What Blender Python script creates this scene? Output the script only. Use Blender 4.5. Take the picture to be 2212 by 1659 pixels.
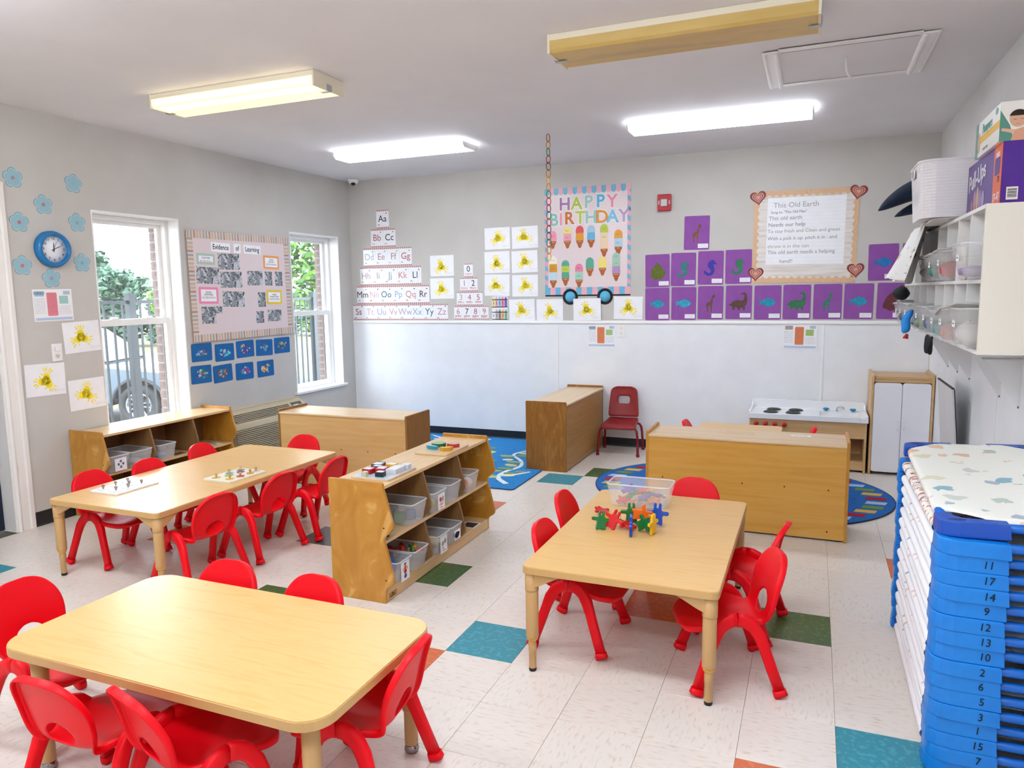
import bpy, bmesh, math, random
from mathutils import Vector, Matrix, Euler

for _o in list(bpy.data.objects):
    bpy.data.objects.remove(_o)
SC = bpy.context.scene
COL = SC.collection
PI = math.pi
R = math.radians

# ------------------------------------------------------------------ camera
_cd = bpy.data.cameras.new('camera')
_cd.sensor_fit = 'HORIZONTAL'
_cd.sensor_width = 36.0
_cd.lens = 36.0 * 1576.195 / 2212.0
_cd.clip_start = 0.05
_cd.clip_end = 300
CAM = bpy.data.objects.new('camera', _cd)
COL.objects.link(CAM)
_r = Vector((0.92478363, 0.38021698, -0.01450098))
_u = Vector((-0.03399348, 0.12051921, 0.9921288))
_w = Vector((-0.37897186, 0.91701154, -0.12437909))
CAM.matrix_world = Matrix(((_r.x, _u.x, -_w.x, 4.768), (_r.y, _u.y, -_w.y, -6.911), (_r.z, _u.z, -_w.z, 1.5125), (0, 0, 0, 1)))
SC.camera = CAM

# ------------------------------------------------------------------ world (bright overcast sky) and exposure
WD = bpy.data.worlds.new('overcast_sky')
SC.world = WD
WD.use_nodes = True
_bg = WD.node_tree.nodes['Background']
_bg.inputs[0].default_value = (0.80, 0.90, 1.0, 1)
_bg.inputs[1].default_value = 6.6
SC.view_settings.view_transform = 'Standard'
SC.view_settings.look = 'None'
SC.view_settings.gamma = 1.0
SC.view_settings.use_curve_mapping = False
SC.view_settings.exposure = 0.9
LIGHT_E = 10.0          # diffuser emission of the white ceiling fixtures
ROOM_X, ROOM_Y, ROOM_H = 5.674, -9.0, 2.74
# daylight portals in the two window openings (sampling guides for the sky only)
for _y, _z, _h in ((-2.77, 1.32, 1.62), (-0.62, 1.33, 1.6)):
    _ld = bpy.data.lights.new('daylight_portal', 'AREA')
    _ld.shape = 'RECTANGLE'; _ld.size = 0.78; _ld.size_y = _h
    _ld.cycles.is_portal = True
    _lo = bpy.data.objects.new('daylight_portal', _ld)
    COL.objects.link(_lo)
    _lo.location = (-0.13, _y, _z)
    _lo.rotation_euler = Vector((1, 0, 0)).to_track_quat('-Z', 'Z').to_euler()

# ------------------------------------------------------------------ helpers: colour and materials
def lin(c):
    return c / 12.92 if c <= 0.04045 else ((c + 0.055) / 1.055) ** 2.4
def H(s):
    return tuple(lin(int(s[i:i + 2], 16) / 255) for i in (0, 2, 4)) + (1,)
MATS = {}
def mat(name, col, rough=0.5, metal=0.0, spec=0.5, emit=None, estr=0, coat=0.0, alpha=None, trans=0.0):
    if name in MATS: return MATS[name]
    m = bpy.data.materials.new(name); m.use_nodes = True
    b = m.node_tree.nodes['Principled BSDF']
    c = H(col) if isinstance(col, str) else tuple(col)
    b.inputs['Base Color'].default_value = c
    b.inputs['Roughness'].default_value = rough
    b.inputs['Metallic'].default_value = metal
    b.inputs['Specular IOR Level'].default_value = spec
    b.inputs['Coat Weight'].default_value = coat
    b.inputs['Transmission Weight'].default_value = trans
    if emit:
        b.inputs['Emission Color'].default_value = H(emit); b.inputs['Emission Strength'].default_value = estr
    if alpha is not None: b.inputs['Alpha'].default_value = alpha
    m.diffuse_color = c
    MATS[name] = m
    return m
def _coords(nt, scale, space='Object', rot=None):
    tc = nt.nodes.new('ShaderNodeTexCoord'); mp = nt.nodes.new('ShaderNodeMapping')
    mp.inputs['Scale'].default_value = scale
    if rot: mp.inputs['Rotation'].default_value = rot
    nt.links.new(tc.outputs[space], mp.inputs[0])
    return mp.outputs[0]
def noisy(name, cols, scale=(8, 8, 8), rough=0.5, detail=4, nscale=1.0, distort=0.0, pos=None, bump=0.0, spec=0.5, coat=0.0, space='Object', rrange=None):
    """Principled with a noise-driven colour ramp (grain, mottling, wear)."""
    if name in MATS: return MATS[name]
    m = mat(name, cols[0], rough, spec=spec, coat=coat)
    nt = m.node_tree; b = nt.nodes['Principled BSDF']
    v = _coords(nt, scale, space)
    n = nt.nodes.new('ShaderNodeTexNoise'); n.inputs['Scale'].default_value = nscale
    n.inputs['Detail'].default_value = detail; n.inputs['Distortion'].default_value = distort
    nt.links.new(v, n.inputs['Vector'])
    rp = nt.nodes.new('ShaderNodeValToRGB')
    pos = pos or [0.3 + 0.4 * i / max(1, len(cols) - 1) for i in range(len(cols))]
    while len(rp.color_ramp.elements) < len(cols): rp.color_ramp.elements.new(0.5)
    for e, p, c in zip(rp.color_ramp.elements, pos, cols):
        e.position = p; e.color = H(c)
    nt.links.new(n.outputs['Fac'], rp.inputs[0])
    nt.links.new(rp.outputs[0], b.inputs['Base Color'])
    if bump:
        bp = nt.nodes.new('ShaderNodeBump'); bp.inputs['Strength'].default_value = bump; bp.inputs['Distance'].default_value = 0.002
        nt.links.new(n.outputs['Fac'], bp.inputs['Height']); nt.links.new(bp.outputs[0], b.inputs['Normal'])
    return m
def wood(name, c1, c2, c3, along='x', rough=0.35, coat=0.0, s=1.0):
    st = {'x': (1.6, 22, 22), 'y': (22, 1.6, 22), 'z': (22, 22, 1.6)}[along]
    return noisy(name, [c1, c2, c3], tuple(q * s for q in st), rough, 5, 1.0, 1.2, [0.3, 0.5, 0.72], 0.04, coat=coat)
def frosted(name, col, op=0.4, rough=0.25):
    """Translucent moulded plastic: part of the light passes straight through."""
    if name in MATS: return MATS[name]
    m = mat(name, col, rough)
    nt = m.node_tree; b = nt.nodes['Principled BSDF']; out = nt.nodes['Material Output']
    t = nt.nodes.new('ShaderNodeBsdfTransparent'); mx = nt.nodes.new('ShaderNodeMixShader')
    mx.inputs[0].default_value = op
    nt.links.new(t.outputs[0], mx.inputs[1]); nt.links.new(b.outputs[0], mx.inputs[2]); nt.links.new(mx.outputs[0], out.inputs[0])
    return m
def spots(name, base, cols, scale=9, size=0.33, rough=0.8, stretch=(1, 1, 1), rand=1.0):
    """Cloth print: small coloured motifs on a pale ground (Voronoi cells)."""
    if name in MATS: return MATS[name]
    m = mat(name, base, rough, spec=0.2)
    nt = m.node_tree; b = nt.nodes['Principled BSDF']
    v = _coords(nt, stretch)
    nz = nt.nodes.new('ShaderNodeTexNoise'); nz.inputs['Scale'].default_value = scale * 1.7; nz.inputs['Detail'].default_value = 3
    nt.links.new(v, nz.inputs['Vector'])
    ad = nt.nodes.new('ShaderNodeMixRGB'); ad.blend_type = 'ADD'; ad.inputs[0].default_value = 0.09
    nt.links.new(v, ad.inputs[1]); nt.links.new(nz.outputs['Color'], ad.inputs[2])
    vo = nt.nodes.new('ShaderNodeTexVoronoi'); vo.inputs['Scale'].default_value = scale; vo.inputs['Randomness'].default_value = rand
    nt.links.new(ad.outputs[0], vo.inputs['Vector'])
    lt = nt.nodes.new('ShaderNodeMath'); lt.operation = 'LESS_THAN'; lt.inputs[1].default_value = size
    nt.links.new(vo.outputs['Distance'], lt.inputs[0])
    rp = nt.nodes.new('ShaderNodeValToRGB'); rp.color_ramp.interpolation = 'CONSTANT'
    while len(rp.color_ramp.elements) < len(cols): rp.color_ramp.elements.new(0.5)
    for i, (e, c) in enumerate(zip(rp.color_ramp.elements, cols)):
        e.position = i / len(cols); e.color = H(c)
    sp = nt.nodes.new('ShaderNodeSeparateColor'); nt.links.new(vo.outputs['Color'], sp.inputs[0])
    nt.links.new(sp.outputs[0], rp.inputs[0])
    mx = nt.nodes.new('ShaderNodeMixRGB'); mx.inputs[1].default_value = H(base)
    nt.links.new(lt.outputs[0], mx.inputs[0]); nt.links.new(rp.outputs[0], mx.inputs[2])
    nt.links.new(mx.outputs[0], b.inputs['Base Color'])
    return m
def stripes(name, cols, freq, axis=0, rough=0.6, diag=0.0):
    """Repeating printed stripes across an object axis."""
    if name in MATS: return MATS[name]
    m = mat(name, cols[0], rough)
    nt = m.node_tree; b = nt.nodes['Principled BSDF']
    tc = nt.nodes.new('ShaderNodeTexCoord'); sp = nt.nodes.new('ShaderNodeSeparateXYZ')
    nt.links.new(tc.outputs['Object'], sp.inputs[0])
    ma = nt.nodes.new('ShaderNodeMath'); ma.operation = 'MULTIPLY_ADD'; ma.inputs[1].default_value = diag
    nt.links.new(sp.outputs[1 - axis], ma.inputs[0]); nt.links.new(sp.outputs[axis], ma.inputs[2])
    mu = nt.nodes.new('ShaderNodeMath'); mu.operation = 'MULTIPLY'; mu.inputs[1].default_value = freq
    nt.links.new(ma.outputs[0], mu.inputs[0])
    fr = nt.nodes.new('ShaderNodeMath'); fr.operation = 'FRACT'; nt.links.new(mu.outputs[0], fr.inputs[0])
    rp = nt.nodes.new('ShaderNodeValToRGB'); rp.color_ramp.interpolation = 'CONSTANT'
    while len(rp.color_ramp.elements) < len(cols): rp.color_ramp.elements.new(0.5)
    for i, (e, c) in enumerate(zip(rp.color_ramp.elements, cols)):
        e.position = i / len(cols); e.color = H(c)
    nt.links.new(fr.outputs[0], rp.inputs[0]); nt.links.new(rp.outputs[0], b.inputs['Base Color'])
    return m
_ci = {}
def flat(col, rough=0.6, spec=0.3):
    k = 'ink_%s_%d' % (col, rough * 100)
    return mat(k, col, rough, spec=spec)

# ------------------------------------------------------------------ helpers: meshes and objects
class MB:
    def __init__(s): s.v = []; s.f = []; s.m = []; s.s = []
    def add(s, vs, fs, mi=0, M=None, smooth=False):
        o = len(s.v)
        s.v += [tuple(M @ Vector(p)) if M else tuple(p) for p in vs]
        for f in fs:
            s.f.append(tuple(i + o for i in f)); s.m.append(mi); s.s.append(smooth)
        return s
    def box(s, x0, x1, y0, y1, z0, z1, mi=0, M=None):
        v = [(x, y, z) for z in (z0, z1) for y in (y0, y1) for x in (x0, x1)]
        return s.add(v, [(0, 2, 3, 1), (4, 5, 7, 6), (0, 1, 5, 4), (2, 6, 7, 3), (0, 4, 6, 2), (1, 3, 7, 5)], mi, M)
    def prism(s, pts, a, b, axis='z', mi=0, M=None, smooth=False):
        n = len(pts)
        ar = sum(pts[i][0] * pts[(i + 1) % n][1] - pts[(i + 1) % n][0] * pts[i][1] for i in range(n))
        if ar < 0: pts = pts[::-1]
        if axis == 'y': pts = pts[::-1]
        mk = {'z': lambda p, h: (p[0], p[1], h), 'x': lambda p, h: (h, p[0], p[1]), 'y': lambda p, h: (p[0], h, p[1])}[axis]
        v = [mk(p, a) for p in pts] + [mk(p, b) for p in pts]
        s.add(v, [tuple(range(n))[::-1], tuple(range(n, 2 * n))], mi, M)
        o = len(s.v) - 2 * n
        for i in range(n):
            j = (i + 1) % n
            s.f.append((o + i, o + j, o + n + j, o + n + i)); s.m.append(mi); s.s.append(smooth)
        return s
    def tube(s, pts, r, n=8, mi=0, closed=False, caps=True, M=None, smooth=True, flatn=None):
        """Sweep a circle (or ellipse: r=(a,b) with b along flatn) along pts; r may be a list per point."""
        P = [Vector(p) for p in pts]; k = len(P); rings = []; up = None
        for i, p in enumerate(P):
            if closed: t = P[(i + 1) % k] - P[i - 1]
            else: t = P[min(i + 1, k - 1)] - P[max(i - 1, 0)]
            t.normalize()
            if flatn is not None:
                b = Vector(flatn); b = (b - t * b.dot(t)).normalized(); a = b.cross(t)
            else:
                if up is None:
                    up = Vector((0, 0, 1)) if abs(t.z) < 0.9 else Vector((1, 0, 0))
                a = up.cross(t).normalized(); b = t.cross(a); up = b
            rr = r[i] if isinstance(r, list) else r
            ra, rb = rr if isinstance(rr, tuple) else (rr, rr)
            ring = []
            for q in range(n):
                th = 2 * PI * (q + 0.5) / n
                c, sn = math.cos(th), math.sin(th)
                if flatn is not None:   # superellipse -> rounded rectangle
                    e = 0.55; c = math.copysign(abs(c) ** e, c); sn = math.copysign(abs(sn) ** e, sn)
                ring.append(p + a * ra * c + b * rb * sn)
            rings.append(ring)
        v = [q for rg in rings for q in rg]; f = []
        for i in range(k if closed else k - 1):
            j = (i + 1) % k
            for q in range(n):
                w = (q + 1) % n
                f.append((i * n + q, i * n + w, j * n + w, j * n + q))
        s.add(v, f, mi, M, smooth)
        if caps and not closed:
            o = len(s.v) - len(v)
            s.f.append(tuple(o + q for q in range(n))[::-1]); s.m.append(mi); s.s.append(False)
            s.f.append(tuple(o + (k - 1) * n + q for q in range(n))); s.m.append(mi); s.s.append(False)
        return s
    def lathe(s, prof, n=16, mi=0, M=None, smooth=True):
        v = []; f = []; k = len(prof)
        for r_, z in prof:
            for q in range(n):
                th = 2 * PI * q / n
                v.append((r_ * math.cos(th), r_ * math.sin(th), z))
        for i in range(k - 1):
            for q in range(n):
                w = (q + 1) % n
                f.append((i * n + q, i * n + w, (i + 1) * n + w, (i + 1) * n + q))
        s.add(v, f, mi, M, smooth)
        o = len(s.v) - len(v)
        if prof[0][0] > 1e-5: s.f.append(tuple(o + q for q in range(n))[::-1]); s.m.append(mi); s.s.append(False)
        if prof[-1][0] > 1e-5: s.f.append(tuple(o + (k - 1) * n + q for q in range(n))); s.m.append(mi); s.s.append(False)
        return s
    def ell(s, c, r, n=12, k=8, mi=0, M=None):
        prof = [(max(1e-6, math.sin(PI * i / k)), -math.cos(PI * i / k)) for i in range(k + 1)]
        T = Matrix.Translation(c) @ Matrix.Diagonal((r[0], r[1], r[2], 1))
        return s.lathe(prof, n, mi, (M @ T) if M else T)
    def grid(s, rows, mi=0, M=None, smooth=True, closed=False):
        k = len(rows[0]); v = [p for rw in rows for p in rw]; f = []
        for i in range(len(rows) - 1):
            for j in range(k if closed else k - 1):
                w = (j + 1) % k
                f.append((i * k + j, i * k + w, (i + 1) * k + w, (i + 1) * k + j))
        return s.add(v, f, mi, M, smooth)
    def mesh(s, name, mats):
        me = bpy.data.meshes.new(name)
        me.from_pydata(s.v, [], s.f)
        for m in (mats if isinstance(mats, (list, tuple)) else [mats]): me.materials.append(m)
        me.polygons.foreach_set('material_index', s.m)
        me.polygons.foreach_set('use_smooth', s.s)
        me.update()
        return me
    def build(s, name, mats, parent=None, loc=None, rot=None, bevel=0, seg=2, subsurf=0, solid=0, soff=0.0):
        return obj(name, s.mesh(name, mats), parent, loc, rot, bevel, seg, subsurf, solid, soff)
def obj(name, me, parent=None, loc=None, rot=None, bevel=0, seg=2, subsurf=0, solid=0, soff=0.0):
    o = bpy.data.objects.new(name, me); COL.objects.link(o)
    if parent is not None: o.parent = parent
    if loc is not None: o.location = loc
    if rot is not None: o.rotation_euler = rot
    if solid:
        md = o.modifiers.new('thick', 'SOLIDIFY'); md.thickness = solid; md.offset = soff
    if bevel:
        md = o.modifiers.new('bevel', 'BEVEL'); md.width = bevel; md.segments = seg; md.limit_method = 'ANGLE'; md.angle_limit = R(35)
    if subsurf:
        md = o.modifiers.new('sub', 'SUBSURF'); md.levels = subsurf; md.render_levels = subsurf
    return o
def bake(o):
    """Evaluated mesh of o as new shared data; removes o."""
    dg = bpy.context.evaluated_depsgraph_get()
    me = bpy.data.meshes.new_from_object(o.evaluated_get(dg))
    bpy.data.objects.remove(o)
    return me
def tag(o, label=None, cat=None, group=None, kind=None):
    if label: o['label'] = label
    if cat: o['category'] = cat
    if group: o['group'] = group
    if kind: o['kind'] = kind
    return o
def thing(name, label, cat, loc=(0, 0, 0), rz=0.0, group=None, mtx=None):
    o = bpy.data.objects.new(name, None); COL.objects.link(o)
    o.empty_display_size = 0.05
    if mtx is not None: o.matrix_world = mtx
    else:
        o.location = loc; o.rotation_euler = (0, 0, rz)
    return tag(o, label, cat, group)
def struct(name):
    o = bpy.data.objects.new(name, None); COL.objects.link(o); o['kind'] = 'structure'
    return o
def dup(root, label, group=None, loc=None, rz=None):
    r_ = root.copy(); COL.objects.link(r_)
    if loc is not None: r_.location = loc
    if rz is not None: r_.rotation_euler = (0, 0, rz)
    tag(r_, label, None, group)
    for ch in root.children:
        c = ch.copy(); COL.objects.link(c); c.parent = r_
        for g in ch.children:
            d = g.copy(); COL.objects.link(d); d.parent = c
    return r_
def arc(cx, cy, rx, ry, a0, a1, n):
    return [(cx + rx * math.cos(R(a0 + (a1 - a0) * i / n)), cy + ry * math.sin(R(a0 + (a1 - a0) * i / n))) for i in range(n + 1)]
def rrect(x0, x1, y0, y1, r, n=4):
    return arc(x1 - r, y1 - r, r, r, 0, 90, n) + arc(x0 + r, y1 - r, r, r, 90, 180, n) + arc(x0 + r, y0 + r, r, r, 180, 270, n) + arc(x1 - r, y0 + r, r, r, 270, 360, n)
_tx = {}
def text_mesh(body, size, m, align='CENTER', shear=0.0, ext=0.0002, bold=0.0):
    k = (body, size, m.name, align, shear, bold)
    if k in _tx: return _tx[k]
    cu = bpy.data.curves.new('lettering', 'FONT'); cu.body = body; cu.size = size; cu.align_x = align; cu.align_y = 'CENTER'
    cu.extrude = ext; cu.resolution_u = 3; cu.shear = shear; cu.offset = bold
    o = bpy.data.objects.new('lettering', cu); COL.objects.link(o)
    me = bpy.data.meshes.new_from_object(o.evaluated_get(bpy.context.evaluated_depsgraph_get()))
    bpy.data.objects.remove(o); bpy.data.curves.remove(cu)
    me.materials.clear(); me.materials.append(m)
    _tx[k] = me
    return me
def text(body, size, m, parent, x=0, y=0, z=0.0016, name='lettering', align='CENTER', rot=0.0, shear=0.0, bold=0.0, sx=1.0):
    o = obj(name, text_mesh(body, size, m, align, shear, bold=bold), parent, (x, y, z), (0, 0, rot))
    if sx != 1.0: o.scale = (sx, 1, 1)
    return o
def on_back(x, z, rot=0.0, off=0.0015):      # frame: local x right, y up, z out of the back wall
    return Matrix.Translation((x, -off, z)) @ Matrix.Rotation(PI / 2, 4, 'X') @ Matrix.Rotation(rot, 4, 'Z')
def on_left(y, z, rot=0.0, off=0.0015):
    return Matrix.Translation((off, y, z)) @ Matrix.Rotation(PI / 2, 4, 'Z') @ Matrix.Rotation(PI / 2, 4, 'X') @ Matrix.Rotation(rot, 4, 'Z')
def plate(w, h, t=0.0006, z=0.0, r=0.0, cx=0, cy=0):
    b = MB()
    if r: b.prism(rrect(cx - w / 2, cx + w / 2, cy - h / 2, cy + h / 2, r, 3), z, z + t)
    else: b.box(cx - w / 2, cx + w / 2, cy - h / 2, cy + h / 2, z, z + t)
    return b
# ------------------------------------------------------------------ shared materials
M_WALL = noisy('greige_wall_paint', ['c7c3bc', 'cdc9c3'], (3, 3, 3), 0.75, 3, 1.0)
M_WALLR = noisy('pale_wall_paint', ['dad8d6', 'dfdddb'], (3, 3, 3), 0.75, 3, 1.0)
M_CEIL = noisy('ceiling_paint', ['e5e3e4', 'eae8e9'], (2, 2, 2), 0.85, 3, 1.0)
M_PANEL = noisy('white_wall_panel', ['eceef0', 'f2f3f5'], (5, 5, 5), 0.35, 3, 1.0)
M_TRIM = mat('white_trim', 'f4f3f1', 0.4)
M_CASING = noisy('worn_white_casing', ['f0ede8', 'efeae2', 'b9a78f'], (26, 26, 4), 0.5, 6, 1.0, 0.4, [0.3, 0.66, 0.78])
M_BLACK = noisy('black_cove_base', ['15171a', '23262b'], (9, 9, 9), 0.4)
M_GLASS = frosted('window_glass', 'ffffff', 0.05, 0.02)
M_BRICK = noisy('brown_brick', ['65544f', '74625c', '5a4945'], (14, 14, 14), 0.85, 5, 1.0, 0.3)
M_DOOR = mat('navy_door_paint', '14213a', 0.35)
M_STEEL = mat('steel', 'b4b5b4', 0.3, 1.0)
M_GRIT = mat('floor_underlay', '5d564a', 0.9)

def world_noise(name, base, fleck, dark, sc, rough=0.32):
    """Vinyl composition tile: mottled ground with elongated flecks, in world space."""
    if name in MATS: return MATS[name]
    m = mat(name, base, rough, spec=0.5)
    nt = m.node_tree; b = nt.nodes['Principled BSDF']
    g = nt.nodes.new('ShaderNodeNewGeometry'); mp = nt.nodes.new('ShaderNodeMapping')
    mp.inputs['Scale'].default_value = sc
    nt.links.new(g.outputs['Position'], mp.inputs[0])
    n = nt.nodes.new('ShaderNodeTexNoise'); n.inputs['Scale'].default_value = 1.0; n.inputs['Detail'].default_value = 5
    nt.links.new(mp.outputs[0], n.inputs['Vector'])
    rp = nt.nodes.new('ShaderNodeValToRGB')
    for c, p in ((base, 0.38), (base, 0.52), (fleck, 0.63), (dark, 0.78)):
        e = rp.color_ramp.elements.new(p); e.color = H(c)
    rp.color_ramp.elements.remove(rp.color_ramp.elements[0]); rp.color_ramp.elements.remove(rp.color_ramp.elements[-1])
    nt.links.new(n.outputs['Fac'], rp.inputs[0]); nt.links.new(rp.outputs[0], b.inputs['Base Color'])
    return m
M_TX = world_noise('cream_vinyl_tile_lengthwise', 'e3dad0', 'dccfc0', 'c6b295', (22, 95, 1))
M_TY = world_noise('cream_vinyl_tile_crosswise', 'e4dcd2', 'ddd1c3', 'c8b599', (85, 26, 1))
M_TEAL = world_noise('teal_vinyl_tile', '2b8a9c', '4aa3b2', '1f6f80', (45, 45, 1))
M_GREEN = world_noise('green_vinyl_tile', '3c5e33', '537a45', '2c4726', (45, 45, 1))
M_ORANGE = world_noise('orange_vinyl_tile', 'c9602a', 'd97a42', 'a8481c', (45, 45, 1))
M_SLATE = world_noise('slate_vinyl_tile', '4f6269', '647981', '3b4b52', (45, 45, 1))

# ------------------------------------------------------------------ floor with its tiles
T = 0.3048
GX, GY = 3.362, -4.298
floor = tag(MB().box(-0.2, ROOM_X + 0.1, ROOM_Y, 0.12, -0.12, -0.0035).build('floor', M_GRIT), kind='structure')
_special = {(0, 0): M_TEAL, (-1, -1): M_ORANGE, (-2, 9): M_TEAL, (-1, 10): M_GREEN, (-2, 2): M_GREEN, (4, 2): M_GREEN, (2, 2): M_ORANGE,
            (5, -1): M_TEAL, (4, -2): M_ORANGE, (6, 5): M_ORANGE, (-10, -1): M_TEAL, (-5, 3): M_SLATE, (-3, 6): M_ORANGE, (-4, 0): M_GREEN, (-8, 2): M_ORANGE}
_tm = {}
def _tile_mesh(w, h, m):
    k = (round(w, 3), round(h, 3), m.name)
    if k not in _tm:
        g = 0.0005; e = 0.0008
        x, y = w / 2 - g, h / 2 - g
        v = [(-x, -y, -0.0035), (x, -y, -0.0035), (x, y, -0.0035), (-x, y, -0.0035), (-x, -y, -e), (x, -y, -e), (x, y, -e), (-x, y, -e),
             (-x + e, -y + e, 0), (x - e, -y + e, 0), (x - e, y - e, 0), (-x + e, y - e, 0)]
        f = [(8, 9, 10, 11)] + [(i, (i + 1) % 4, 4 + (i + 1) % 4, 4 + i) for i in range(4)] + [(4 + i, 4 + (i + 1) % 4, 8 + (i + 1) % 4, 8 + i) for i in range(4)]
        _tm[k] = MB().add(v, f).mesh('floor_tile', m)
    return _tm[k]
_cand = []
_ci3 = CAM.matrix_world.inverted()
for i in range(-12, 8):
    for j in range(-16, 15):
        x0, x1 = max(0.0, GX + i * T), min(ROOM_X, GX + (i + 1) * T)
        y0, y1 = max(ROOM_Y, GY + j * T), min(0.0, GY + (j + 1) * T)
        if x1 - x0 < 0.012 or y1 - y0 < 0.012: continue
        inside = False
        for px in (x0, x1):
            for py in (y0, y1):
                q = _ci3 @ Vector((px, py, 0))
                if q.z < -0.2 and abs(q.x / -q.z * 1576.2) < 1150 and abs(q.y / -q.z * 1576.2) < 870: inside = True
        _cand.append((not inside, (Vector(((x0 + x1) / 2, (y0 + y1) / 2, 0)) - CAM.location).length, i, j, x0, x1, y0, y1))
_cand.sort()
_rest = MB()
for n_, (hid, d_, i, j, x0, x1, y0, y1) in enumerate(_cand):
    m = _special.get((i, j)) or (M_TX if (i + j) % 2 else M_TY)
    if (not hid and n_ < 300):
        obj('floor_tile', _tile_mesh(x1 - x0, y1 - y0, m), floor, ((x0 + x1) / 2, (y0 + y1) / 2, 0))
    else:
        _rest.box(x0 + 0.0006, x1 - 0.0006, y0 + 0.0006, y1 - 0.0006, -0.0035, 0, (i + j) % 2)
tag(_rest.build('floor_tile_field', [M_TY, M_TX], floor), kind='stuff')

# ------------------------------------------------------------------ ceiling and walls
ceiling = tag(MB().box(-0.24, ROOM_X + 0.1, ROOM_Y, 0.12, ROOM_H, ROOM_H + 0.1).build('ceiling', M_CEIL), kind='structure')
wall_back = tag(MB().box(-0.24, ROOM_X + 0.1, 0, 0.12, -0.1, ROOM_H).build('wall_back', M_WALL), kind='structure')
for x0, x1 in ((0.012, 2.402), (2.418, 4.842), (4.858, 5.668)):
    MB().box(x0, x1, -0.004, -0.0002, 0.085, 1.196).build('wall_panel', M_PANEL, wall_back)
for x in (2.41, 4.85):
    MB().box(x - 0.011, x + 0.011, -0.008, -0.0002, 0.085, 1.196).build('seam_strip', M_TRIM, wall_back, bevel=0.002)
MB().box(0.002, 0.016, -0.006, -0.0002, 0.085, 1.196).build('seam_strip', M_TRIM, wall_back)
tag(MB().prism([(-0.0002, 1.196), (-0.012, 1.198), (-0.016, 1.208), (-0.012, 1.22), (-0.006, 1.228), (-0.0002, 1.23)], 0.003, ROOM_X - 0.003, 'x').build('trim_1', M_TRIM), kind='structure')
tag(MB().prism([(-0.0002, 0.001), (-0.012, 0.001), (-0.006, 0.016), (-0.0055, 0.083), (-0.0002, 0.086)], 0.003, ROOM_X - 0.003, 'x').build('baseboard_back', M_BLACK), kind='structure')

W1 = (-3.155, -2.375, 0.50, 2.14)
W2 = (-1.022, -0.222, 0.53, 2.135)
D1 = (-4.80, -3.868, 0.0, 2.16)
_w = MB()
def _wl(y0, y1, z0, z1): _w.box(-0.22, 0, y0, y1, z0, z1)
_wl(ROOM_Y, D1[0], -0.1, ROOM_H); _wl(D1[0], D1[1], D1[3], ROOM_H); _wl(D1[1], W1[0], -0.1, ROOM_H)
for W in (W1, W2):
    _wl(W[0], W[1], -0.1, W[2]); _wl(W[0], W[1], W[3], ROOM_H)
_wl(W1[1], W2[0], -0.1, ROOM_H); _wl(W2[1], 0.0, -0.1, ROOM_H)
wall_left = tag(_w.build('wall_left', M_WALL), kind='structure')
# brick returns outside the right-hand jambs
_bm = MB().box(-0.03, 0.03, -0.05, 0.05, -0.0325, 0.0325).mesh('brick', M_BRICK)
_mortar = mat('mortar', '8f8883', 0.9)
for W in (W1, W2):
    z = W[2] - 0.02; k = 0
    MB().box(-0.288, -0.226, W[1] - 0.036, W[1] + 0.05, W[2] - 0.1, W[3] + 0.05).build('mortar_bed', _mortar, wall_left)
    while z < W[3] + 0.03:
        obj('brick', _bm, wall_left, (-0.262 + random.Random(k).uniform(-.002, .002), W[1] + 0.01, z)); z += 0.076; k += 1
    MB().box(-0.36, -0.222, W[0] - 0.05, W[0] + 0.034, W[2] - 0.1, W[3] + 0.05).build('brick_return', M_BRICK, wall_left)
    MB().box(-0.36, -0.222, W[0] + 0.034, W[1] - 0.036, W[3] + 0.0, W[3] + 0.2).build('brick_lintel', M_BRICK, wall_left)
    MB().box(-0.40, -0.222, W[0] + 0.034, W[1] - 0.036, W[2] - 0.12, W[2] - 0.03).build('brick_sill', M_BRICK, wall_left)
wall_right = tag(MB().box(ROOM_X, ROOM_X + 0.1, ROOM_Y, 0, -0.1, ROOM_H).build('wall_right', M_WALLR), kind='structure')
for y0, y1 in ((-2.45, -0.008), (-4.88, -2.462), (-7.3, -4.892)):
    MB().box(ROOM_X - 0.004, ROOM_X - 0.0002, y0, y1, 0.086, 1.21).build('wall_panel', M_PANEL, wall_right)
MB().box(ROOM_X - 0.007, ROOM_X - 0.0002, -0.008, -0.002, 0.086, 1.21).build('seam_strip', mat('tan_caulk', 'b59f84', 0.7), wall_right)
tag(MB().box(ROOM_X - 0.006, ROOM_X - 0.0002, -8.99, -0.02, 0.001, 0.085).build('baseboard_right', M_BLACK), kind='structure')
tag(MB().box(-0.24, ROOM_X + 0.1, ROOM_Y - 0.1, ROOM_Y, -0.1, ROOM_H).build('wall_front', M_WALLR), kind='structure')
tag(MB().prism([(0.0002, 0.001), (0.012, 0.001), (0.006, 0.016), (0.0055, 0.095), (0.0002, 0.098)], -3.762, -0.02, 'y').build('baseboard_left', M_BLACK), kind='structure')

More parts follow.
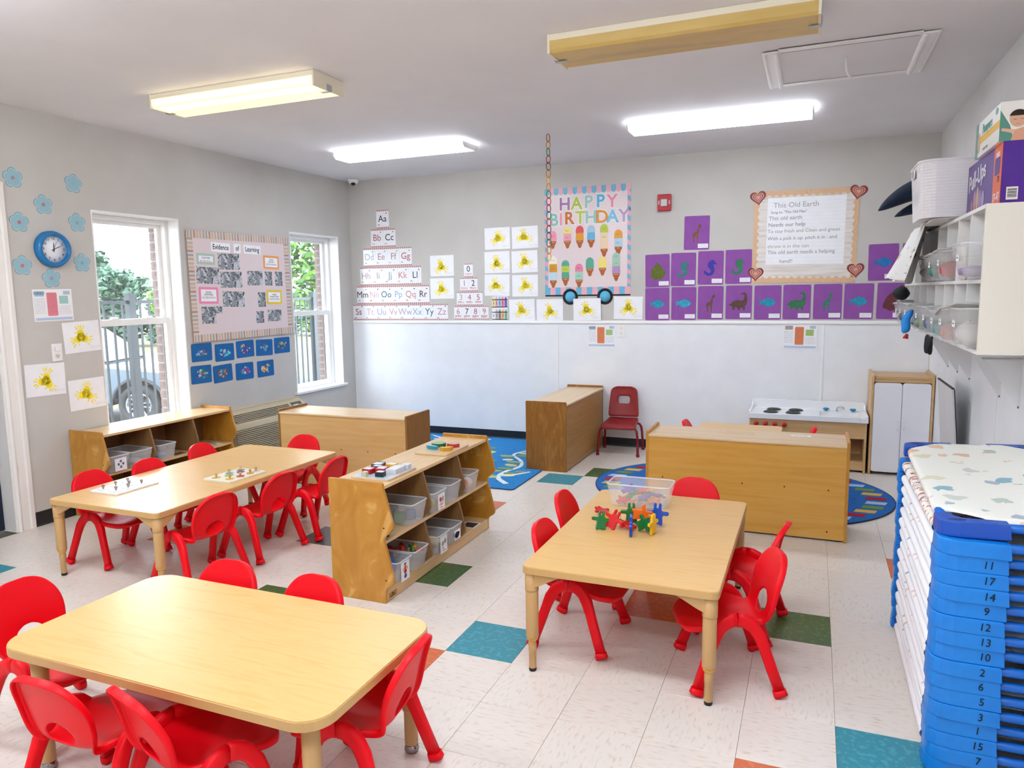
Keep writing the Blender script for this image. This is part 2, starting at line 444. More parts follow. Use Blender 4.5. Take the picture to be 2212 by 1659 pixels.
# ------------------------------------------------------------------ windows (double-hung, white)
def window(n, W, sill):
    y0, y1, z0, z1 = W
    w = struct('window_%d' % n)
    zm = 1.335
    for nm, b in (('jamb', (-0.125, 0.001, y0, y0 + 0.012, z0, z1)), ('jamb', (-0.125, 0.001, y1 - 0.012, y1, z0, z1)),
                  ('head_jamb', (-0.125, 0.001, y0 + 0.012, y1 - 0.012, z1 - 0.012, z1)), ('stool', (-0.125, 0.03 if sill else 0.004, y0 - (0.03 if sill else 0), y1 + (0.03 if sill else 0), z0 - 0.004, z0 + 0.02))):
        MB().box(*b).build(nm, M_TRIM, w, bevel=0.002)
    a, b_ = y0 + 0.012, y1 - 0.012
    for nm, q in (('side_track', (-0.20, -0.115, a, a + 0.028, z0 + 0.02, z1 - 0.012)), ('side_track', (-0.20, -0.115, b_ - 0.028, b_, z0 + 0.02, z1 - 0.012)),
                  ('head_track', (-0.20, -0.115, a + 0.028, b_ - 0.028, z1 - 0.045, z1 - 0.012))):
        MB().box(*q).build(nm, M_TRIM, w, bevel=0.003)
    a += 0.028; b_ -= 0.028
    def sash(x0, x1, s0, s1, bot, top):
        s = MB()
        s.box(x0, x1, a, a + 0.034, s0, s1); s.box(x0, x1, b_ - 0.034, b_, s0, s1)
        s.box(x0, x1, a + 0.034, b_ - 0.034, s0, s0 + bot); s.box(x0, x1, a + 0.034, b_ - 0.034, s1 - top, s1)
        o = s.build('sash', M_TRIM, w, bevel=0.002)
        MB().box((x0 + x1) / 2 - 0.002, (x0 + x1) / 2 + 0.002, a + 0.034, b_ - 0.034, s0 + bot, s1 - top).build('pane', M_GLASS, o)
        return o
    sash(-0.192, -0.166, zm - 0.02, z1 - 0.045, 0.034, 0.03)
    s2 = sash(-0.158, -0.128, z0 + 0.02, zm + 0.018, 0.05, 0.05)
    for q in (0.28, 0.72):
        yy = a + (b_ - a) * q
        MB().prism([(-0.155, zm + 0.018), (-0.125, zm + 0.018), (-0.13, zm + 0.03), (-0.15, zm + 0.034)], yy - 0.03, yy + 0.03, 'y').build('sash_lock', M_TRIM, s2)
    return w
window(1, W1, False)
window(2, W2, True)

# ------------------------------------------------------------------ door on the far left
d = struct('door_1')
MB().prism([(0.0, -3.76), (0.018, -3.764), (0.02, -3.79), (0.014, -3.80), (0.014, -3.845), (0.02, -3.86), (0.012, -3.874), (0.0, -3.874)], 0.001, 2.25, 'z').build('casing', M_CASING, d)
MB().box(0, 0.018, -4.91, -4.806, 0.001, 2.25).build('casing', M_CASING, d, bevel=0.004)
MB().box(0, 0.018, -4.806, -3.874, 2.155, 2.25).build('head_casing', M_CASING, d, bevel=0.004)
MB().box(-0.16, 0.001, -3.885, -3.87, 0.001, 2.155).build('jamb', M_CASING, d)
MB().box(-0.16, 0.001, -4.805, -4.79, 0.001, 2.155).build('jamb', M_CASING, d)
MB().box(-0.15, -0.108, -4.788, -3.888, 0.008, 2.15).build('door_leaf', M_DOOR, d, bevel=0.002)
MB().box(-0.108, -0.104, -4.75, -3.95, 0.02, 0.22).build('kick_plate', mat('dark_steel', '2a3342', 0.4, 0.6), d)
# ------------------------------------------------------------------ ceiling things
M_LENS_ON = mat('lit_diffuser', 'ffffff', 0.4, emit='ecf4ff', estr=LIGHT_E)
M_LENS_FILL = mat('added_fill_diffuser', 'ffffff', 0.4, emit='ecf4ff', estr=LIGHT_E * 1.42)  # stronger glow for the added fill lights out of view
M_LENS_WARM = noisy('yellowed_lit_diffuser', ['f6e3a6', 'efcf86'], (2, 26, 2), 0.35, 3)
_n = M_LENS_WARM.node_tree.nodes['Principled BSDF']
_n.inputs['Emission Color'].default_value = H('ffe7a8'); _n.inputs['Emission Strength'].default_value = 0.75
M_TUBE_WARM = mat('lit_tube_behind_yellowed_lens', 'fff4cf', 0.4, emit='fff1c4', estr=1.3)
M_LENS_OFF = noisy('yellowed_unlit_diffuser', ['c9a85c', 'd2b36b', 'bda169'], (2.2, 9, 9), 0.4, 3)
M_FIX = mat('cream_fixture_metal', 'e6dcc4', 0.45)
M_FIXW = mat('white_fixture_plastic', 'f3f2ee', 0.4)
def light_fixture(label, x0, x1, y0, y1, kind, drop=0.085, group=None, lens_on=None):
    t = thing('ceiling_light', label, 'light', ((x0 + x1) / 2, (y0 + y1) / 2, ROOM_H), group=group)
    L, Wd = (x1 - x0) / 2, (y1 - y0) / 2
    fix = M_FIX if kind in ('warm', 'off') else M_FIXW
    if kind in ('warm', 'off'):
        lens = M_LENS_WARM if kind == 'warm' else M_LENS_OFF
        MB().box(-L + 0.004, L - 0.004, -Wd, Wd, -0.03, -0.0005).build('housing', fix, t, bevel=0.002)
        # lens wraps the sides and the bottom
        pr = [(-Wd + 0.002, -0.03), (-Wd + 0.002, -drop + 0.012), (-Wd + 0.016, -drop), (Wd - 0.016, -drop), (Wd - 0.002, -drop + 0.012), (Wd - 0.002, -0.03)]
        MB().prism(pr, -L + 0.006, L - 0.006, 'x').build('diffuser', lens, t)
        if kind == 'warm':
            MB().box(-L + 0.02, L - 0.02, -Wd - 0.0015, -Wd + 0.004, -drop + 0.012, -0.036).build('lit_side_band', M_TUBE_WARM, t)
            MB().box(-L + 0.03, L - 0.03, -Wd + 0.02, -Wd * 0.25, -drop - 0.0012, -drop + 0.004).build('lit_tube_band', M_TUBE_WARM, t)
        for s in (-1, 1):
            e = MB().box(s * L - 0.006, s * L + 0.006, -Wd - 0.003, Wd + 0.003, -drop - 0.004, -0.0005).build('end_cap', fix, t, bevel=0.002)
            c = MB(); c.box(s * (L + 0.006), s * (L + 0.010), -0.022, 0.022, -drop - 0.006, -drop + 0.03)
            c.box(min(s * (L + 0.010), s * (L - 0.045)), max(s * (L + 0.010), s * (L - 0.045)), -0.014, 0.014, -drop - 0.009, -drop - 0.005)
            c.build('latch_clip', M_STEEL, e, bevel=0.001)
    else:
        MB().box(-L + 0.03, L - 0.03, -Wd + 0.03, Wd - 0.03, -0.022, -0.0005).build('mounting_pan', fix, t)
        pr = [(-Wd, -0.022), (-Wd, -drop * 0.62), (-Wd + 0.03, -drop), (Wd - 0.03, -drop), (Wd, -drop * 0.62), (Wd, -0.022)]
        MB().prism(pr, -L + 0.008, L - 0.008, 'x').build('diffuser', lens_on or M_LENS_ON, t)
        pr2 = [(-Wd - 0.003, -0.02), (-Wd - 0.003, -drop * 0.62 - 0.002), (-Wd + 0.028, -drop - 0.004), (Wd - 0.028, -drop - 0.004), (Wd + 0.003, -drop * 0.62 - 0.002), (Wd + 0.003, -0.02)]
        for s in (-1, 1):
            MB().prism(pr2, s * L - 0.006, s * L + 0.006, 'x').build('end_cap', fix, t, bevel=0.002)
    return t
light_fixture('yellowed glowing ceiling light with steel end clips above the window wall', 0.985, 2.19, -3.462, -3.19, 'warm', 0.08)
light_fixture('bright white ceiling light nearest the dome camera corner', 0.90, 2.14, -1.50, -1.235, 'on', 0.062)
light_fixture('bright white ceiling light between the paper chain and the attic hatch', 3.46, 4.72, -1.47, -1.21, 'on', 0.062)
light_fixture('unlit ceiling light with brown yellowed cover at top edge of photo', 3.545, 4.75, -3.43, -3.15, 'off', 0.085)
for x0, y0 in ((0.98, -5.4), (3.5, -5.4), (0.98, -7.3), (3.5, -7.3)):  # unseen fixtures added behind the camera to brighten the room
    light_fixture('added unseen fill light behind the photographer', x0, x0 + 1.22, y0, y0 + 0.27, 'on', 0.10, 'added fill lights behind the camera', M_LENS_FILL)

t = thing('attic_hatch', 'white attic access hatch with moulded frame and pull cord in ceiling', 'hatch', (4.882, -2.36, ROOM_H))
MB().box(-0.405, 0.405, -0.335, 0.335, -0.006, -0.0006).build('hatch_panel', M_CEIL, t)
_gap = mat('hatch_gap', '6b5f55', 0.9)
for nm, b in (('frame_moulding', (-0.41, -0.33, -0.36, 0.36)), ('frame_moulding', (0.33, 0.41, -0.36, 0.36))):
    f = MB().box(b[0], b[1], b[2], b[3], -0.016, -0.006).build(nm, M_TRIM, t, bevel=0.004)
    s = 1 if b[0] > 0 else -1
    MB().box(min(s * .335, s * .352), max(s * .335, s * .352), -0.35, 0.35, -0.026, -0.016).build('bead', M_TRIM, f, bevel=0.003)
    MB().box(min(s * .392, s * .402), max(s * .392, s * .402), -0.35, 0.35, -0.021, -0.016).build('bead', M_TRIM, f, bevel=0.002)
for s in (-1, 1):
    MB().box(-0.33, 0.33, s * 0.345 - 0.035, s * 0.345 + 0.012, -0.011, -0.006).build('frame_board', M_TRIM, t, bevel=0.001)
    MB().box(-0.32, 0.32, s * 0.309 - 0.0015, s * 0.309 + 0.0015, -0.0068, -0.006).build('gap_line', _gap, t)
MB().tube([(0.0, -0.10, -0.006), (0.002, -0.10, -0.05), (0.004, -0.098, -0.075), (0.014, -0.092, -0.10), (0.03, -0.085, -0.115)], [0.004, 0.004, 0.005, 0.006, 0.002], 6).build('pull_cord', mat('white_tape', 'fbfbfb', 0.5), t)

# security dome camera in the corner
t = thing('dome_camera', 'white dome security camera in the ceiling corner', 'camera', (0.16, -0.13, ROOM_H))
MB().lathe([(0.058, -0.0005), (0.06, -0.012), (0.055, -0.028), (0.042, -0.044), (0.03, -0.052)], 24).build('housing', M_FIXW, t)
MB().ell((0.012, -0.02, -0.048), (0.026, 0.026, 0.022)).build('lens_dome', mat('smoked_dome', '0b1416', 0.08), t)
MB().ell((-0.048, -0.03, -0.018), (0.006, 0.006, 0.006), 8, 6).build('sensor', mat('black_plastic', '121212', 0.35), t)

# hanging chain of plastic links
t = thing('link_chain', 'colourful chain of plastic links hanging from ceiling before birthday poster', 'chain', (2.817, -1.383, ROOM_H))
_cols = ['b5622a', 'd9a321', '1e8f5c', 'c6262c', '3f5c22', 'd07b22', 'e8b322', 'd97a1f', '2d8a3f', 'd4211f', '7d2253', '1f7d4f', 'e02f26', '512440', '1f6b3a', '1f7f55', 'e0861f', 'e9b73a']
MB().lathe([(0.0, -0.012), (0.006, -0.010), (0.008, -0.0005)], 10).build('ceiling_hook', M_TRIM, t)
z = -0.042
for i, c in enumerate(_cols):
    b = MB()
    hz, hw = 0.0312, 0.022
    pts = [(hw * math.cos(2 * PI * q / 20), 0, hz * math.sin(2 * PI * q / 20)) for q in range(20)]
    rz = (R(68) if i % 2 == 0 else R(-22)) + R(random.Random(i).uniform(-8, 8))
    b.tube(pts, 0.0036, 6, closed=True)
    b.build('link', mat('link_' + c, c, 0.3), t, (0, 0, z), (0, 0, rz)); z -= 0.0535
# ------------------------------------------------------------------ things on the walls
M_PAPER = noisy('white_paper', ['f3f3f5', 'f8f8fa'], (12, 12, 12), 0.6)
M_GLOSSP = mat('laminated_card', 'f6f6f8', 0.18)
M_YEL = noisy('yellow_paint', ['ffe200', 'ffe830', 'fbdc00'], (40, 40, 1), 0.6)
K = flat('161616')
def ellipse(cx, cy, a, b, rot=0, n=14):
    c, s = math.cos(rot), math.sin(rot)
    return [(cx + a * math.cos(2 * PI * i / n) * c - b * math.sin(2 * PI * i / n) * s, cy + a * math.cos(2 * PI * i / n) * s + b * math.sin(2 * PI * i / n) * c) for i in range(n)]
def blob(cx, cy, r, rnd, n=18, j=0.14, sx=1.0):
    return [(cx + sx * r * (1 + rnd.uniform(-j, j)) * math.cos(2 * PI * i / n), cy + r * (1 + rnd.uniform(-j, j)) * math.sin(2 * PI * i / n)) for i in range(n)]
def smile(b, cx, cy, w, z, t=0.0003):
    up = arc(cx, cy, w, w * 0.75, 200, 340, 10); dn = arc(cx, cy - 0.0004, w * 1.0, w * 0.75 + 0.0016, 340, 200, 10)
    b.prism(up + dn, z, z + t)
def scribble(parent, x, y, w, rows, rnd, m, z=0.0009, h=0.0012):
    b = MB()
    for k in range(rows):
        xx = x
        while xx < x + w:
            l = rnd.uniform(0.004, 0.014); l = min(l, x + w - xx)
            b.box(xx, xx + l, y - k * 0.009, y - k * 0.009 + h * rnd.uniform(0.7, 1.5), z, z + 0.0002); xx += l + rnd.uniform(0.001, 0.004)
    return tag(b.build('handwriting', m, parent), kind='stuff')
def sun_painting(mtx, label, seed):
    rnd = random.Random(seed)
    t = thing('handprint_painting', label, 'painting', mtx=mtx, group='yellow handprint sun paintings')
    MB().box(-0.1395, 0.1395, -0.108, 0.108, 0, 0.0006).build('paper', M_PAPER, t)
    b = MB(); z0, z1 = 0.0006, 0.0011
    cx, cy = rnd.uniform(-0.012, 0.012), rnd.uniform(-0.012, 0.006)
    b.prism(blob(cx, cy, 0.033, rnd), z0, z1)
    base = rnd.uniform(70, 110)
    for k in range(3):
        a = R(base + k * 120 + rnd.uniform(-15, 15))
        px, py = cx + 0.03 * math.cos(a), cy + 0.03 * math.sin(a)
        b.prism(blob(px, py, 0.026, rnd, 14, 0.12), z0, z1)
        for q in range(4):
            f = a + R(-36 + 24 * q + rnd.uniform(-5, 5)); L = rnd.uniform(0.028, 0.04)
            r0 = rnd.uniform(0.026, 0.032)
            mx, my = px + (r0 + L / 2) * math.cos(f), py + (r0 + L / 2) * math.sin(f)
            if abs(mx) < 0.125 and abs(my) < 0.092: b.prism(ellipse(mx, my, L / 2, 0.0042, f, 10), z0, z1)
        f = a + R(rnd.choice((-78, 78))); b.prism(ellipse(px + 0.036 * math.cos(f), py + 0.036 * math.sin(f), 0.011, 0.004, f, 10), z0, z1)
    tag(b.build('sun_print', M_YEL, t), kind='stuff')
    f = MB(); smile(f, cx + 0.004, cy - 0.004, 0.017, 0.0013)
    f.prism(ellipse(cx - 0.005, cy + 0.008, 0.002, 0.003), 0.0013, 0.0016); f.prism(ellipse(cx + 0.01, cy + 0.009, 0.002, 0.003), 0.0013, 0.0016)
    tag(f.build('smiling_face', K, t), kind='stuff')
    scribble(t, 0.055, -0.076, 0.078, 2, rnd, flat('8d8d90'), h=0.0008)
    return t
_rs = random.Random(5)
for i, (y, z, lab) in enumerate([(-3.304, 1.247, 'yellow handprint sun painting just right of the wall outlet by the clock'),
                                 (-3.596, 0.976, 'yellow handprint sun painting below the wall outlet, nearest the door casing'),
                                 (-3.301, 0.842, 'lowest yellow handprint sun painting on the window wall')]):
    sun_painting(on_left(y, z, R((2.5, -1, 1)[i])), lab, 100 + i)
_six = 'yellow handprint sun painting in the six-sheet block left of the birthday poster, '
for i, (x, z, lab) in enumerate([(1.135, 1.803, 'yellow handprint sun painting beside the Gg card, upper of that pair'), (1.130, 1.566, 'yellow handprint sun painting left of the number cards, lower of that pair'),
        (1.774, 2.059, _six + 'top left'), (2.074, 2.058, _six + 'top right'), (1.767, 1.821, _six + 'middle left'), (2.068, 1.819, _six + 'middle right'),
        (1.763, 1.589, _six + 'bottom left'), (2.070, 1.579, _six + 'bottom right'),
        (2.034, 1.336, 'yellow handprint sun painting right beside the crayon cards above the rail'), (2.332, 1.334, 'yellow handprint sun painting left of the poster wheels above the rail'),
        (2.720, 1.337, 'yellow handprint sun painting between the two poster wheels'), (3.125, 1.351, 'yellow handprint sun painting right of the poster wheels, before the purple sheets')]):
    sun_painting(on_back(x, z, R(_rs.uniform(-1.2, 1.2)), 0.0015 if i != 10 else 0.009), lab, 200 + i)

# alphabet and number cards
M_CARDB = stripes('card_border_print', ['d98c88', 'e7b3ad', 'cfc9cb', 'c9706c', '3c6268', 'e0a29c'], 40, 0)
def card(x, z, w, h, txt, col, label, group, size, dots=0):
    t = thing('alphabet_card' if group.startswith('alph') else 'number_card', label, 'card', mtx=on_back(x, z, R(_rs.uniform(-.5, .5))), group=group)
    MB().box(-w / 2 + 0.0007, w / 2 - 0.0007, -h / 2 + 0.0007, h / 2 - 0.0007, 0, 0.0008).build('card', M_GLOSSP, t)
    for s in (-1, 1):
        n = 6; y0 = s * (h / 2 - 0.001); d = 0.016 * h / 0.2
        pts = [(-w / 2 + 0.001, y0)]
        for q in range(n):
            xa = -w / 2 + 0.001 + (w - 0.002) * q / n; xb = -w / 2 + 0.001 + (w - 0.002) * (q + 1) / n
            pts += [(xa, y0 - s * d * 0.75), ((xa + xb) / 2, y0 - s * d * 1.1), (xb, y0 - s * d * 0.75)]
        pts.append((w / 2 - 0.001, y0))
        MB().prism(pts, 0.0008, 0.0012).build('scalloped_border', M_CARDB, t)
    text(txt, size, flat(col), t, 0, 0.002 if not dots and dots != 0 else (0.012 if group.startswith('num') else 0.002), 0.0014)
    g = flat('c9c4c8')
    if group.startswith('alph'):
        b = MB()
        for yy in (0.042, -0.026, -0.062): b.box(-w * 0.33, w * 0.33, yy, yy + 0.001, 0.0008, 0.001)
        tag(b.build('guide_lines', g, t), kind='stuff')
        rnd = random.Random(txt); b = MB()
        b.prism(ellipse(w * 0.3, 0.062, 0.009, 0.006), 0.0008, 0.0012)
        up = arc(-w * 0.3, -0.068, 0.013, 0.014, 0, 180, 8); b.prism(up + arc(-w * 0.3, -0.068, 0.007, 0.008, 180, 0, 8), 0.0008, 0.0012)
        for q in range(4): b.prism(ellipse(rnd.uniform(-w * .4, w * .4), rnd.uniform(-.05, .07), 0.0018, 0.0018, 0, 6), 0.0008, 0.0012)
        tag(b.build('doodle_print', flat(rnd.choice(['b98c88', '7a8c9b', 'a87f86', '6d5a58'])), t), kind='stuff')
    else:
        b = MB(); n = dots
        MB().box(-w * 0.36, w * 0.36, -h * 0.34, -h * 0.19, 0.0008, 0.001).build('counting_frame', flat('e6cfce'), t)
        for q in range(n): b.box(-w * 0.34 + 0.014 * (q % 5), -w * 0.34 + 0.014 * (q % 5) + 0.008, -h * 0.245 - 0.014 * (q // 5), -h * 0.245 - 0.014 * (q // 5) + 0.007, 0.001, 0.0013)
        if n: tag(b.build('counting_dots', flat('a83a3c'), t), kind='stuff')
_lc = {'A': '1c1a1a', 'B': 'b4625c', 'C': '17181b', 'D': 'b9bfc6', 'E': 'b58f94', 'F': 'b08a8a', 'G': 'bf5f5c', 'H': 'bf9a9c', 'I': 'a8a4ac', 'J': '9a98a8', 'K': 'd3868a', 'L': '1d2433',
       'M': '33262d', 'N': 'dcb2bd', 'O': '2f6f86', 'P': '9bb6cf', 'Q': 'cf8f8c', 'R': '5a2c33', 'S': '8f3f3a', 'T': 'd8b6bf', 'U': '9fb0c6', 'V': 'd3a3b8', 'W': 'bba8bd', 'X': '8fb0c8', 'Y': '2f6274', 'Z': 'c98f96'}
for row, cx, z, wt, h in (('A', .427, 2.319, .158, .198), ('BC', .427, 2.119, .312, .196), ('DEFG', .470, 1.915, .61, .2), ('HIJKL', .500, 1.711, .772, .2), ('MNOPQR', .518, 1.507, .915, .2), ('STUVWXYZ', .598, 1.318, 1.19, .172)):
    w = wt / len(row)
    for i, ch in enumerate(row):
        card(cx - wt / 2 + w * (i + 0.5), z, w, h, ch + ch.lower(), _lc[ch], 'alphabet card with letters %s%s in the letter pyramid' % (ch, ch.lower()), 'alphabet cards on the back wall', 0.098)
_nc = ['3a3233', 'b98a84', '2a2426', 'b5a5a6', 'b37c74', 'a9655c', 'c68f88', '2c2a30', 'b2706e', 'b07a7a']
for row, cx, z, wt in (('0', 1.442, 1.747, .104), ('12', 1.443, 1.601, .203), ('345', 1.449, 1.455, .30), ('6789', 1.464, 1.309, .40)):
    w = wt / len(row)
    for i, ch in enumerate(row):
        card(cx - wt / 2 + w * (i + 0.5), z, w, .142, ch, _nc[int(ch)], 'number card showing the numeral %s in the small number pyramid' % ('zero one two three four five six seven eight nine'.split()[int(ch)]), 'number cards on the back wall', 0.085, int(ch))
for k, (z, cs, wh) in enumerate(((1.413, ['efe08a', 'eba6b0', '86bfe6', 'e8808e', '8a68b8'], 'upper'), (1.286, ['f3f3f5', 'b9babd', 'a08a7c', 'f0b184', '7fbf9d'], 'lower'))):
    t = thing('crayon_card', 'small card of five coloured crayons, %s of the two' % wh, 'card', mtx=on_back(1.789, z))
    MB().box(-0.087, 0.087, -0.0635 + (0.008 if k else 0), 0.062, 0, 0.0008).build('card', M_GLOSSP, t)
    for i, c in enumerate(cs):
        x = -0.068 + 0.034 * i
        cr = MB().prism([(x - 0.015, -0.05), (x + 0.015, -0.05), (x + 0.015, 0.035), (x + 0.006, 0.056), (x - 0.006, 0.056), (x - 0.015, 0.035)], 0.0008, 0.0014).build('crayon', flat(c), t)
        MB().box(x - 0.003, x + 0.003, -0.022, 0.01, 0.0014, 0.0016).build('crayon_name', flat('5b5b60'), cr)
    for yy in (0.028, -0.046): MB().box(-0.086, 0.086, yy - 0.004, yy + 0.004, 0.0015, 0.0018).build('black_band', K, t)

# happy birthday poster (ice-cream cart)
t = thing('birthday_poster', 'large pink happy birthday ice-cream cart poster with paper wheels', 'poster', mtx=on_back(2.717, 1.990))
MB().box(-0.43, 0.43, -0.522, 0.522, 0, 0.0008).build('backing', mat('pink_poster_paper', 'e8d7d6', 0.25), t)
for i in range(18):
    c = ('6fb7cf', 'e9aebb')[i % 2]; x0 = -0.43 + 0.86 * i / 18; x1 = -0.43 + 0.86 * (i + 1) / 18; xm = (x0 + x1) / 2
    MB().prism([(x1, 0.522), (x0, 0.522), (x0, 0.475)] + arc(xm, 0.478, (x1 - x0) / 2, 0.024, 180, 360, 6) + [(x1, 0.475)], 0.0008, 0.0022).build('awning_flap', flat(c, 0.3), t)
_cd_ = stripes('candy_stripe', ['e6aab8', '74b4d0'], 11, 1, 0.35, 0.55)
for s in (-1, 1): MB().box(min(s * .43, s * .398), max(s * .43, s * .398), -0.44, 0.475, 0.0008, 0.0014).build('striped_border', _cd_, t)
for i in range(16):
    MB().box(-0.43 + 0.86 * i / 16, -0.43 + 0.86 * (i + 1) / 16, -0.508, -0.435, 0.0008, 0.0016).build('cart_stripe', flat(('6fb9d6', 'eeb3bf')[i % 2], 0.3), t)
MB().box(-0.43, 0.43, -0.522, -0.508, 0.0008, 0.0018).build('black_base_line', K, t)
for x in (-0.170, 0.181):
    w = MB().lathe([(0.052, 0.0022), (0.078, 0.0022), (0.078, 0.0036), (0.052, 0.0036), (0.052, 0.0022)], 32).build('cart_wheel', flat('151515', 0.3), t, (x, -0.527, 0))
    MB().lathe([(0.0, 0.003), (0.052, 0.003), (0.052, 0.0022)], 32).build('wheel_hub', flat('63b9e0', 0.3), w)
_L = [('H', -.222, .362, 'a877a8'), ('A', -.102, .363, 'b5c63f'), ('P', .017, .371, '9fc5bd'), ('P', .135, .372, '5fb4d8'), ('Y', .25, .366, 'e98aa2'),
      ('B', -.335, .217, '93c2b4'), ('I', -.261, .217, 'e99aa8'), ('R', -.177, .225, 'd06f2c'), ('T', -.066, .226, 'c4cf4c'), ('H', .04, .225, '9cc8be'), ('D', .151, .224, 'dd9125'), ('A', .255, .224, '79bfe0'), ('Y', .363, .225, 'b79cc0')]
for ch, x, y, c in _L:
    w = text(ch, 0.165, flat('f7f5f3', 0.25), t, x, y, 0.0012, 'letter_outline', bold=0.011)
    text(ch, 0.165, flat(c, 0.25), w, 0, 0, 0.0008, 'letter', bold=0.0045)
_IC = {'January': ((-.348, .117, -.057), ['f09ab0']), 'February': ((-.196, .149, -.058), ['f3e184', 'f0a4b4']), 'March': ((-.071, .154, -.058), ['e4545a', 'e5a02e']), 'April': ((.043, .154, -.058), ['a9c9de', '69b5dc']),
       'May': ((.172, .158, -.148), ['bcd045', 'efd3b0', 'efd2ad']), 'June': ((.311, .101, -.134), ['eca437', 'b6d5e0']), 'July': ((-.345, -.127, -.438), ['f3eddc', 'dc9a2c', 'bfdbe4']), 'August': ((-.218, -.17, -.419), ['5fae94', 'c6d04c', '62ad92']),
       'September': ((-.079, -.208, -.437), ['f08ba8', 'a9d4bd']), 'October': ((.03, -.151, -.332), ['5fae92']), 'November': ((.156, -.147, -.328), ['f3de78']), 'December': ((.291, -.114, -.383), ['a5cdb8', 'a9cdb6', 'b796c2'])}
_M_CONE = flat('b5652d', 0.4)
for mo, ((x, a, b), sc) in _IC.items():
    cn = MB().prism([(x - 0.036, b + 0.075), (x + 0.036, b + 0.075), (x + 0.034, b + 0.05), (x + 0.027, b + 0.046), (x + 0.014, b + 0.008), (x + 0.006, b), (x - 0.006, b), (x - 0.014, b + 0.008), (x - 0.027, b + 0.046), (x - 0.034, b + 0.05)], 0.0014, 0.0022).build('ice_cream_cone', _M_CONE, t)
    text(mo, 0.0125, flat('f3e6d8'), cn, x, b + 0.063, 0.0025)
    n = len(sc); top = a; y = b + 0.075; seg = (a - y) / n
    for k, c in enumerate(reversed(sc)):
        yb = y + seg * k; yt = yb + seg + (0.004 if k < n - 1 else 0)
        hw = 0.041
        if k == n - 1: p = arc(x, yt - hw, hw * 0.96, hw, 0, 180, 10)
        else: p = [(x + hw * 0.9, yt), (x - hw * 0.9, yt)]
        p += [(x - hw, yb + 0.010)]
        for q in range(4): p += arc(x - hw + hw / 2 * (q + 0.5), yb + 0.006, hw / 4, 0.009, 180, 360, 3)
        p += [(x + hw, yb + 0.010)]
        so = MB().prism(p, 0.0015 + 0.0004 * k, 0.0024 + 0.0004 * k).build('ice_cream_scoop', flat(c, 0.3), t)
        if mo not in ('March', 'April', 'October', 'November') and k >= n - 2:
            scribble(so, x - 0.02, yb + seg * 0.5, 0.034, 2, random.Random(mo), flat('6a5a52'), 0.0026 + 0.0004 * k, 0.002)

# fire alarm strobe
t = thing('fire_alarm', 'red fire alarm strobe on the back wall', 'alarm', mtx=on_back(3.464, 2.313))
MB().box(-0.062, 0.062, -0.075, 0.075, 0, 0.035).build('housing', mat('alarm_red', 'b51522', 0.35), t, bevel=0.008, seg=3)
MB().box(-0.03, 0.03, -0.035, 0.03, 0.035, 0.05).build('strobe_lens', mat('clear_strobe', 'cfd4d6', 0.1, 0.3), t, bevel=0.01, seg=3)
for s in (-1, 1): text('FIRE', 0.02, flat('f2e5e5'), t, s * 0.046, 0.0, 0.036, rot=-PI / 2 * s)

# purple animal paintings
M_PURP = noisy('purple_construction_paper', ['8d4fa0', '9657a8'], (9, 9, 9), 0.85)
_FISH = [(-.075, .03), (-.055, .012), (-.035, .022), (-.015, .036), (.0, .046), (.012, .038), (.045, .026), (.068, .004), (.06, -.012), (.035, -.03), (.012, -.036), (.005, -.044), (-.01, -.034), (-.032, -.018), (-.05, -.008), (-.072, -.03), (-.066, .0)]
_GIR = [(-.03, -.085), (-.022, -.085), (-.016, -.03), (0, -.028), (.004, -.085), (.012, -.085), (.016, -.02), (.022, .04), (.036, .052), (.04, .064), (.03, .076), (.016, .07), (.008, .045), (.0, .012), (-.028, .0), (-.038, -.015), (-.044, -.045), (-.038, -.045), (-.032, -.02)]
_DINO = [(-.09, -.02), (-.07, -.012), (-.045, .012), (-.01, .022), (.03, .014), (.046, .03), (.05, .062), (.036, .074), (.018, .066), (.02, .078), (.044, .092), (.066, .078), (.074, .04), (.07, -.01), (.055, -.035), (.055, -.068), (.036, -.068), (.034, -.048), (.018, -.048), (.014, -.068), (-.006, -.068), (-.012, -.046), (-.03, -.046), (-.034, -.068), (-.052, -.068), (-.056, -.036), (-.075, -.028)]
def _tree(rnd):
    p = []
    for i in range(26):
        a = 2 * PI * i / 26; y = math.sin(a); w = 0.062 - 0.03 * y
        p.append((w * math.cos(a) * (1 + rnd.uniform(-.15, .15)), 0.075 * y * (1 + rnd.uniform(-.08, .08)) - 0.005))
    return p
def _seahorse(rnd):
    return [(-.06, -.03), (-.05, -.02), (-.035, -.04), (-.01, -.05), (.005, -.03), (-.012, -.005), (-.028, .02), (-.02, .05), (.0, .068), (.022, .072), (.036, .06), (.04, .045), (.056, .04), (.05, .03), (.03, .034), (.024, .02), (.034, -.005), (.034, -.04), (.01, -.07), (-.03, -.07), (-.055, -.052)]
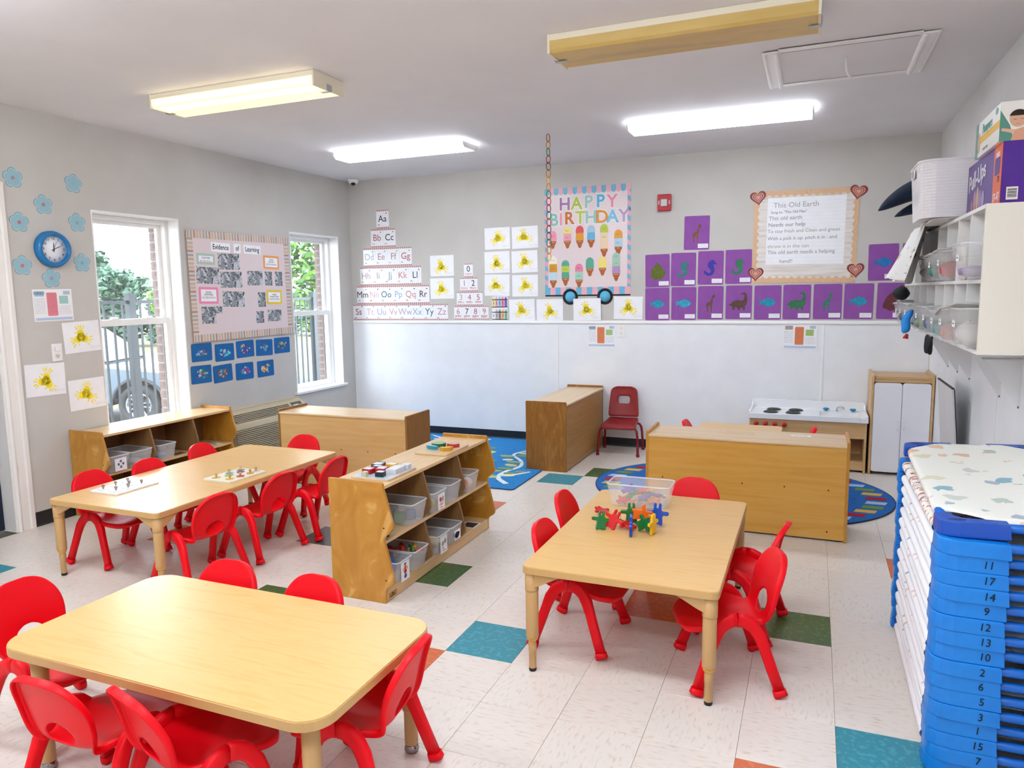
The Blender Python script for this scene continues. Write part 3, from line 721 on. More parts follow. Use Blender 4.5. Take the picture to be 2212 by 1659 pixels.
def purple(x, z, shape, col, lab, seed, sx=1.0):
    rnd = random.Random(seed)
    t = thing('animal_painting', lab, 'painting', mtx=on_back(x, z, R(rnd.uniform(-.8, .8))), group='purple animal paintings')
    MB().box(-0.114, 0.114, -0.152, 0.152, 0, 0.0006).build('paper', M_PURP, t)
    for s1 in (-1, 1):
        for s2 in (-1, 1):
            MB().prism([(s1 * .1135, s2 * .1515), (s1 * .0955, s2 * .1515), (s1 * .1135, s2 * .1335)], 0.0006, 0.0009).build('tape_corner', mat('clear_tape', 'a979b6', 0.15), t)
    p = {'fish': _FISH, 'giraffe': _GIR, 'dino': _DINO}.get(shape) or (_tree(rnd) if shape == 'tree' else _seahorse(rnd))
    p = [(q[0] * sx + rnd.uniform(-.0015, .0015), q[1] + rnd.uniform(-.0015, .0015)) for q in p]
    MB().prism(p, 0.0007, 0.0012).build('painted_animal', noisy('paint_' + col, [col, col + '', '%02x%02x%02x' % tuple(min(255, int(int(col[i:i + 2], 16) * 1.18)) for i in (0, 2, 4))], (30, 30, 1), 0.7), t)
    lb = MB().box(0.012, 0.104, -0.137, -0.098, 0.0007, 0.0012).build('name_label', M_PAPER, t)
    scribble(lb, 0.02, -0.108, 0.075, 3, rnd, flat('9a9a9c'), 0.0013, 0.001)
_b = 'purple sheet with a '
for a in [(3.758, 2.028, 'giraffe', '7d5236', _b + 'brown giraffe, alone below the fire alarm', 1),
          (3.403, 1.694, 'tree', '5f6b1d', _b + 'olive green frog shape, left end of the upper row', 2), (3.642, 1.701, 'sea', '2f7f78', _b + 'smeared teal and pink sea creature in the upper row', 3),
          (3.887, 1.709, 'sea', '37379f', _b + 'dark blue sea creature in the upper row', 4), (4.130, 1.713, 'sea', '2b7a55', _b + 'large green creature beside the song chart', 5),
          (3.404, 1.384, 'fish', '1f93ab', _b + 'teal fish, left end of the bottom row', 6), (3.649, 1.388, 'fish', '2c9dbd', _b + 'mottled light blue fish, second in the bottom row', 7),
          (3.891, 1.393, 'giraffe', '6b4a3a', _b + 'thin brown giraffe in the bottom row', 8), (4.139, 1.395, 'dino', '5b4034', _b + 'brown long-necked dinosaur in the bottom row', 9),
          (4.386, 1.391, 'fish', '1c8cab', _b + 'plain blue fish below the song chart, left of the green dinosaur', 10), (4.628, 1.393, 'dino', '34704a', _b + 'green long-necked dinosaur below the song chart', 11),
          (4.876, 1.395, 'giraffe', '2c7f63', _b + 'green giraffe below the song chart', 12), (5.119, 1.395, 'fish', '1d8fae', _b + 'blue fish, second from the wall cubby in the bottom row', 13),
          (5.372, 1.396, 'tree', '6a2f35', _b + 'dark red frog shape, right end of the bottom row', 14), (5.294, 1.719, 'fish', '2172b3', _b + 'deep blue fish right of the song chart', 15),
          (5.545, 1.719, 'fish', '2b8a70', _b + 'shape mostly hidden behind the hanging blanket', 16)]:
    purple(*a)

# song chart: This Old Earth
t = thing('song_chart', 'handwritten This Old Earth song chart with dotted border and hearts', 'chart', mtx=on_back(4.670, 1.958, R(-0.6)))
_bor = spots('dotted_tan_border', 'e3bd98', ['b98457', 'c08e60'], 62, 0.3, 0.4, rand=0.1)
MB().box(-0.42, 0.42, -0.398, 0.398, 0, 0.0005).build('backing', mat('white_plank_print', 'e9e4de', 0.5), t)
for i in range(9):
    MB().box(-0.38, 0.385, -0.352 + 0.079 * i, -0.352 + 0.079 * i + 0.0755, 0.0005, 0.0012).build('printed_plank', noisy('whitewashed_plank', ['ece7e1', 'e4ddd5', 'cfc4b8'], (3, 40, 1), 0.5, 4), t)
def scallop(x0, y0, x1, y1, d, n, nx, ny):
    p = [(x0, y0)]
    for q in range(n):
        for s_, dd in ((0.15, 0.75), (0.5, 1.1), (0.85, 0.75)):
            f = (q + s_) / n; p.append((x0 + (x1 - x0) * f + nx * d * dd, y0 + (y1 - y0) * f + ny * d * dd))
    return p + [(x1, y1)]
for a in ((-0.42, 0.398, 0.42, 0.398, 0.055, 14, 0, -1), (0.42, -0.398, -0.42, -0.398, 0.055, 14, 0, 1), (-0.42, -0.36, -0.42, 0.36, 0.045, 12, 1, 0), (0.42, 0.36, 0.42, -0.36, 0.045, 12, -1, 0)):
    MB().prism(scallop(*a), 0.0012, 0.002).build('dotted_border', _bor, t)
pp = MB().box(-0.315, 0.315, -0.287, 0.287, 0.0015, 0.0022).build('ruled_paper', M_PAPER, t, (0.006, 0.05, 0.0008))
b = MB()
for i in range(17): b.box(-0.312, 0.312, 0.25 - 0.032 * i, 0.2508 - 0.032 * i, 0.0022, 0.0024)
tag(b.build('ruled_lines', flat('cfd3d6'), pp), kind='stuff')
for x, z, w, s, col in ((4.409, 2.228, 'This Old Earth', .062, 'a9aaa8'), (4.39, 2.170, 'Sung to: "This Old Man"', .030, '4a4a4c'), (4.375, 2.119, 'This old earth', .047, '8d9a86'), (4.372, 2.062, 'Needs our help', .047, '7d7f80'),
                       (4.368, 2.007, 'To stay fresh and Clean and green', .042, '93a888'), (4.370, 1.945, 'With a pick it up: pitch it in : and', .042, '86868c'), (4.372, 1.877, 'throw it in the can', .045, '9db39a'),
                       (4.373, 1.825, 'This old earth needs a helping', .045, '8a8a92'), (4.474, 1.748, 'hand!!', .045, '8f918f')):
    text(w, s, flat(col), pp, x - 4.676, z - 2.008, 0.0026, 'song_line', 'LEFT', R(0.4), sx={.042: 1.0, .047: 1.02}.get(s, 1.0))
def heart(s, cx=0, cy=0):
    return [(cx + s * 16 * math.sin(2 * PI * i / 28) ** 3 / 16, cy + s * (13 * math.cos(2 * PI * i / 28) - 5 * math.cos(4 * PI * i / 28) - 2 * math.cos(6 * PI * i / 28) - math.cos(8 * PI * i / 28)) / 16) for i in range(28)]
for x, z, ro in ((4.279, 2.306, 8), (5.079, 2.317, -8), (4.281, 1.644, 0), (5.088, 1.669, 4)):
    h = MB().prism(heart(0.068), 0.002, 0.0028).build('paper_heart', flat('8c3a38', 0.5), t, (x - 4.670, z - 1.958, 0), (0, 0, R(ro)))
    for k, (s, c) in enumerate(((0.05, 'e0b2a0'), (0.043, '99443f'), (0.034, 'e2b5a2'), (0.027, 'a85048'), (0.02, 'dfa491'))):
        MB().prism(heart(s), 0.0028 + 0.0002 * k, 0.003 + 0.0002 * k).build('heart_layer', flat(c, 0.5), h)

# lesson sheets
def lesson(mtx, label, head, c1, c2, title):
    rnd = random.Random(label)
    t = thing('lesson_sheet', label, 'paper', mtx=mtx)
    MB().box(-0.1395, 0.1395, -0.107, 0.107, 0, 0.0006).build('paper', M_GLOSSP, t)
    MB().box(-0.125, -0.06, 0.06, 0.094, 0.0006, 0.001).build('heading_picture', flat(head), t)
    text(title, 0.02, flat('203040'), t, -0.094, 0.08, 0.0012)
    MB().prism(rrect(-0.043, 0.03, -0.072, 0.085, 0.008), 0.0006, 0.0011).build('text_column', flat(c1), t)
    MB().prism(rrect(0.045, 0.11, 0.008, 0.062, 0.006), 0.0006, 0.0011).build('note_box', flat(c2), t)
    MB().box(0.078, 0.125, 0.07, 0.095, 0.0006, 0.001).build('corner_box', flat('b5c9d8'), t)
    MB().box(-0.13, 0.13, -0.1, -0.083, 0.0006, 0.001).build('footer_band', flat('b9cbe4'), t)
    scribble(t, -0.13, 0.045, 0.075, 12, rnd, flat('9ea2aa'), 0.0007, 0.0014)
    scribble(t, 0.04, -0.008, 0.085, 7, rnd, flat('9ea2aa'), 0.0007, 0.0014)
    scribble(t, -0.036, 0.07, 0.058, 14, rnd, flat('a8565a'), 0.0012, 0.001)
lesson(on_left(-3.494, 1.473, R(0.5)), 'printed science lesson sheet with pink column below the clock', '9fc0d8', 'e58a96', 'a6cfc6', 'SCIENCE')
lesson(on_back(2.865, 1.081, 0, 0.006), 'printed lesson sheet with orange column beside the back wall outlet', 'a9b5bd', 'e28558', 'a9c77f', 'BLOCK')
lesson(on_back(4.664, 1.091, R(-0.5), 0.006), 'printed lesson sheet with orange column above the toy kitchen', 'a79c9c', 'e28558', 'a3c46f', '')

# outlets
def outlet(mtx, label, plugs=True):
    t = thing('wall_outlet', label, 'outlet', mtx=mtx)
    MB().box(-0.037, 0.037, -0.06, 0.06, 0, 0.005).build('cover_plate', M_TRIM, t, bevel=0.002)
    for i, yy in enumerate((0.025, -0.025)):
        s = MB().prism(ellipse(0, yy, 0.019, 0.017, 0, 16), 0.005, 0.009 if plugs else 0.0065).build('socket', mat('ivory_plastic', 'ebe7dc', 0.35), t)
        if not plugs and i == 1:
            b = MB(); b.box(-0.008, -0.005, yy - 0.002, yy + 0.008, 0.0065, 0.0072); b.box(0.005, 0.008, yy - 0.002, yy + 0.008, 0.0065, 0.0072); b.prism(ellipse(0, yy - 0.009, 0.003, 0.003), 0.0065, 0.0072)
            tag(b.build('slots', K, s), kind='stuff')
        elif not plugs:
            MB().lathe([(0.02, 0.0066), (0.02, 0.012), (0.016, 0.014), (0, 0.014)], 16).build('plug_cap', M_TRIM, s, (0, yy, 0))
outlet(on_back(3.061, 1.132, 0, 0.005), 'white double outlet with plug covers on the back wall')
outlet(on_left(-3.500, 1.152), 'white outlet plate beside the handprint suns on the window wall', False)

# clock and flowers
t = thing('wall_clock', 'round wall clock with thick blue rim', 'clock', mtx=on_left(-3.472, 1.846))
MB().lathe([(0.0, 0.001), (0.122, 0.001), (0.122, 0.02), (0.112, 0.045), (0.098, 0.05), (0.09, 0.042), (0.089, 0.02), (0.0, 0.02)], 48).build('rim', mat('clock_blue', '1577b6', 0.25), t)
f = MB().lathe([(0, 0.024), (0.0888, 0.024), (0.0888, 0.021)], 48).build('dial', flat('f5f6f8', 0.4), t)
for n in range(1, 13):
    a = R(90 - 30 * n); text(str(n), 0.026, flat('2a2d33'), f, 0.071 * math.cos(a), 0.071 * math.sin(a), 0.0245, 'hour_number')
for nm, ang, L, w in (('hour_hand', 90 - 2, 0.046, 0.003), ('minute_hand', 90 - 66, 0.062, 0.0022), ('second_hand', 90 - 25, 0.06, 0.001)):
    MB().prism([(-0.018, -w), (L * 0.6, -w), (L, -0.0004), (L, 0.0004), (L * 0.6, w), (-0.018, w)], 0.0262, 0.0268).build(nm, flat('22384f'), t, rot=(0, 0, R(ang)))
MB().lathe([(0, 0.03), (0.005, 0.029), (0.005, 0.026)], 12).build('hub_pin', flat('22384f'), t)
M_PET = flat('96bfca', 0.4); M_PETO = flat('c5dde2', 0.35); M_PETE = flat('7fa9b6', 0.4)
def petals(r0, r1, cw, n=5):
    p = []
    for i in range(n * 10):
        a = 2 * PI * i / (n * 10) + PI / 2; k = abs(math.cos(n / 2 * (a - PI / 2)))
        rr = r0 + (r1 - r0) * k ** 0.55
        p.append((rr * math.cos(a), rr * math.sin(a)))
    return p
for y, z, pos, ro, cc in ((-3.687, 2.287, 'highest beside the door casing', 4, 'b88f9a'), (-3.27, 2.303, 'at the upper right of the group', -8, '9fb6be'), (-3.5, 2.138, 'directly above the clock', 5, 'b5808c'), (-3.673, 2.009, 'left of the clock, upper', 0, 'c7747f'),
                       (-3.267, 2.039, 'right of the clock, upper', 3, '8fa9b8'), (-3.68, 1.732, 'left of the clock, lower', -4, 'cc6f78'), (-3.255, 1.763, 'right of the clock, lower', 0, '86a6ba'), (-3.49, 1.653, 'directly below the clock', 6, 'a99aae')):
    t = thing('paper_flower', 'pale blue paper flower %s' % pos, 'decoration', mtx=on_left(y, z, R(ro)), group='paper flowers around the clock')
    MB().prism(petals(0.043, 0.066, 0), 0, 0.0008).build('cutout', M_PETE, t)
    MB().prism(petals(0.038, 0.059, 0), 0.0008, 0.0011).build('white_outline', M_PETO, t)
    MB().prism(petals(0.035, 0.0555, 0), 0.0011, 0.0014).build('petals', M_PET, t)
    MB().prism(ellipse(0, 0, 0.012, 0.012), 0.0014, 0.0018).build('centre', flat(cc), t)

# Evidence of Learning board
t = thing('learning_board', 'pink Evidence of Learning bulletin board with pencil-print border and photos', 'bulletin board', mtx=on_left(-1.690, 1.603, R(0.5)))
MB().box(-0.612, 0.612, -0.452, 0.452, 0, 0.012).build('backing', mat('pale_pink_paper', 'e3d3d3', 0.7), t, bevel=0.001)
_pen = ['d9cabb', 'c9b3a2', 'ddd2c6', 'c4a08e', 'd9cabb', '9fa7b0', 'dccfc2', 'b98a78', 'd9cabb', 'cbb8a8']
_px, _py = stripes('pencil_print_h', _pen, 6, 0), stripes('pencil_print_v', _pen, 6, 1)
for nm, q, m in (('pencil_border', (-0.625, 0.625, 0.4, 0.462), _px), ('pencil_border', (-0.625, 0.625, -0.462, -0.4), _px), ('pencil_border', (-0.625, -0.565, -0.4, 0.4), _py), ('pencil_border', (0.565, 0.625, -0.4, 0.4), _py)):
    MB().box(q[0], q[1], q[2], q[3], 0.012, 0.0135).build(nm, m, t)
for w, y, z, ww, s in (('Evidence', -1.945, 1.939, 0.22, 0.062), ('of', -1.749, 1.937, 0.085, 0.062), ('Learning', -1.561, 1.934, 0.215, 0.062)):
    s_ = MB().box(-ww / 2, ww / 2, -0.04, 0.038, 0.012, 0.0128).build('title_strip', M_PAPER, t, (y + 1.690, z - 1.603, 0), (0, 0, R(-1.2)))
    text(w, s, K, s_, 0, -0.002, 0.0132, sx=0.85, bold=0.0006)
for y, z, w, h, c, tx in ((-2.123, 1.834, .20, .092, 'b5cabb', 'STORYTIME'), (-2.119, 1.529, .215, .14, 'ef8fb4', 'SOCIAL/\nEMOTIONAL'), (-1.316, 1.823, .215, .125, 'f2a462', 'Creative\nExpression'), (-1.301, 1.498, .21, .132, 'efcf3a', 'Language\nEmergent Literacy')):
    c_ = MB().prism(rrect(-w / 2, w / 2, -h / 2, h / 2, 0.008), 0.012, 0.013).build('topic_card', flat(c), t, (y + 1.690, z - 1.603, 0), (0, 0, R(-1.5)))
    MB().box(-w / 2 + 0.022, w / 2 - 0.022, -h / 2 + 0.02, h / 2 - 0.02, 0.013, 0.0134).build('white_label', M_PAPER, c_)
    text(tx, 0.02 if '\n' in tx else 0.021, K, c_, 0, 0.016 if '\n' in tx else 0.008, 0.0137, sx=0.85)
    scribble(c_, -w / 2 + 0.035, -0.016, w - 0.07, 2, random.Random(tx), flat('6b6b6e'), 0.0135, 0.003)
_pho = noisy('black_and_white_photo', ['20242a', '6a6f76', 'd9dce0', '3c4148'], (26, 26, 1), 0.35, 5, 1.0, 1.2, [0.32, 0.45, 0.58, 0.7])
def photo(y, z, w, h, seed):
    rnd = random.Random(seed)
    p = MB().box(-w / 2, w / 2, -h / 2, h / 2, 0.012, 0.0128).build('photo', _pho, t, (y + 1.690, z - 1.603, 0), (0, 0, R(rnd.uniform(-2.5, 1))))
    b = MB()
    for i in range(max(1, int(w / 0.09))):
        x = -w / 2 + 0.05 + i * 0.085 + rnd.uniform(-.008, .008)
        if x > w / 2 - 0.03: break
        b.prism(ellipse(x, h * 0.12, 0.019, 0.022), 0.0128, 0.0131); b.prism([(x - 0.03, -h * 0.42), (x + 0.03, -h * 0.42), (x + 0.022, -0.012), (x - 0.022, -0.012)], 0.0128, 0.0131)
    tag(b.build('figures_print', flat('8f9499', 0.35), p), kind='stuff')
for i, a in enumerate([(-1.861, 1.818, .255, .138), (-2.112, 1.697, .25, .138), (-1.845, 1.662, .262, .138), (-1.830, 1.491, .265, .135), (-2.131, 1.363, .16, .142), (-2.013, 1.403, .07, .062), (-1.545, 1.676, .20, .13), (-1.366, 1.673, .098, .128),
                       (-1.224, 1.671, .10, .135), (-1.473, 1.479, .10, .135), (-1.510, 1.319, .10, .108), (-1.310, 1.326, .19, .108)]): photo(*a, i)

# nine torn-paper collages under the board
M_BLUE = noisy('blue_construction_paper', ['135f9f', '1768ab'], (9, 9, 9), 0.85)
_pos = ['top row, first from the big window', 'top row, second from the big window', 'top row, middle', 'top row, fourth from the big window', 'top row, nearest the small window',
        'bottom row, first from the big window', 'bottom row, second from the big window', 'bottom row, third from the big window', 'bottom row, nearest the small window']
_pal = [['7a4fa0', '4fb3c6', 'a8cfe0', '8a5a4a', '5f7fc0'], ['4fb9cf', '6fc7d6', '6f3f8f', 'a8d8e4', '3f9fb8'], ['2f4fa0', 'd9a58a', '6b3f9a', '3fa0b0', 'e0b9a0'], ['2fa0b4', '57bfcc', '7f5546', 'b8e0e8', 'c83f6f'], ['8a5f4f', '3f9f6f', '5fb0c0', 'd9c04f', '7a5546'],
        ['2f9f55', '7fc0d8', '6f4f9f', 'c98f7a', 'a8d0dc'], ['7f5a50', 'c99f8a', '9a7060', '6fb8c8', '7a5248'], ['3fa8bf', '5fbccb', '9fd6df', '7f5a9a', 'b03f8a'], ['d8b04f', 'c05f4f', '4fb0bf', 'e6c9b0', '3f9f7a']]
for i, (y, z) in enumerate([(-2.224, 1.049), (-1.966, 1.029), (-1.713, 1.040), (-1.461, 1.034), (-1.213, 1.038), (-2.244, .864), (-2.001, .847), (-1.735, .840), (-1.460, .836)]):
    rnd = random.Random(40 + i)
    t = thing('paper_collage', 'blue torn-paper collage below the board, ' + _pos[i], 'artwork', mtx=on_left(y, z, R(rnd.uniform(-2, 2.5))), group='blue collages under the bulletin board')
    MB().prism(rrect(-0.113, 0.113, -0.076, 0.076, 0.012, 2), 0, 0.0006).build('paper', M_BLUE, t)
    for k in range(26):
        a = rnd.uniform(0, 2 * PI); rr = rnd.uniform(0.25, 1.0)
        cx, cy = 0.062 * rr * math.cos(a), 0.04 * rr * math.sin(a)
        s = rnd.uniform(0.009, 0.019); ro = rnd.uniform(0, PI)
        p = [(cx + s * math.cos(ro + q * PI / 2 + rnd.uniform(-.3, .3)), cy + 0.8 * s * math.sin(ro + q * PI / 2 + rnd.uniform(-.3, .3))) for q in range(4)]
        MB().prism(p, 0.0006 + k * 0.00008, 0.0009 + k * 0.00008).build('paper_scrap', flat(rnd.choice(_pal[i])), t)
# ------------------------------------------------------------------ rugs
M_RUGB = noisy('blue_rug_pile', ['0d5aa6', '1369b8', '0a4f96'], (60, 60, 60), 0.95, 4, 1.0, bump=0.3)
t = thing('leaf_rug', 'bright blue rug with pale branches and green leaves', 'rug', (0, 0, 0))
RX0, RX1, RY0, RY1 = 0.55, 2.675, -1.86, -0.03
_ro = [(RX0, RY0), (RX1 - 0.02, RY0), (RX1, RY0 + 0.02), (RX1, -1.2), (2.52, -1.2), (2.52, RY1), (RX0, RY1)]
MB().prism(_ro, 0.001, 0.009).build('pile', noisy('rug_blue_leaf', ['1577bd', '1d86cc', '1069ab'], (50, 50, 50), 0.95, 4, 1.0, bump=0.3), t)
MB().tube([(x, y, 0.005) for x, y in ((RX0 + .003, RY0 + .003), (RX1 - 0.02, RY0 + .003), (RX1 - .003, RY0 + 0.02), (RX1 - .003, -1.203), (2.517, -1.203), (2.517, RY1 - .003), (RX0 + .003, RY1 - .003))], 0.0045, 6, closed=True).build('bound_edge', mat('dark_blue_binding', '12304f', 0.8), t)
_lf = [flat('9db07a', 0.95), flat('c4cf9a', 0.95), flat('7f9a66', 0.95), flat('dfe3bd', 0.95)]
_br = flat('dfe9f0', 0.95)
def branch(pts, seed, leaves):
    rnd = random.Random(seed)
    sm = []
    for i in range(len(pts) - 1):
        p0, p1, p2, p3 = pts[max(0, i - 1)], pts[i], pts[i + 1], pts[min(len(pts) - 1, i + 2)]
        for k in range(6):
            u = k / 6
            sm.append(tuple(0.5 * (2 * p1[q] + (p2[q] - p0[q]) * u + (2 * p0[q] - 5 * p1[q] + 4 * p2[q] - p3[q]) * u * u + (3 * p1[q] - p0[q] - 3 * p2[q] + p3[q]) * u ** 3) for q in (0, 1)))
    sm.append(pts[-1])
    l, r_ = [], []
    for i, p in enumerate(sm):
        a, b = sm[max(0, i - 1)], sm[min(len(sm) - 1, i + 1)]
        dx, dy = b[0] - a[0], b[1] - a[1]; n = math.hypot(dx, dy) or 1; w = 0.022 * (1 - 0.5 * i / len(sm))
        l.append((p[0] - dy / n * w, p[1] + dx / n * w)); r_.append((p[0] + dy / n * w, p[1] - dx / n * w))
    MB().prism(l + r_[::-1], 0.0085, 0.0105).build('branch', _br, t)
    for k in range(leaves):
        p = sm[int(rnd.uniform(2, len(sm) - 1))]; s = rnd.choice((-1, 1))
        cx, cy = p[0] + s * rnd.uniform(0.06, 0.11), p[1] + rnd.uniform(-0.03, 0.03)
        if RX0 + 0.09 < cx < (RX1 - 0.09 if cy < -1.25 else 2.43) and RY0 + 0.07 < cy < RY1 - 0.05:
            MB().prism(ellipse(cx, cy, rnd.uniform(0.05, 0.075), rnd.uniform(0.026, 0.036), rnd.uniform(-0.3, 0.3)), 0.0085, 0.0108 + 0.0002 * k).build('leaf', rnd.choice(_lf), t)
branch([(2.56, -1.72), (2.42, -1.56), (2.40, -1.36), (2.45, -1.15), (2.38, -0.95), (2.22, -0.72), (2.30, -0.45), (2.18, -0.2)], 1, 20)
branch([(2.42, -1.5), (2.52, -1.42), (2.60, -1.30)], 2, 4)
branch([(2.02, -1.7), (1.9, -1.35), (2.02, -1.05), (1.86, -0.72), (1.72, -0.4), (1.56, -0.16)], 3, 18)
branch([(1.30, -1.7), (1.22, -1.3), (1.32, -0.9), (1.16, -0.55), (1.26, -0.3), (1.02, -0.12)], 4, 16)
text('Lakeshore', 0.075, flat('e8eef2', 0.9), t, 2.26, -1.79, 0.0105)

t = thing('round_rug', 'round dark blue rug edged with coloured blocks', 'rug', (4.27, -1.26, 0))
def _clip(p): return (p[0], max(p[1], -0.665) if -0.5 < p[0] < 0.735 else min(p[1], 0.79)) if True else p
MB().prism([_clip(q) for q in ellipse(0, 0, 1.08, 0.88, 0, 96)], 0.001, 0.009).build('pile', M_RUGB, t)
MB().tube([(x, y, 0.005) for x, y in [_clip(q) for q in ellipse(0, 0, 1.076, 0.876, 0, 96)]], 0.0055, 6, closed=True).build('bound_edge', mat('brown_black_binding', '2a231f', 0.9), t)
_bc = ['b3202c', 'd9b45a', '6f8f3a', 'a9c2dd']
for i in range(40):
    a = 2 * PI * i / 40 + 0.04
    cx, cy = 0.955 * math.cos(a), 0.765 * math.sin(a); c, s = math.cos(a), math.sin(a)
    if -0.58 < cx < 0.82 and cy < -0.6: continue
    MB().prism([(cx - 0.075, cy - 0.035), (cx + 0.055, cy - 0.035), (cx + 0.075, cy + 0.035), (cx - 0.055, cy + 0.035)], 0.0085, 0.0105).build('colour_block', flat(_bc[i % 4], 0.95), t)

# ------------------------------------------------------------------ children's red stacking chairs
M_RED = mat('red_chair_plastic', (0.84, 0.0, 0.008, 1), 0.42, spec=0.28)
_ST = [(-.190, .506, .028, .0), (-.187, .498, .062, .003), (-.181, .482, .090, .007), (-.171, .452, .115, .011), (-.159, .415, .130, .015), (-.148, .375, .135, .017), (-.140, .335, .132, .017), (-.133, .305, .126, .016),
       (-.124, .280, .114, .014), (-.107, .262, .104, .012), (-.080, .253, .108, .018), (-.04, .247, .128, .034), (.01, .245, .142, .044), (.06, .246, .150, .034), (.11, .249, .151, .016), (.15, .250, .142, .008), (.18, .246, .120, .002), (.198, .238, .088, .0), (.206, .229, .05, .0)]
def _shell():
    NR, NC = 37, 14
    P = []
    for i in range(NR):
        u = i / (NR - 1) * (len(_ST) - 1); k = min(int(u), len(_ST) - 2); f = u - k
        p0, p1, p2, p3 = _ST[max(0, k - 1)], _ST[k], _ST[k + 1], _ST[min(len(_ST) - 1, k + 2)]
        P.append([0.5 * (2 * p1[q] + (p2[q] - p0[q]) * f + (2 * p0[q] - 5 * p1[q] + 4 * p2[q] - p3[q]) * f * f + (3 * p1[q] - p0[q] - 3 * p2[q] + p3[q]) * f ** 3) for q in range(4)])
    N = []; S = [0.0]
    for i in range(NR):
        a, b = P[max(0, i - 1)], P[min(NR - 1, i + 1)]
        tx, tz = b[0] - a[0], b[1] - a[1]; n = math.hypot(tx, tz); N.append((-tz / n, tx / n))
        if i: S.append(S[-1] + math.hypot(P[i][0] - P[i - 1][0], P[i][1] - P[i - 1][1]))
    sc = S[min(range(NR // 2), key=lambda i: abs(P[i][1] - 0.304))]
    A, B = 0.052, 0.042
    def pt(i, y):
        w = P[i][2]; e = P[i][3] * abs(y / w) ** 2.6
        return (P[i][0] + N[i][0] * e, y, P[i][1] + N[i][1] * e)
    ys = [[P[i][2] * (-1 + 2 * j / NC) for j in range(NC + 1)] for i in range(NR)]
    vs = [pt(i, ys[i][j]) for i in range(NR) for j in range(NC + 1)]
    ix = lambda i, j: i * (NC + 1) + j
    faces = []; hole = set()
    for i in range(NR - 1):
        for j in range(NC):
            cy = (ys[i][j] + ys[i][j + 1] + ys[i + 1][j] + ys[i + 1][j + 1]) / 4; cs = (S[i] + S[i + 1]) / 2 - sc
            if (cy / A) ** 2 + (cs / B) ** 2 < 1: hole.add((i, j))
            else: faces.append((ix(i, j), ix(i + 1, j), ix(i + 1, j + 1), ix(i, j + 1)))
    hv = set(q for (i, j) in hole for q in ((i, j), (i + 1, j), (i, j + 1), (i + 1, j + 1)))
    for (i, j) in hv:
        if all(c in hole for c in ((i - 1, j - 1), (i - 1, j), (i, j - 1), (i, j))): continue
        y, s_ = ys[i][j], S[i] - sc; d_ = math.sqrt((y / A) ** 2 + (s_ / B) ** 2) or 1
        y2, s2 = y / d_, s_ / d_ + sc
        k = max(q for q in range(NR) if S[q] <= s2); f = (s2 - S[k]) / (S[k + 1] - S[k])
        a, b = pt(k, y2), pt(k + 1, y2)
        vs[ix(i, j)] = tuple(a[q] + (b[q] - a[q]) * f for q in range(3))
    # rim turned backwards / downwards along the whole outline
    loop = [(0, j) for j in range(NC + 1)] + [(i, NC) for i in range(1, NR)] + [(NR - 1, j) for j in range(NC - 1, -1, -1)] + [(i, 0) for i in range(NR - 2, 0, -1)]
    for dpt, spread in ((0.012, 0.003), (0.024, 0.004)):
        o = len(vs)
        for (i, j) in loop:
            p = vs[ix(i, j)]; yy = p[1] + (spread if p[1] > 0 else -spread if p[1] < 0 else 0)
            vs.append((p[0] - N[i][0] * dpt, yy, p[2] - N[i][1] * dpt))
        n = len(loop)
        for q in range(n):
            w = (q + 1) % n
            if dpt == 0.012: a, b = ix(*loop[q]), ix(*loop[w])
            else: a, b = o - n + q, o - n + w
            faces.append((a, b, o + w, o + q))
    m = MB().add(vs, faces, smooth=True)
    ob = m.build('shell', M_RED, solid=0.006, soff=-1.0, subsurf=1)
    me = bake(ob)
    out = []
    for want in ('backrest', 'seat'):
        bm = bmesh.new(); bm.from_mesh(me)
        def is_seat(f):
            c = f.calc_center_median(); return c.z - 0.262 < (c.x + 0.107) * 1.0
        bmesh.ops.delete(bm, geom=[f for f in bm.faces if is_seat(f) != (want == 'seat')], context='FACES')
        m2 = bpy.data.meshes.new(want); bm.to_mesh(m2); bm.free(); m2.materials.append(M_RED)
        for p in m2.polygons: p.use_smooth = True
        out.append(m2)
    return out
_back_me, _seat_me = _shell()
_legme = {}
def _legs():
    for fx in (1, -1):
        for sy in (1, -1):
            pth = [(0.0, .150, .289), (.02, .150, .287), (.042, .151, .277), (.062, .153, .258), (.080, .157, .228), (.097, .163, .180), (.118, .170, .115), (.148, .180, .026)]
            k = 1.0 if fx > 0 else 1.04
            P = [(fx * k * x, sy * y, z) for x, y, z in pth]
            if fx < 0: P = P[::-1]
            rr = [(0.0255, 0.0155)] * 3 + [(0.0235, 0.015)] * 2 + [(0.0205, 0.014)] * 3
            if fx < 0: rr = rr[::-1]
            b = MB(); b.tube(P, rr, 12, flatn=(0, 1, 0))
            f = MB(); f.tube([(fx * k * .1465, sy * .1795, .032), (fx * k * .150, sy * .181, .018), (fx * k * .1535, sy * .1825, 0.009)], [(0.0235, 0.0165), (0.0255, 0.0175), (0.026, 0.018)], 12, flatn=(0, 1, 0))
            _legme[(fx, sy)] = (b.mesh('leg', M_RED), f.mesh('foot', M_RED))
_legs()
def chair(label, x, y, deg, scale=1.0, z=0.0):
    t = thing('child_chair', label, 'chair', (x, y, z), R(deg), 'red children\'s stacking chairs')
    if scale != 1.0: t.scale = (scale,) * 3
    obj('backrest', _back_me, t); obj('seat', _seat_me, t)
    for k in _legme:
        l = obj('leg', _legme[k][0], t); obj('foot', _legme[k][1], l)
    return t
_c = 'red plastic child chair '
chair(_c + 'at left side of middle table, nearest the camera', 3.862, -3.958, -2)
chair(_c + 'at left side of middle table, beside the toy bin', 3.797, -3.466, 0)
chair(_c + 'at right side of middle table, nearest the camera', 4.494, -4.06, 199)
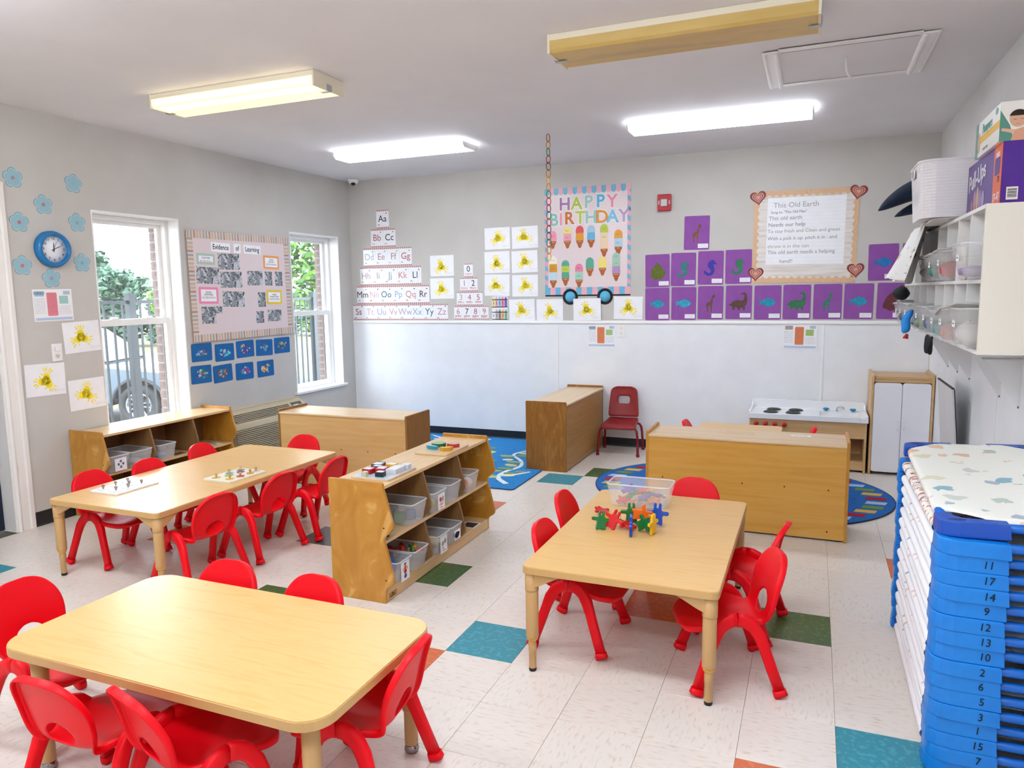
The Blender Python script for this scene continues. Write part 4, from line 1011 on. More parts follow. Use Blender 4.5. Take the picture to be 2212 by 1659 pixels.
chair(_c + 'at right side of middle table, nearer the shelf back', 4.50, -3.605, 172)
chair(_c + 'at far end of middle table behind the toy bin', 4.205, -3.155, 270)
chair(_c + 'at window side of puzzle table, nearest the door', 1.02, -3.968, 0)
chair(_c + 'at window side of puzzle table, middle of three', 1.085, -3.62, 0)
chair(_c + 'at window side of puzzle table, nearest the small window', 1.03, -3.12, 4)
chair(_c + 'at far end of puzzle table before the low divider', 1.375, -2.825, 275)
chair(_c + 'on open side of puzzle table, nearest the camera', 1.76, -4.06, 172)
chair(_c + 'on open side of puzzle table, middle of three', 1.775, -3.592, 176)
chair(_c + 'on open side of puzzle table, next to the bin shelf', 1.835, -3.165, 180)
chair(_c + 'at left end of front table, cut by the photo edge', 2.315, -5.255, 0)
chair(_c + 'at far side of front table, nearer the puzzle table', 2.735, -5.01, 275)
chair(_c + 'at far side of front table, nearer the bin shelf', 3.125, -5.02, 268)
chair(_c + 'at near side of front table, left, seen from behind', 2.859, -5.505, 92)
chair(_c + 'at near side of front table, middle, turned sideways', 3.20, -5.475, 74)
chair(_c + 'at right end of front table by the orange tile', 3.54, -5.165, 186)
chair(_c + 'mostly hidden behind tall divider, left of the small table', 4.065, -1.24, 0, z=0.0105)
chair(_c + 'mostly hidden behind tall divider, right of the small table', 4.612, -1.268, 180, z=0.0105)

# ------------------------------------------------------------------ tables
M_LAM = noisy('maple_laminate', ['dcae68', 'e4b976', 'dfb26e'], (3, 34, 34), 0.33, 5, 1.0, 1.0, [0.32, 0.5, 0.7])
M_EDGE = mat('tan_table_edge', 'cda468', 0.4)
M_LEG = mat('tan_leg_enamel', 'c9a068', 0.35)
M_RING = mat('yellow_ring', 'e5ad2f', 0.35)
M_FOOT = mat('black_rubber', '17181a', 0.6)
def table(label, x0, x1, y0, y1, h, style='corner', rz=0.0, rc=0.028, z=0.0):
    cx, cy = (x0 + x1) / 2, (y0 + y1) / 2; L, W = (x1 - x0) / 2, (y1 - y0) / 2
    t = thing('activity_table', label, 'table', (cx, cy, z), rz)
    MB().prism(rrect(-L + 0.0025, L - 0.0025, -W + 0.0025, W - 0.0025, rc, 6), h - 0.003, h).build('table_top', M_LAM, t)
    MB().prism(rrect(-L, L, -W, W, rc + 0.002, 6), h - 0.03, h - 0.003, smooth=False).build('edge_band', M_EDGE, t, bevel=0.0015)
    i = 0.034 if style == 'corner' else 0.082
    for sx in (-1, 1):
        for sy in (-1, 1):
            lx, ly = sx * (L - i), sy * (W - (i if style == 'corner' or sy < 0 else 0.048))
            b = MB()
            if style == 'corner':
                b.lathe([(0.027, h - 0.105), (0.0275, h - 0.1), (0.0275, h - 0.03)], 20, M=Matrix.Translation((lx, ly, 0)))
                b.lathe([(0.0235, 0.142), (0.0255, 0.148), (0.0255, h - 0.104), (0.024, h - 0.1)], 20, M=Matrix.Translation((lx, ly, 0)))
                b.lathe([(0.0145, 0.012), (0.015, 0.016), (0.015, 0.085), (0.0165, 0.087), (0.0165, 0.118), (0.0155, 0.12), (0.0155, 0.142)], 18, M=Matrix.Translation((lx, ly, 0)))
                leg = b.build('leg', M_LEG, t)
                for ax in (0, 1):
                    s = sx if ax == 0 else sy
                    pr = [(0, h - 0.031), (0, h - 0.095), (-s * 0.045, h - 0.075), (-s * 0.10, h - 0.045), (-s * 0.13, h - 0.031)]
                    g = MB()
                    if ax == 0: g.prism([(lx + q, w) for q, w in pr], ly + sy * 0.004, ly + sy * 0.022, 'y')
                    else: g.prism([(ly + q, w) for q, w in pr], lx + sx * 0.004, lx + sx * 0.022, 'x')
                    g.build('gusset', M_LEG, leg, bevel=0.003)
                MB().lathe([(0.016, 0.131), (0.021, 0.133), (0.022, 0.138), (0.021, 0.143), (0.016, 0.145)], 18).build('yellow_ring', M_RING, leg, (lx, ly, 0))
                MB().lathe([(0.0, 0.0), (0.014, 0.0), (0.0155, 0.006), (0.015, 0.014), (0.0, 0.014)], 16).build('foot', M_FOOT, leg, (lx, ly, 0))
            else:
                b.lathe([(0.0215, 0.03), (0.0225, 0.034), (0.0225, 0.15), (0.025, 0.152), (0.025, h - 0.03)], 20, M=Matrix.Translation((lx, ly, 0)))
                leg = b.build('leg', M_LEG, t)
                MB().lathe([(0.0255, 0.148), (0.0265, 0.15), (0.0265, 0.156), (0.0255, 0.158)], 20).build('collar', M_LEG, leg, (lx, ly, 0))
                for zz in (0.24, 0.265): MB().ell((lx - sx * 0.026, ly, zz), (0.006, 0.006, 0.006), 8, 6).build('adjusting_screw', mat('dark_screw', '2d2a28', 0.3, 0.8), leg)
                MB().lathe([(0.0, 0.0), (0.022, 0.002), (0.025, 0.012), (0.022, 0.024), (0.018, 0.032), (0.0, 0.032)], 18).build('chrome_glide', mat('chrome', '9a9a9c', 0.12, 1.0), leg, (lx, ly, 0))
    return t
table('wood laminate table with yellow leg rings holding the linking toys', 3.735, 4.492, -4.352, -3.15, 0.444)
table('long wood laminate table with two knob puzzles near the windows', 0.955, 1.755, -4.315, -2.795, 0.437)
table('bare wood laminate table with rounded corners in the foreground', 2.44, 3.66, -5.54, -4.905, 0.447, 'post', rc=0.085)
table('small wood table mostly hidden behind the tall divider', 3.955, 4.575, -1.72, -0.9, 0.43, rc=0.05, z=0.0105)

# ------------------------------------------------------------------ wooden shelves
M_PLY = noisy('maple_ply', ['b47a26', 'c18832', 'c8903a', 'd8a85e'], (5, 14, 3.2), 0.35, 4, 1.0, 2.6, [0.28, 0.5, 0.6, 0.66])
M_PLYT = wood('maple_ply_top', 'd6af78', 'debb88', 'e4c594', 'y', 0.3)
M_PLYX = wood('maple_ply_top_lengthwise', 'd3b182', 'dcbd91', 'e3c79d', 'x', 0.3)
M_PLYD = wood('dark_ply_edge', '8a5c2a', '96682f', '7d5125', 'z', 0.45)
M_PLYB = wood('daylit_ply_back', 'd3a767', 'd9af72', 'dfb97f', 'x', 0.35)  # paler than the golden back: daylight is put into the colour
M_PLYG = wood('golden_ply_back', 'd29a3e', 'd8a248', 'dcaa56', 'x', 0.35)
M_PLYSHADE = wood('shaded_ply_inside', '7d5a35', '88653c', '6e4f2e', 'z', 0.45)  # maple darkened: the shade inside the shelf is put into the colour
M_SCREW = mat('dark_screw', '2d2a28', 0.3, 0.8)
def bay_profile(k=1.0):
    return [(0.0, 0.0), (0.313, 0.0), (0.314, 0.062), (0.322, 0.078), (0.352, 0.098), (0.361, 0.112), (0.361, 0.128), (0.326, 0.275), (0.314, 0.315), (0.314, 0.330), (0.324, 0.344), (0.356, 0.372), (0.366, 0.388), (0.366, 0.404), (0.332, 0.535), (0.318, 0.578), (0.315, 0.604), (0.308, 0.611), (0.0, 0.611)]
def bay_shelf(label, loc, rz, L, ndiv=2):
    """Two-tier bin shelf, back at local x=0, front towards +x, length along y."""
    t = thing('bin_shelf', label, 'shelf', loc, rz)
    pr = bay_profile()
    for y in (0.0, L - 0.018):
        p = MB().prism(pr, y, y + 0.018, 'y').build('side_panel', M_PLY, t, bevel=0.003)
        for sx, sz in ((0.315, 0.385), (0.318, 0.12)): MB().lathe([(0, -0.001), (0.004, -0.001), (0.004, 0.001), (0, 0.001)], 8).build('screw', M_SCREW, p, (sx, y + (0 if y == 0 else 0.018), sz), (R(90), 0, 0))
    MB().box(0.0, 0.312, 0.018, L - 0.018, 0.572, 0.59).build('top_board', M_PLYT, t, bevel=0.003)
    MB().box(0.012, 0.313, 0.018, L - 0.018, 0.297, 0.315).build('shelf_board', M_PLYT, t, bevel=0.003)
    MB().box(0.012, 0.312, 0.018, L - 0.018, 0.052, 0.068).build('shelf_board', M_PLYT, t, bevel=0.003)
    k = MB().box(0.298, 0.311, 0.018, L - 0.018, 0.004, 0.052).build('kick_board', M_PLYT, t)
    MB().box(0.002, 0.01, 0.018, L - 0.018, 0.01, 0.572).build('back_panel', M_PLYSHADE, t)
    for i in range(ndiv):
        y = L * (i + 1) / (ndiv + 1)
        up = [(0.012, 0.315), (0.305, 0.315), (0.314, 0.33), (0.35, 0.372), (0.352, 0.40), (0.318, 0.53), (0.305, 0.572), (0.012, 0.572)]
        lo = [(0.012, 0.068), (0.302, 0.068), (0.32, 0.085), (0.348, 0.105), (0.35, 0.13), (0.315, 0.27), (0.306, 0.297), (0.012, 0.297)]
        for q in (up, lo): MB().prism(q, y - 0.008, y + 0.008, 'y').build('divider', M_PLYSHADE, t, bevel=0.002)
    return t, k
shelfC, kickC = bay_shelf('two-tier wooden bin shelf with puzzles on top in the room centre', (2.557, -3.982, 0), 0, 1.24)
b = MB(); b.prism([(0.03, 0.012), (0.105, 0.012), (0.105, 0.040), (0.03, 0.040)], 0.311, 0.3114, 'x'); b.build('maker_plate', flat('b98d4a'), kickC)
b = MB(); b.prism(arc(0.068, 0.026, 0.008, 0.009, 0, 180, 8), 0.3114, 0.3118, 'x'); b.box(0.3114, 0.3118, 0.045, 0.09, 0.017, 0.021); tag(b.build('maker_mark', K, kickC), kind='stuff')
shelfW, _ = bay_shelf('two-tier wooden bin shelf under the big window', (0.014, -3.478, 0), 0, 1.205)

def back_unit(label, loc, rz, L, D, h, dark=False, back=None, side=None):
    """Storage unit seen from behind: back panel at local y=0 facing -y, open towards +y."""
    t = thing('storage_unit', label, 'shelf', loc, rz)
    pm = side or (M_PLYD if dark else M_PLY)
    for x in (0.0, L - 0.018):
        MB().prism(rrect(0, D, 0.0, h, 0.008, 3), x, x + 0.018, 'x').build('side_panel', pm, t, bevel=0.002)
    MB().prism([(-0.006, h - 0.036), (-0.008, h - 0.028), (-0.004, h - 0.02), (D - 0.01, h - 0.02), (D - 0.01, h - 0.036)], 0.018, L - 0.018, 'x').build('top_board', M_PLYX, t)
    bk = MB().box(0.018, L - 0.018, 0.002, 0.012, 0.012, h - 0.036).build('back_panel', back or M_PLYB, t)
    for z in (0.03, h * 0.5): MB().box(0.018, L - 0.018, 0.012, D - 0.012, z, z + 0.018).build('shelf_board', M_PLYX, t)
    MB().box(L / 2 - 0.009, L / 2 + 0.009, 0.012, D - 0.02, 0.048, h * 0.5).build('divider', M_PLY, t)
    for q in range(5):
        MB().lathe([(0, -0.001), (0.0045, -0.001), (0.0045, 0.002)], 8).build('screw', M_SCREW, bk, (0.11 + (L - 0.22) * q / 4, 0.002, h * 0.5 + 0.01), (R(90), 0, 0))
    for q in (0, 2, 4): MB().lathe([(0, -0.001), (0.0045, -0.001), (0.0045, 0.002)], 8).build('screw', M_SCREW, bk, (0.11 + (L - 0.22) * q / 4, 0.002, 0.06), (R(90), 0, 0))
    return t
unitR = back_unit('tall golden wooden divider seen from behind, right of centre', (3.79, -2.285, 0), 0, 1.205, 0.355, 0.612, back=M_PLYG)
unitL = back_unit('low pale wooden divider seen from behind, before the air conditioner', (0.785, -2.245, 0), 0, 1.2, 0.355, 0.605, True)
# unit against the back wall, its back panel facing right (+x): rotate +90 deg -> local -y becomes +x
unitM = back_unit('brown wooden divider standing end-on against the back wall', (2.888, -1.192, 0), R(90), 1.16, 0.362, 0.598, back=wood('brown_ply_back', 'a87a3c', 'b08244', 'b88b4e', 'x', 0.4), side=noisy('brown_ply', ['8a5516', '94601c', '9c6822', 'a8752e'], (5, 14, 3.2), 0.35, 4, 1.0, 2.6, [0.28, 0.5, 0.6, 0.66]))
_gm = mat('masking_tape', 'd9b98a', 0.7)
t = thing('picture_label', 'small white picture strip taped on top of the tall divider', 'label', (4.72, -2.06, 0.5925))
MB().box(-0.058, 0.058, -0.022, 0.022, 0, 0.0008).build('card', M_PAPER, t)
b = MB()
for i, q in enumerate((-0.035, -0.018, 0.0, 0.02, 0.036)): b.prism(ellipse(q, 0, 0.008, 0.004), 0.0008, 0.0011)
tag(b.build('animal_print', flat('5a4a44'), t), kind='stuff')
t = thing('tape_remnant', 'torn rectangle of masking tape on top of the tall divider', 'tape', (4.35, -2.08, 0.5925))
for q in ((-0.09, 0.09, 0.03, 0.036), (-0.09, 0.05, -0.036, -0.03), (0.06, 0.1, -0.03, -0.012), (-0.125, -0.115, 0.0, 0.02)): MB().box(q[0], q[1], q[2], q[3], 0, 0.0006).build('tape_strip', _gm, t)

# dark red school chair by the back wall
M_DRED = noisy('dark_red_plastic', ['8f1a1c', '981f20'], (30, 30, 30), 0.4)
M_DLEG = mat('red_enamel_tube', '8e0c22', 0.25)
t = thing('school_chair', 'dark red school chair with square back cutout against back wall', 'chair', (3.125, -0.27, 0), R(-90 + 4))
# faces -y ; local +x = front
def _ring(x, z, w, n=10, bow=0.0): return [(x + bow * (1 - (2 * j / n - 1) ** 2), -w + 2 * w * j / n, z) for j in range(n + 1)]
rows = [_ring(-0.145, 0.315, 0.148, 10, -0.012), _ring(-0.152, 0.36, 0.146, 10, -0.018), _ring(-0.158, 0.41, 0.142, 10, -0.02), _ring(-0.163, 0.44, 0.14, 10, -0.02), _ring(-0.168, 0.48, 0.137, 10, -0.02), _ring(-0.172, 0.51, 0.134, 10, -0.02), _ring(-0.176, 0.54, 0.131, 10, -0.02), _ring(-0.18, 0.57, 0.128, 10, -0.019), _ring(-0.183, 0.593, 0.108, 10, -0.016), _ring(-0.185, 0.604, 0.065, 10, -0.01)]
g = MB().grid(rows)
_keep = [i for i, f in enumerate(g.f) if not (i // 10 in (3, 4) and 3 <= i % 10 <= 6)]
g.f = [g.f[i] for i in _keep]; g.m = [g.m[i] for i in _keep]; g.s = [g.s[i] for i in _keep]
g.build('backrest', M_DRED, t, solid=0.01, subsurf=1)
sr = []
for x, z, w in ((-0.15, 0.30, 0.145), (-0.12, 0.288, 0.15), (-0.06, 0.282, 0.156), (0.02, 0.28, 0.162), (0.10, 0.283, 0.166), (0.135, 0.28, 0.166), (0.148, 0.268, 0.165), (0.15, 0.242, 0.163)):
    sr.append([(x, -w + 2 * w * j / 8, z - (0.012 * (1 - (2 * j / 8 - 1) ** 2) if x < 0.12 else 0)) for j in range(9)])
MB().grid(sr).build('seat', M_DRED, t, solid=0.012, soff=-1, subsurf=1)
MB().tube([(-0.16, s * 0.135, 0.30) for s in (1, -1)], 0.009, 8).build('back_rail', M_DLEG, t)
for fx in (0.13, -0.13):
    for s in (1, -1):
        l = MB().tube([(fx, s * 0.13, 0.262), (fx + (0.004 if fx > 0 else -0.004), s * 0.155, 0.255), (fx * 1.08, s * 0.172, 0.225), (fx * 1.12, s * 0.178, 0.18), (fx * 1.3, s * 0.186, 0.012)], 0.0115, 10).build('leg', M_DLEG, t)
        MB().lathe([(0, 0.0), (0.015, 0.0), (0.017, 0.012), (0.015, 0.024), (0.0115, 0.028)], 12).build('ball_foot', M_DLEG, l, (fx * 1.3, s * 0.186, 0))
# ------------------------------------------------------------------ bins and their contents
M_BIN = frosted('clear_bin_plastic', 'f6f8fa', 0.2, 0.22)
M_BINR = frosted('clear_bin_rim', 'f6f7f9', 0.5, 0.22)
def bin_(label, loc, rz, w, d_, h, name='plastic_bin', taper=0.86, mats=(None, None), cat='bin'):
    """Open tapered bin; d_ along local x (front at +x), w along local y."""
    t = thing(name, label, cat, loc, rz)
    def lvl(z, k, r=0.018): return [(x, y, z) for x, y in rrect(-d_ / 2 * k, d_ / 2 * k, -w / 2 * k, w / 2 * k, r, 3)]
    k1 = taper
    body = MB(); rows = [lvl(0.003, k1 * 0.97), lvl(0.006, k1), lvl(h * 0.62, 1 - (1 - k1) * 0.45), lvl(h * 0.64, 1 - (1 - k1) * 0.33), lvl(h - 0.004, 0.985)]
    n = len(rows[0]); body.grid(rows, closed=True, smooth=False)
    o = 0; body.f.append(tuple(range(n))[::-1]); body.m.append(0); body.s.append(False)
    body.build('tub', mats[0] or M_BIN, t, solid=0.0022)
    MB().tube(lvl(h - 0.003, 0.985), 0.0042, 6, closed=True).build('rim', mats[1] or M_BINR, t)
    return t
def bin_card(t, d_, h, art, w=0.075, hh=0.085, y=0.0, z=None):
    z = z if z is not None else h * 0.45
    c = MB().box(d_ / 2 * 0.965, d_ / 2 * 0.965 + 0.001, y - w / 2, y + w / 2, z - hh / 2, z + hh / 2).build('picture_card', M_GLOSSP, t)
    for (cy, cz, a, b, col) in art:
        MB().prism(ellipse(y + cy, z + cz, a, b), d_ / 2 * 0.965 + 0.001, d_ / 2 * 0.965 + 0.0014, 'x').build('card_print', flat(col), c)
def lump(label, name, cat, loc, r, col, seed, group=None, n=9):
    rnd = random.Random(seed); rows = []
    for i in range(7):
        ph = PI * (0.02 + 0.96 * i / 6)
        rows.append([(r[0] * math.sin(ph) * math.cos(2 * PI * j / n) * (1 + rnd.uniform(-.28, .28)), r[1] * math.sin(ph) * math.sin(2 * PI * j / n) * (1 + rnd.uniform(-.28, .28)), r[2] * (1 - math.cos(ph)) * (1 + rnd.uniform(-.06, .06))) for j in range(n)])
    b = MB().grid(rows[::-1], closed=True)
    return tag(b.build(name, mat('soft_' + col, col, 0.7), None, loc, subsurf=1), label, cat, group)
# centre shelf, upper tier (floor of the tier z=0.315) and lower tier (z=0.068)
U, Lw = 0.316, 0.069
XC = 2.755
g = 'clear bins on the centre shelf'
t = bin_('wide clear bin of green and dark blocks, upper tier near the camera', (XC, -3.664, U), 0, 0.165, 0.285, 0.118); t['group'] = g
for i, (x, y, c) in enumerate(((2.70, -3.69, '4a7d2f'), (2.70, -3.62, '2c3f60'), (2.79, -3.70, '3f7f3a'), (2.815, -3.63, '28406a'))):
    tag(MB().box(-0.026, 0.026, -0.022, 0.022, 0, 0.05).build('toy_block', mat('block_' + c, c, 0.4), None, (x, y, U + 0.008), (0, 0, R(12 * i)), bevel=0.003), 'chunky %s toy block in the wide upper bin%s' % (('green', 'navy blue', 'green', 'navy blue')[i], (' at the back', ' at the back', ' at the front', ' at the front')[i]), 'block', 'blocks in the wide upper bin')
t = bin_('clear bin with red and grey picture card, upper tier', (XC, -3.437, U), 0, 0.165, 0.285, 0.118); t['group'] = g
bin_card(t, 0.285, 0.118, [(-.008, .012, .014, .014, 'b8483c'), (.018, .012, .008, .018, '8f7f84'), (.0, -.014, .022, .008, 'd9a79c'), (.0, -.032, .016, .002, '55555a')], 0.078, 0.088, 0.012)
lump('yellow and green toys showing through the carded upper bin', 'toy_heap', 'toys', (XC + 0.03, -3.445, U + 0.008), (0.09, 0.05, 0.035), 'b3a53a', 3)
t = bin_('empty clear bin in the middle of the upper tier', (XC, -3.247, U), 0, 0.155, 0.285, 0.118); t['group'] = g
t = bin_('small clear bin with an orange toy, far end of upper tier', (XC, -3.0, U), 0, 0.15, 0.285, 0.118); t['group'] = g
lump('orange rubber toy in the far upper bin', 'rubber_toy', 'toy', (XC + 0.08, -3.03, U + 0.008), (0.035, 0.028, 0.035), 'e0662f', 4)
lump('cream soft toy in the far upper bin', 'soft_toy', 'toy', (XC + 0.07, -2.96, U + 0.008), (0.04, 0.03, 0.032), 'e6dcc6', 5)
t = bin_('clear bin with a toy-parts card, lower tier near the camera', (XC, -3.83, Lw), 0, 0.15, 0.285, 0.112); t['group'] = g
bin_card(t, 0.285, 0.112, [(0, .016, .012, .016, 'c5603a'), (0, .036, .013, .005, '23262c'), (0, -.004, .014, .012, 'c7352f'), (0, -.028, .014, .012, '3a5f9a'), (-.02, .01, .004, .01, 'd98a6a'), (.02, .01, .004, .01, 'd98a6a')], 0.08, 0.1)
lump('blue round toy hat in the nearest lower bin', 'toy_hat', 'toy', (XC + 0.05, -3.86, Lw + 0.008), (0.055, 0.045, 0.06), '1d4f9a', 6)
t = bin_('clear bin piled with red linking toys, lower tier', (XC, -3.66, Lw), 0, 0.16, 0.285, 0.112); t['group'] = g
rr = random.Random(9)
for i in range(9):
    c = ['c81c24', 'c81c24', 'c81c24', 'd42a2a', 'c81c24', '234a9a', 'd8b02a', '2f7a3c', 'd2553a'][i]
    a = rr.uniform(0, PI); x, y, z = XC - 0.07 + 0.022 * i, -3.655 + rr.uniform(-.03, .04), Lw + 0.05 + rr.uniform(0, .06)
    b = MB().tube([(-0.035, 0, 0), (-0.012, 0.012, 0.012), (0.012, -0.006, 0.004), (0.036, 0.006, 0.012)], 0.0095, 8)
    tag(b.build('linking_toy', mat('toy_' + c, c, 0.35), None, (x, y, z), (0, 0, a)), 'curved %s linking toy heaped in the lower red-toy bin' % {'c81c24': 'dark red', 'd42a2a': 'bright red', '234a9a': 'blue', 'd8b02a': 'yellow', '2f7a3c': 'green', 'd2553a': 'orange'}[c], 'toy', 'linking toys heaped in the lower bin')
t = bin_('clear bin with grey sketch card, middle of lower tier', (XC, -3.41, Lw), 0, 0.155, 0.285, 0.112); t['group'] = g
bin_card(t, 0.285, 0.112, [(-.012, .006, .016, .014, 'a5a09a'), (.016, .014, .012, .014, '8b8682'), (-.01, -.02, .004, .008, '6d6864'), (.004, -.036, .02, .002, '6a6a6a')], 0.078, 0.1)
lump('tan toy food showing in the grey card bin', 'toy_heap', 'toys', (XC + 0.04, -3.41, Lw + 0.008), (0.09, 0.05, 0.04), 'b59a6c', 8)
t = bin_('clear bin with dark photo card, lower tier', (XC, -3.247, Lw), 0, 0.155, 0.285, 0.112); t['group'] = g
bin_card(t, 0.285, 0.112, [(-.01, .0, .028, .02, '2a3350'), (.012, .006, .012, .01, 'a0342c'), (-.016, -.006, .01, .008, '3f7a8a')], 0.075, 0.058, 0.01)
for i, z in enumerate((Lw, Lw + 0.045)): lump('white plastic toy egg on the lower shelf past the photo-card bin, %s' % ('lower', 'upper')[i], 'toy_egg', 'toy', (XC + 0.10, -3.10, z), (0.02, 0.018, 0.022), 'ece6da', 20 + i)
t = thing('picture_label', 'dark photo label taped on the empty lower shelf end', 'label', (2.82, -2.92, Lw + 0.0005))
MB().box(-0.05, 0.05, -0.055, 0.055, 0, 0.0006).build('card', M_PAPER, t); MB().box(-0.04, 0.04, -0.045, 0.045, 0.0006, 0.0009).build('photo_print', flat('3a3028'), t)
t = thing('picture_label', 'worn picture label on the upper shelf by the side panel', 'label', (2.83, -3.905, U + 0.0005))
MB().box(-0.04, 0.04, -0.045, 0.045, 0, 0.0006).build('card', mat('worn_label', 'c8b48c', 0.5), t); MB().prism(ellipse(0.005, 0, 0.02, 0.016), 0.0006, 0.001).build('photo_print', flat('2c2620'), t)
# window shelf
g = 'clear bins on the window shelf'
t = bin_('clear bin with a grey diagram card on the window shelf', (0.215, -3.362, U), 0, 0.165, 0.285, 0.118); t['group'] = g
bin_card(t, 0.285, 0.118, [(0, .022, .009, .009, '5a6180'), (-.018, .002, .009, .009, '646b88'), (.018, .002, .009, .009, '646b88'), (0, -.018, .009, .009, '5a6180'), (0, .022, .004, .004, 'e8eaee'), (0, -.018, .004, .004, 'e8eaee')], 0.092, 0.088)
t = bin_('wide clear bin with a cloth inside on the window shelf', (0.215, -3.18, U), 0, 0.185, 0.285, 0.118); t['group'] = g
lump('grey cloth folded in the window shelf bin', 'folded_cloth', 'cloth', (0.22, -3.17, U + 0.008), (0.1, 0.065, 0.02), 'b0aca2', 11)
t = bin_('clear bin with blue toys on the window shelf', (0.215, -2.955, U), 0, 0.165, 0.285, 0.118); t['group'] = g
lump('blue toys showing low in the window shelf bin', 'toy_heap', 'toys', (0.22, -2.955, U + 0.008), (0.1, 0.055, 0.018), '5f9fc8', 12)
for i, y in enumerate((-2.79, -2.42)):
    t = thing('picture_label', 'photo label taped on the window shelf, %s' % ('beside the blue toy bin', 'at the empty far end')[i], 'label', (0.27, y, U + 0.0005))
    MB().box(-0.03, 0.03, -0.05, 0.05, 0, 0.0006).build('card', M_PAPER if i else mat('dark_label', '6a5548', 0.5), t); MB().prism(ellipse(0, 0, 0.014, 0.028), 0.0006, 0.0009).build('photo_print', flat('4a4038'), t)

# ------------------------------------------------------------------ puzzles
def knob(parent, x, y, z, m):
    MB().lathe([(0.0045, 0), (0.0045, 0.008), (0.008, 0.012), (0.009, 0.018), (0.006, 0.023), (0.0, 0.024)], 10).build('knob', m, parent, (x, y, z))
M_KNOB = mat('wood_knob', 'c9a26a', 0.4); M_KNOBG = mat('grey_wood_knob', 'a08f80', 0.45)
t = thing('knob_puzzle', 'white knob puzzle with faint outlines near the table end', 'puzzle', (1.155, -3.993, 0.4375), R(0))
MB().prism(rrect(-0.108, 0.108, -0.142, 0.142, 0.008), 0, 0.008).build('board', mat('puzzle_white', 'eff0f2', 0.35), t)
for x, y, a, b in ((-.06, -.09, .035, .025), (.04, -.09, .04, .03), (-.06, -.01, .03, .03), (.05, -.02, .04, .028), (.0, .03, .03, .02), (-.06, .07, .035, .028), (.05, .07, .03, .035)):
    p = MB().prism(ellipse(x, y, a, b), 0.008, 0.0105).build('puzzle_piece', mat('puzzle_piece_white', 'f6f6f8', 0.35), t)
    MB().tube([(u, v, 0.0085) for u, v in ellipse(x, y, a + .001, b + .001)], 0.0012, 4, closed=True).build('piece_outline', flat('b9bfc6'), p)
    knob(p, x, y, 0.0105, M_KNOBG)
t = thing('knob_puzzle', 'cream knob puzzle with colourful animal pieces on the puzzle table', 'puzzle', (1.575, -3.575, 0.4375), R(-3))
MB().prism(rrect(-0.108, 0.108, -0.148, 0.148, 0.006), 0, 0.009).build('board', mat('puzzle_cream', 'e9e2cc', 0.4), t)
for x, y, c in ((-.05, -.1, 'd9b55a'), (.05, -.09, 'd9b55a'), (.06, -.02, 'cf5a3a'), (-.02, -.03, '9fc25a'), (-.06, .01, '6fb6d8'), (.06, .06, 'd99a3a'), (-.02, .06, '7a5aa8'), (-.06, .1, 'a58f88'), (.05, .115, 'c9c2bc')):
    p = MB().prism(blob(x, y, 0.024, random.Random(c + str(x)), 12, 0.2), 0.009, 0.012).build('puzzle_piece', flat(c, 0.4), t)
    knob(p, x, y, 0.012, M_KNOB)
t = thing('vehicle_puzzle', 'thick vehicle puzzle with red and black pieces on the bin shelf', 'puzzle', (2.735, -3.745, 0.5905), R(0))
MB().prism(rrect(-0.112, 0.112, -0.142, 0.142, 0.012), 0, 0.008).build('board', M_PLYX, t)
MB().prism(rrect(-0.108, 0.108, -0.138, 0.138, 0.01), 0.008, 0.0092).build('printed_scene', noisy('scene_print', ['d8e6ee', 'b7cfdc', 'e6d3d6', 'c3d8c6'], (14, 14, 1), 0.3, 3, 1.0, 0.5), t)
for x, y, w, d_, c, ro in ((-.075, .07, .03, .075, '1c2430', 8), (-.05, .02, .024, .05, '232b38', 0), (-.06, -.045, .026, .06, 'b01c2a', -4), (-.005, -.005, .026, .075, 'b8202e', 5), (.0, .085, .026, .06, 'd8b62a', -6), (.06, .02, .03, .11, 'd4d5d8', 0), (.075, .1, .022, .05, 'cfd0d4', 4), (.035, -.085, .022, .05, '1c2a36', 6), (-.04, -.115, .014, .03, 'c9c3a0', 0)):
    p = MB().prism([(-w, -d_ / 2), (w, -d_ / 2), (w, d_ * 0.25), (w * 0.6, d_ / 2), (-w * 0.6, d_ / 2), (-w, d_ * 0.3)], 0.0092, 0.034).build('vehicle_piece', mat('vehicle_' + c, c, 0.35), t, (x, y, 0), (0, 0, R(ro)), bevel=0.002)
    MB().prism([(-w * .8, -d_ * .42), (w * .8, -d_ * .42), (w * .8, d_ * .2), (-w * .8, d_ * .2)], 0.0342, 0.0346).build('printed_top', flat('e3e2e6'), p)
t = thing('fruit_puzzle', 'plywood puzzle with thick fruit pieces on the bin shelf', 'puzzle', (2.755, -3.14, 0.5905), R(0))
MB().prism(rrect(-0.105, 0.105, -0.15, 0.15, 0.01), 0, 0.011).build('board', M_PLYX, t, bevel=0.002)
def piece(pts, c, top):
    p = MB().prism(pts, 0.011, 0.032).build('fruit_piece', mat('fruit_' + c, c, 0.35), t, bevel=0.001)
    MB().prism([(q[0] * 0.999, q[1] * 0.999) for q in pts], 0.0322, 0.0326).build('printed_top', flat(top, 0.35), p)
piece([(x * (1 + .06 * (i % 2)), y * (1 + .06 * (i % 2))) for i, (x, y) in enumerate(ellipse(-.045, .045, .042, .042, 0, 24))], '2f6d32', '8fb79a')
piece(blob(.045, .06, .036, random.Random(2), 14, .12), 'c23a2a', 'd9a7a4')
piece([(-.09, -.03), (-.07, -.05), (-.03, -.06), (.0, -.05), (-.02, -.04), (-.06, -.03), (-.08, -.015)], '2f93ac', '8fcadb')
piece([(.02, -.07), (.05, -.085), (.08, -.06), (.085, -.02), (.06, -.03), (.05, -.05), (.03, -.05)], 'd29a26', 'e3b54a')

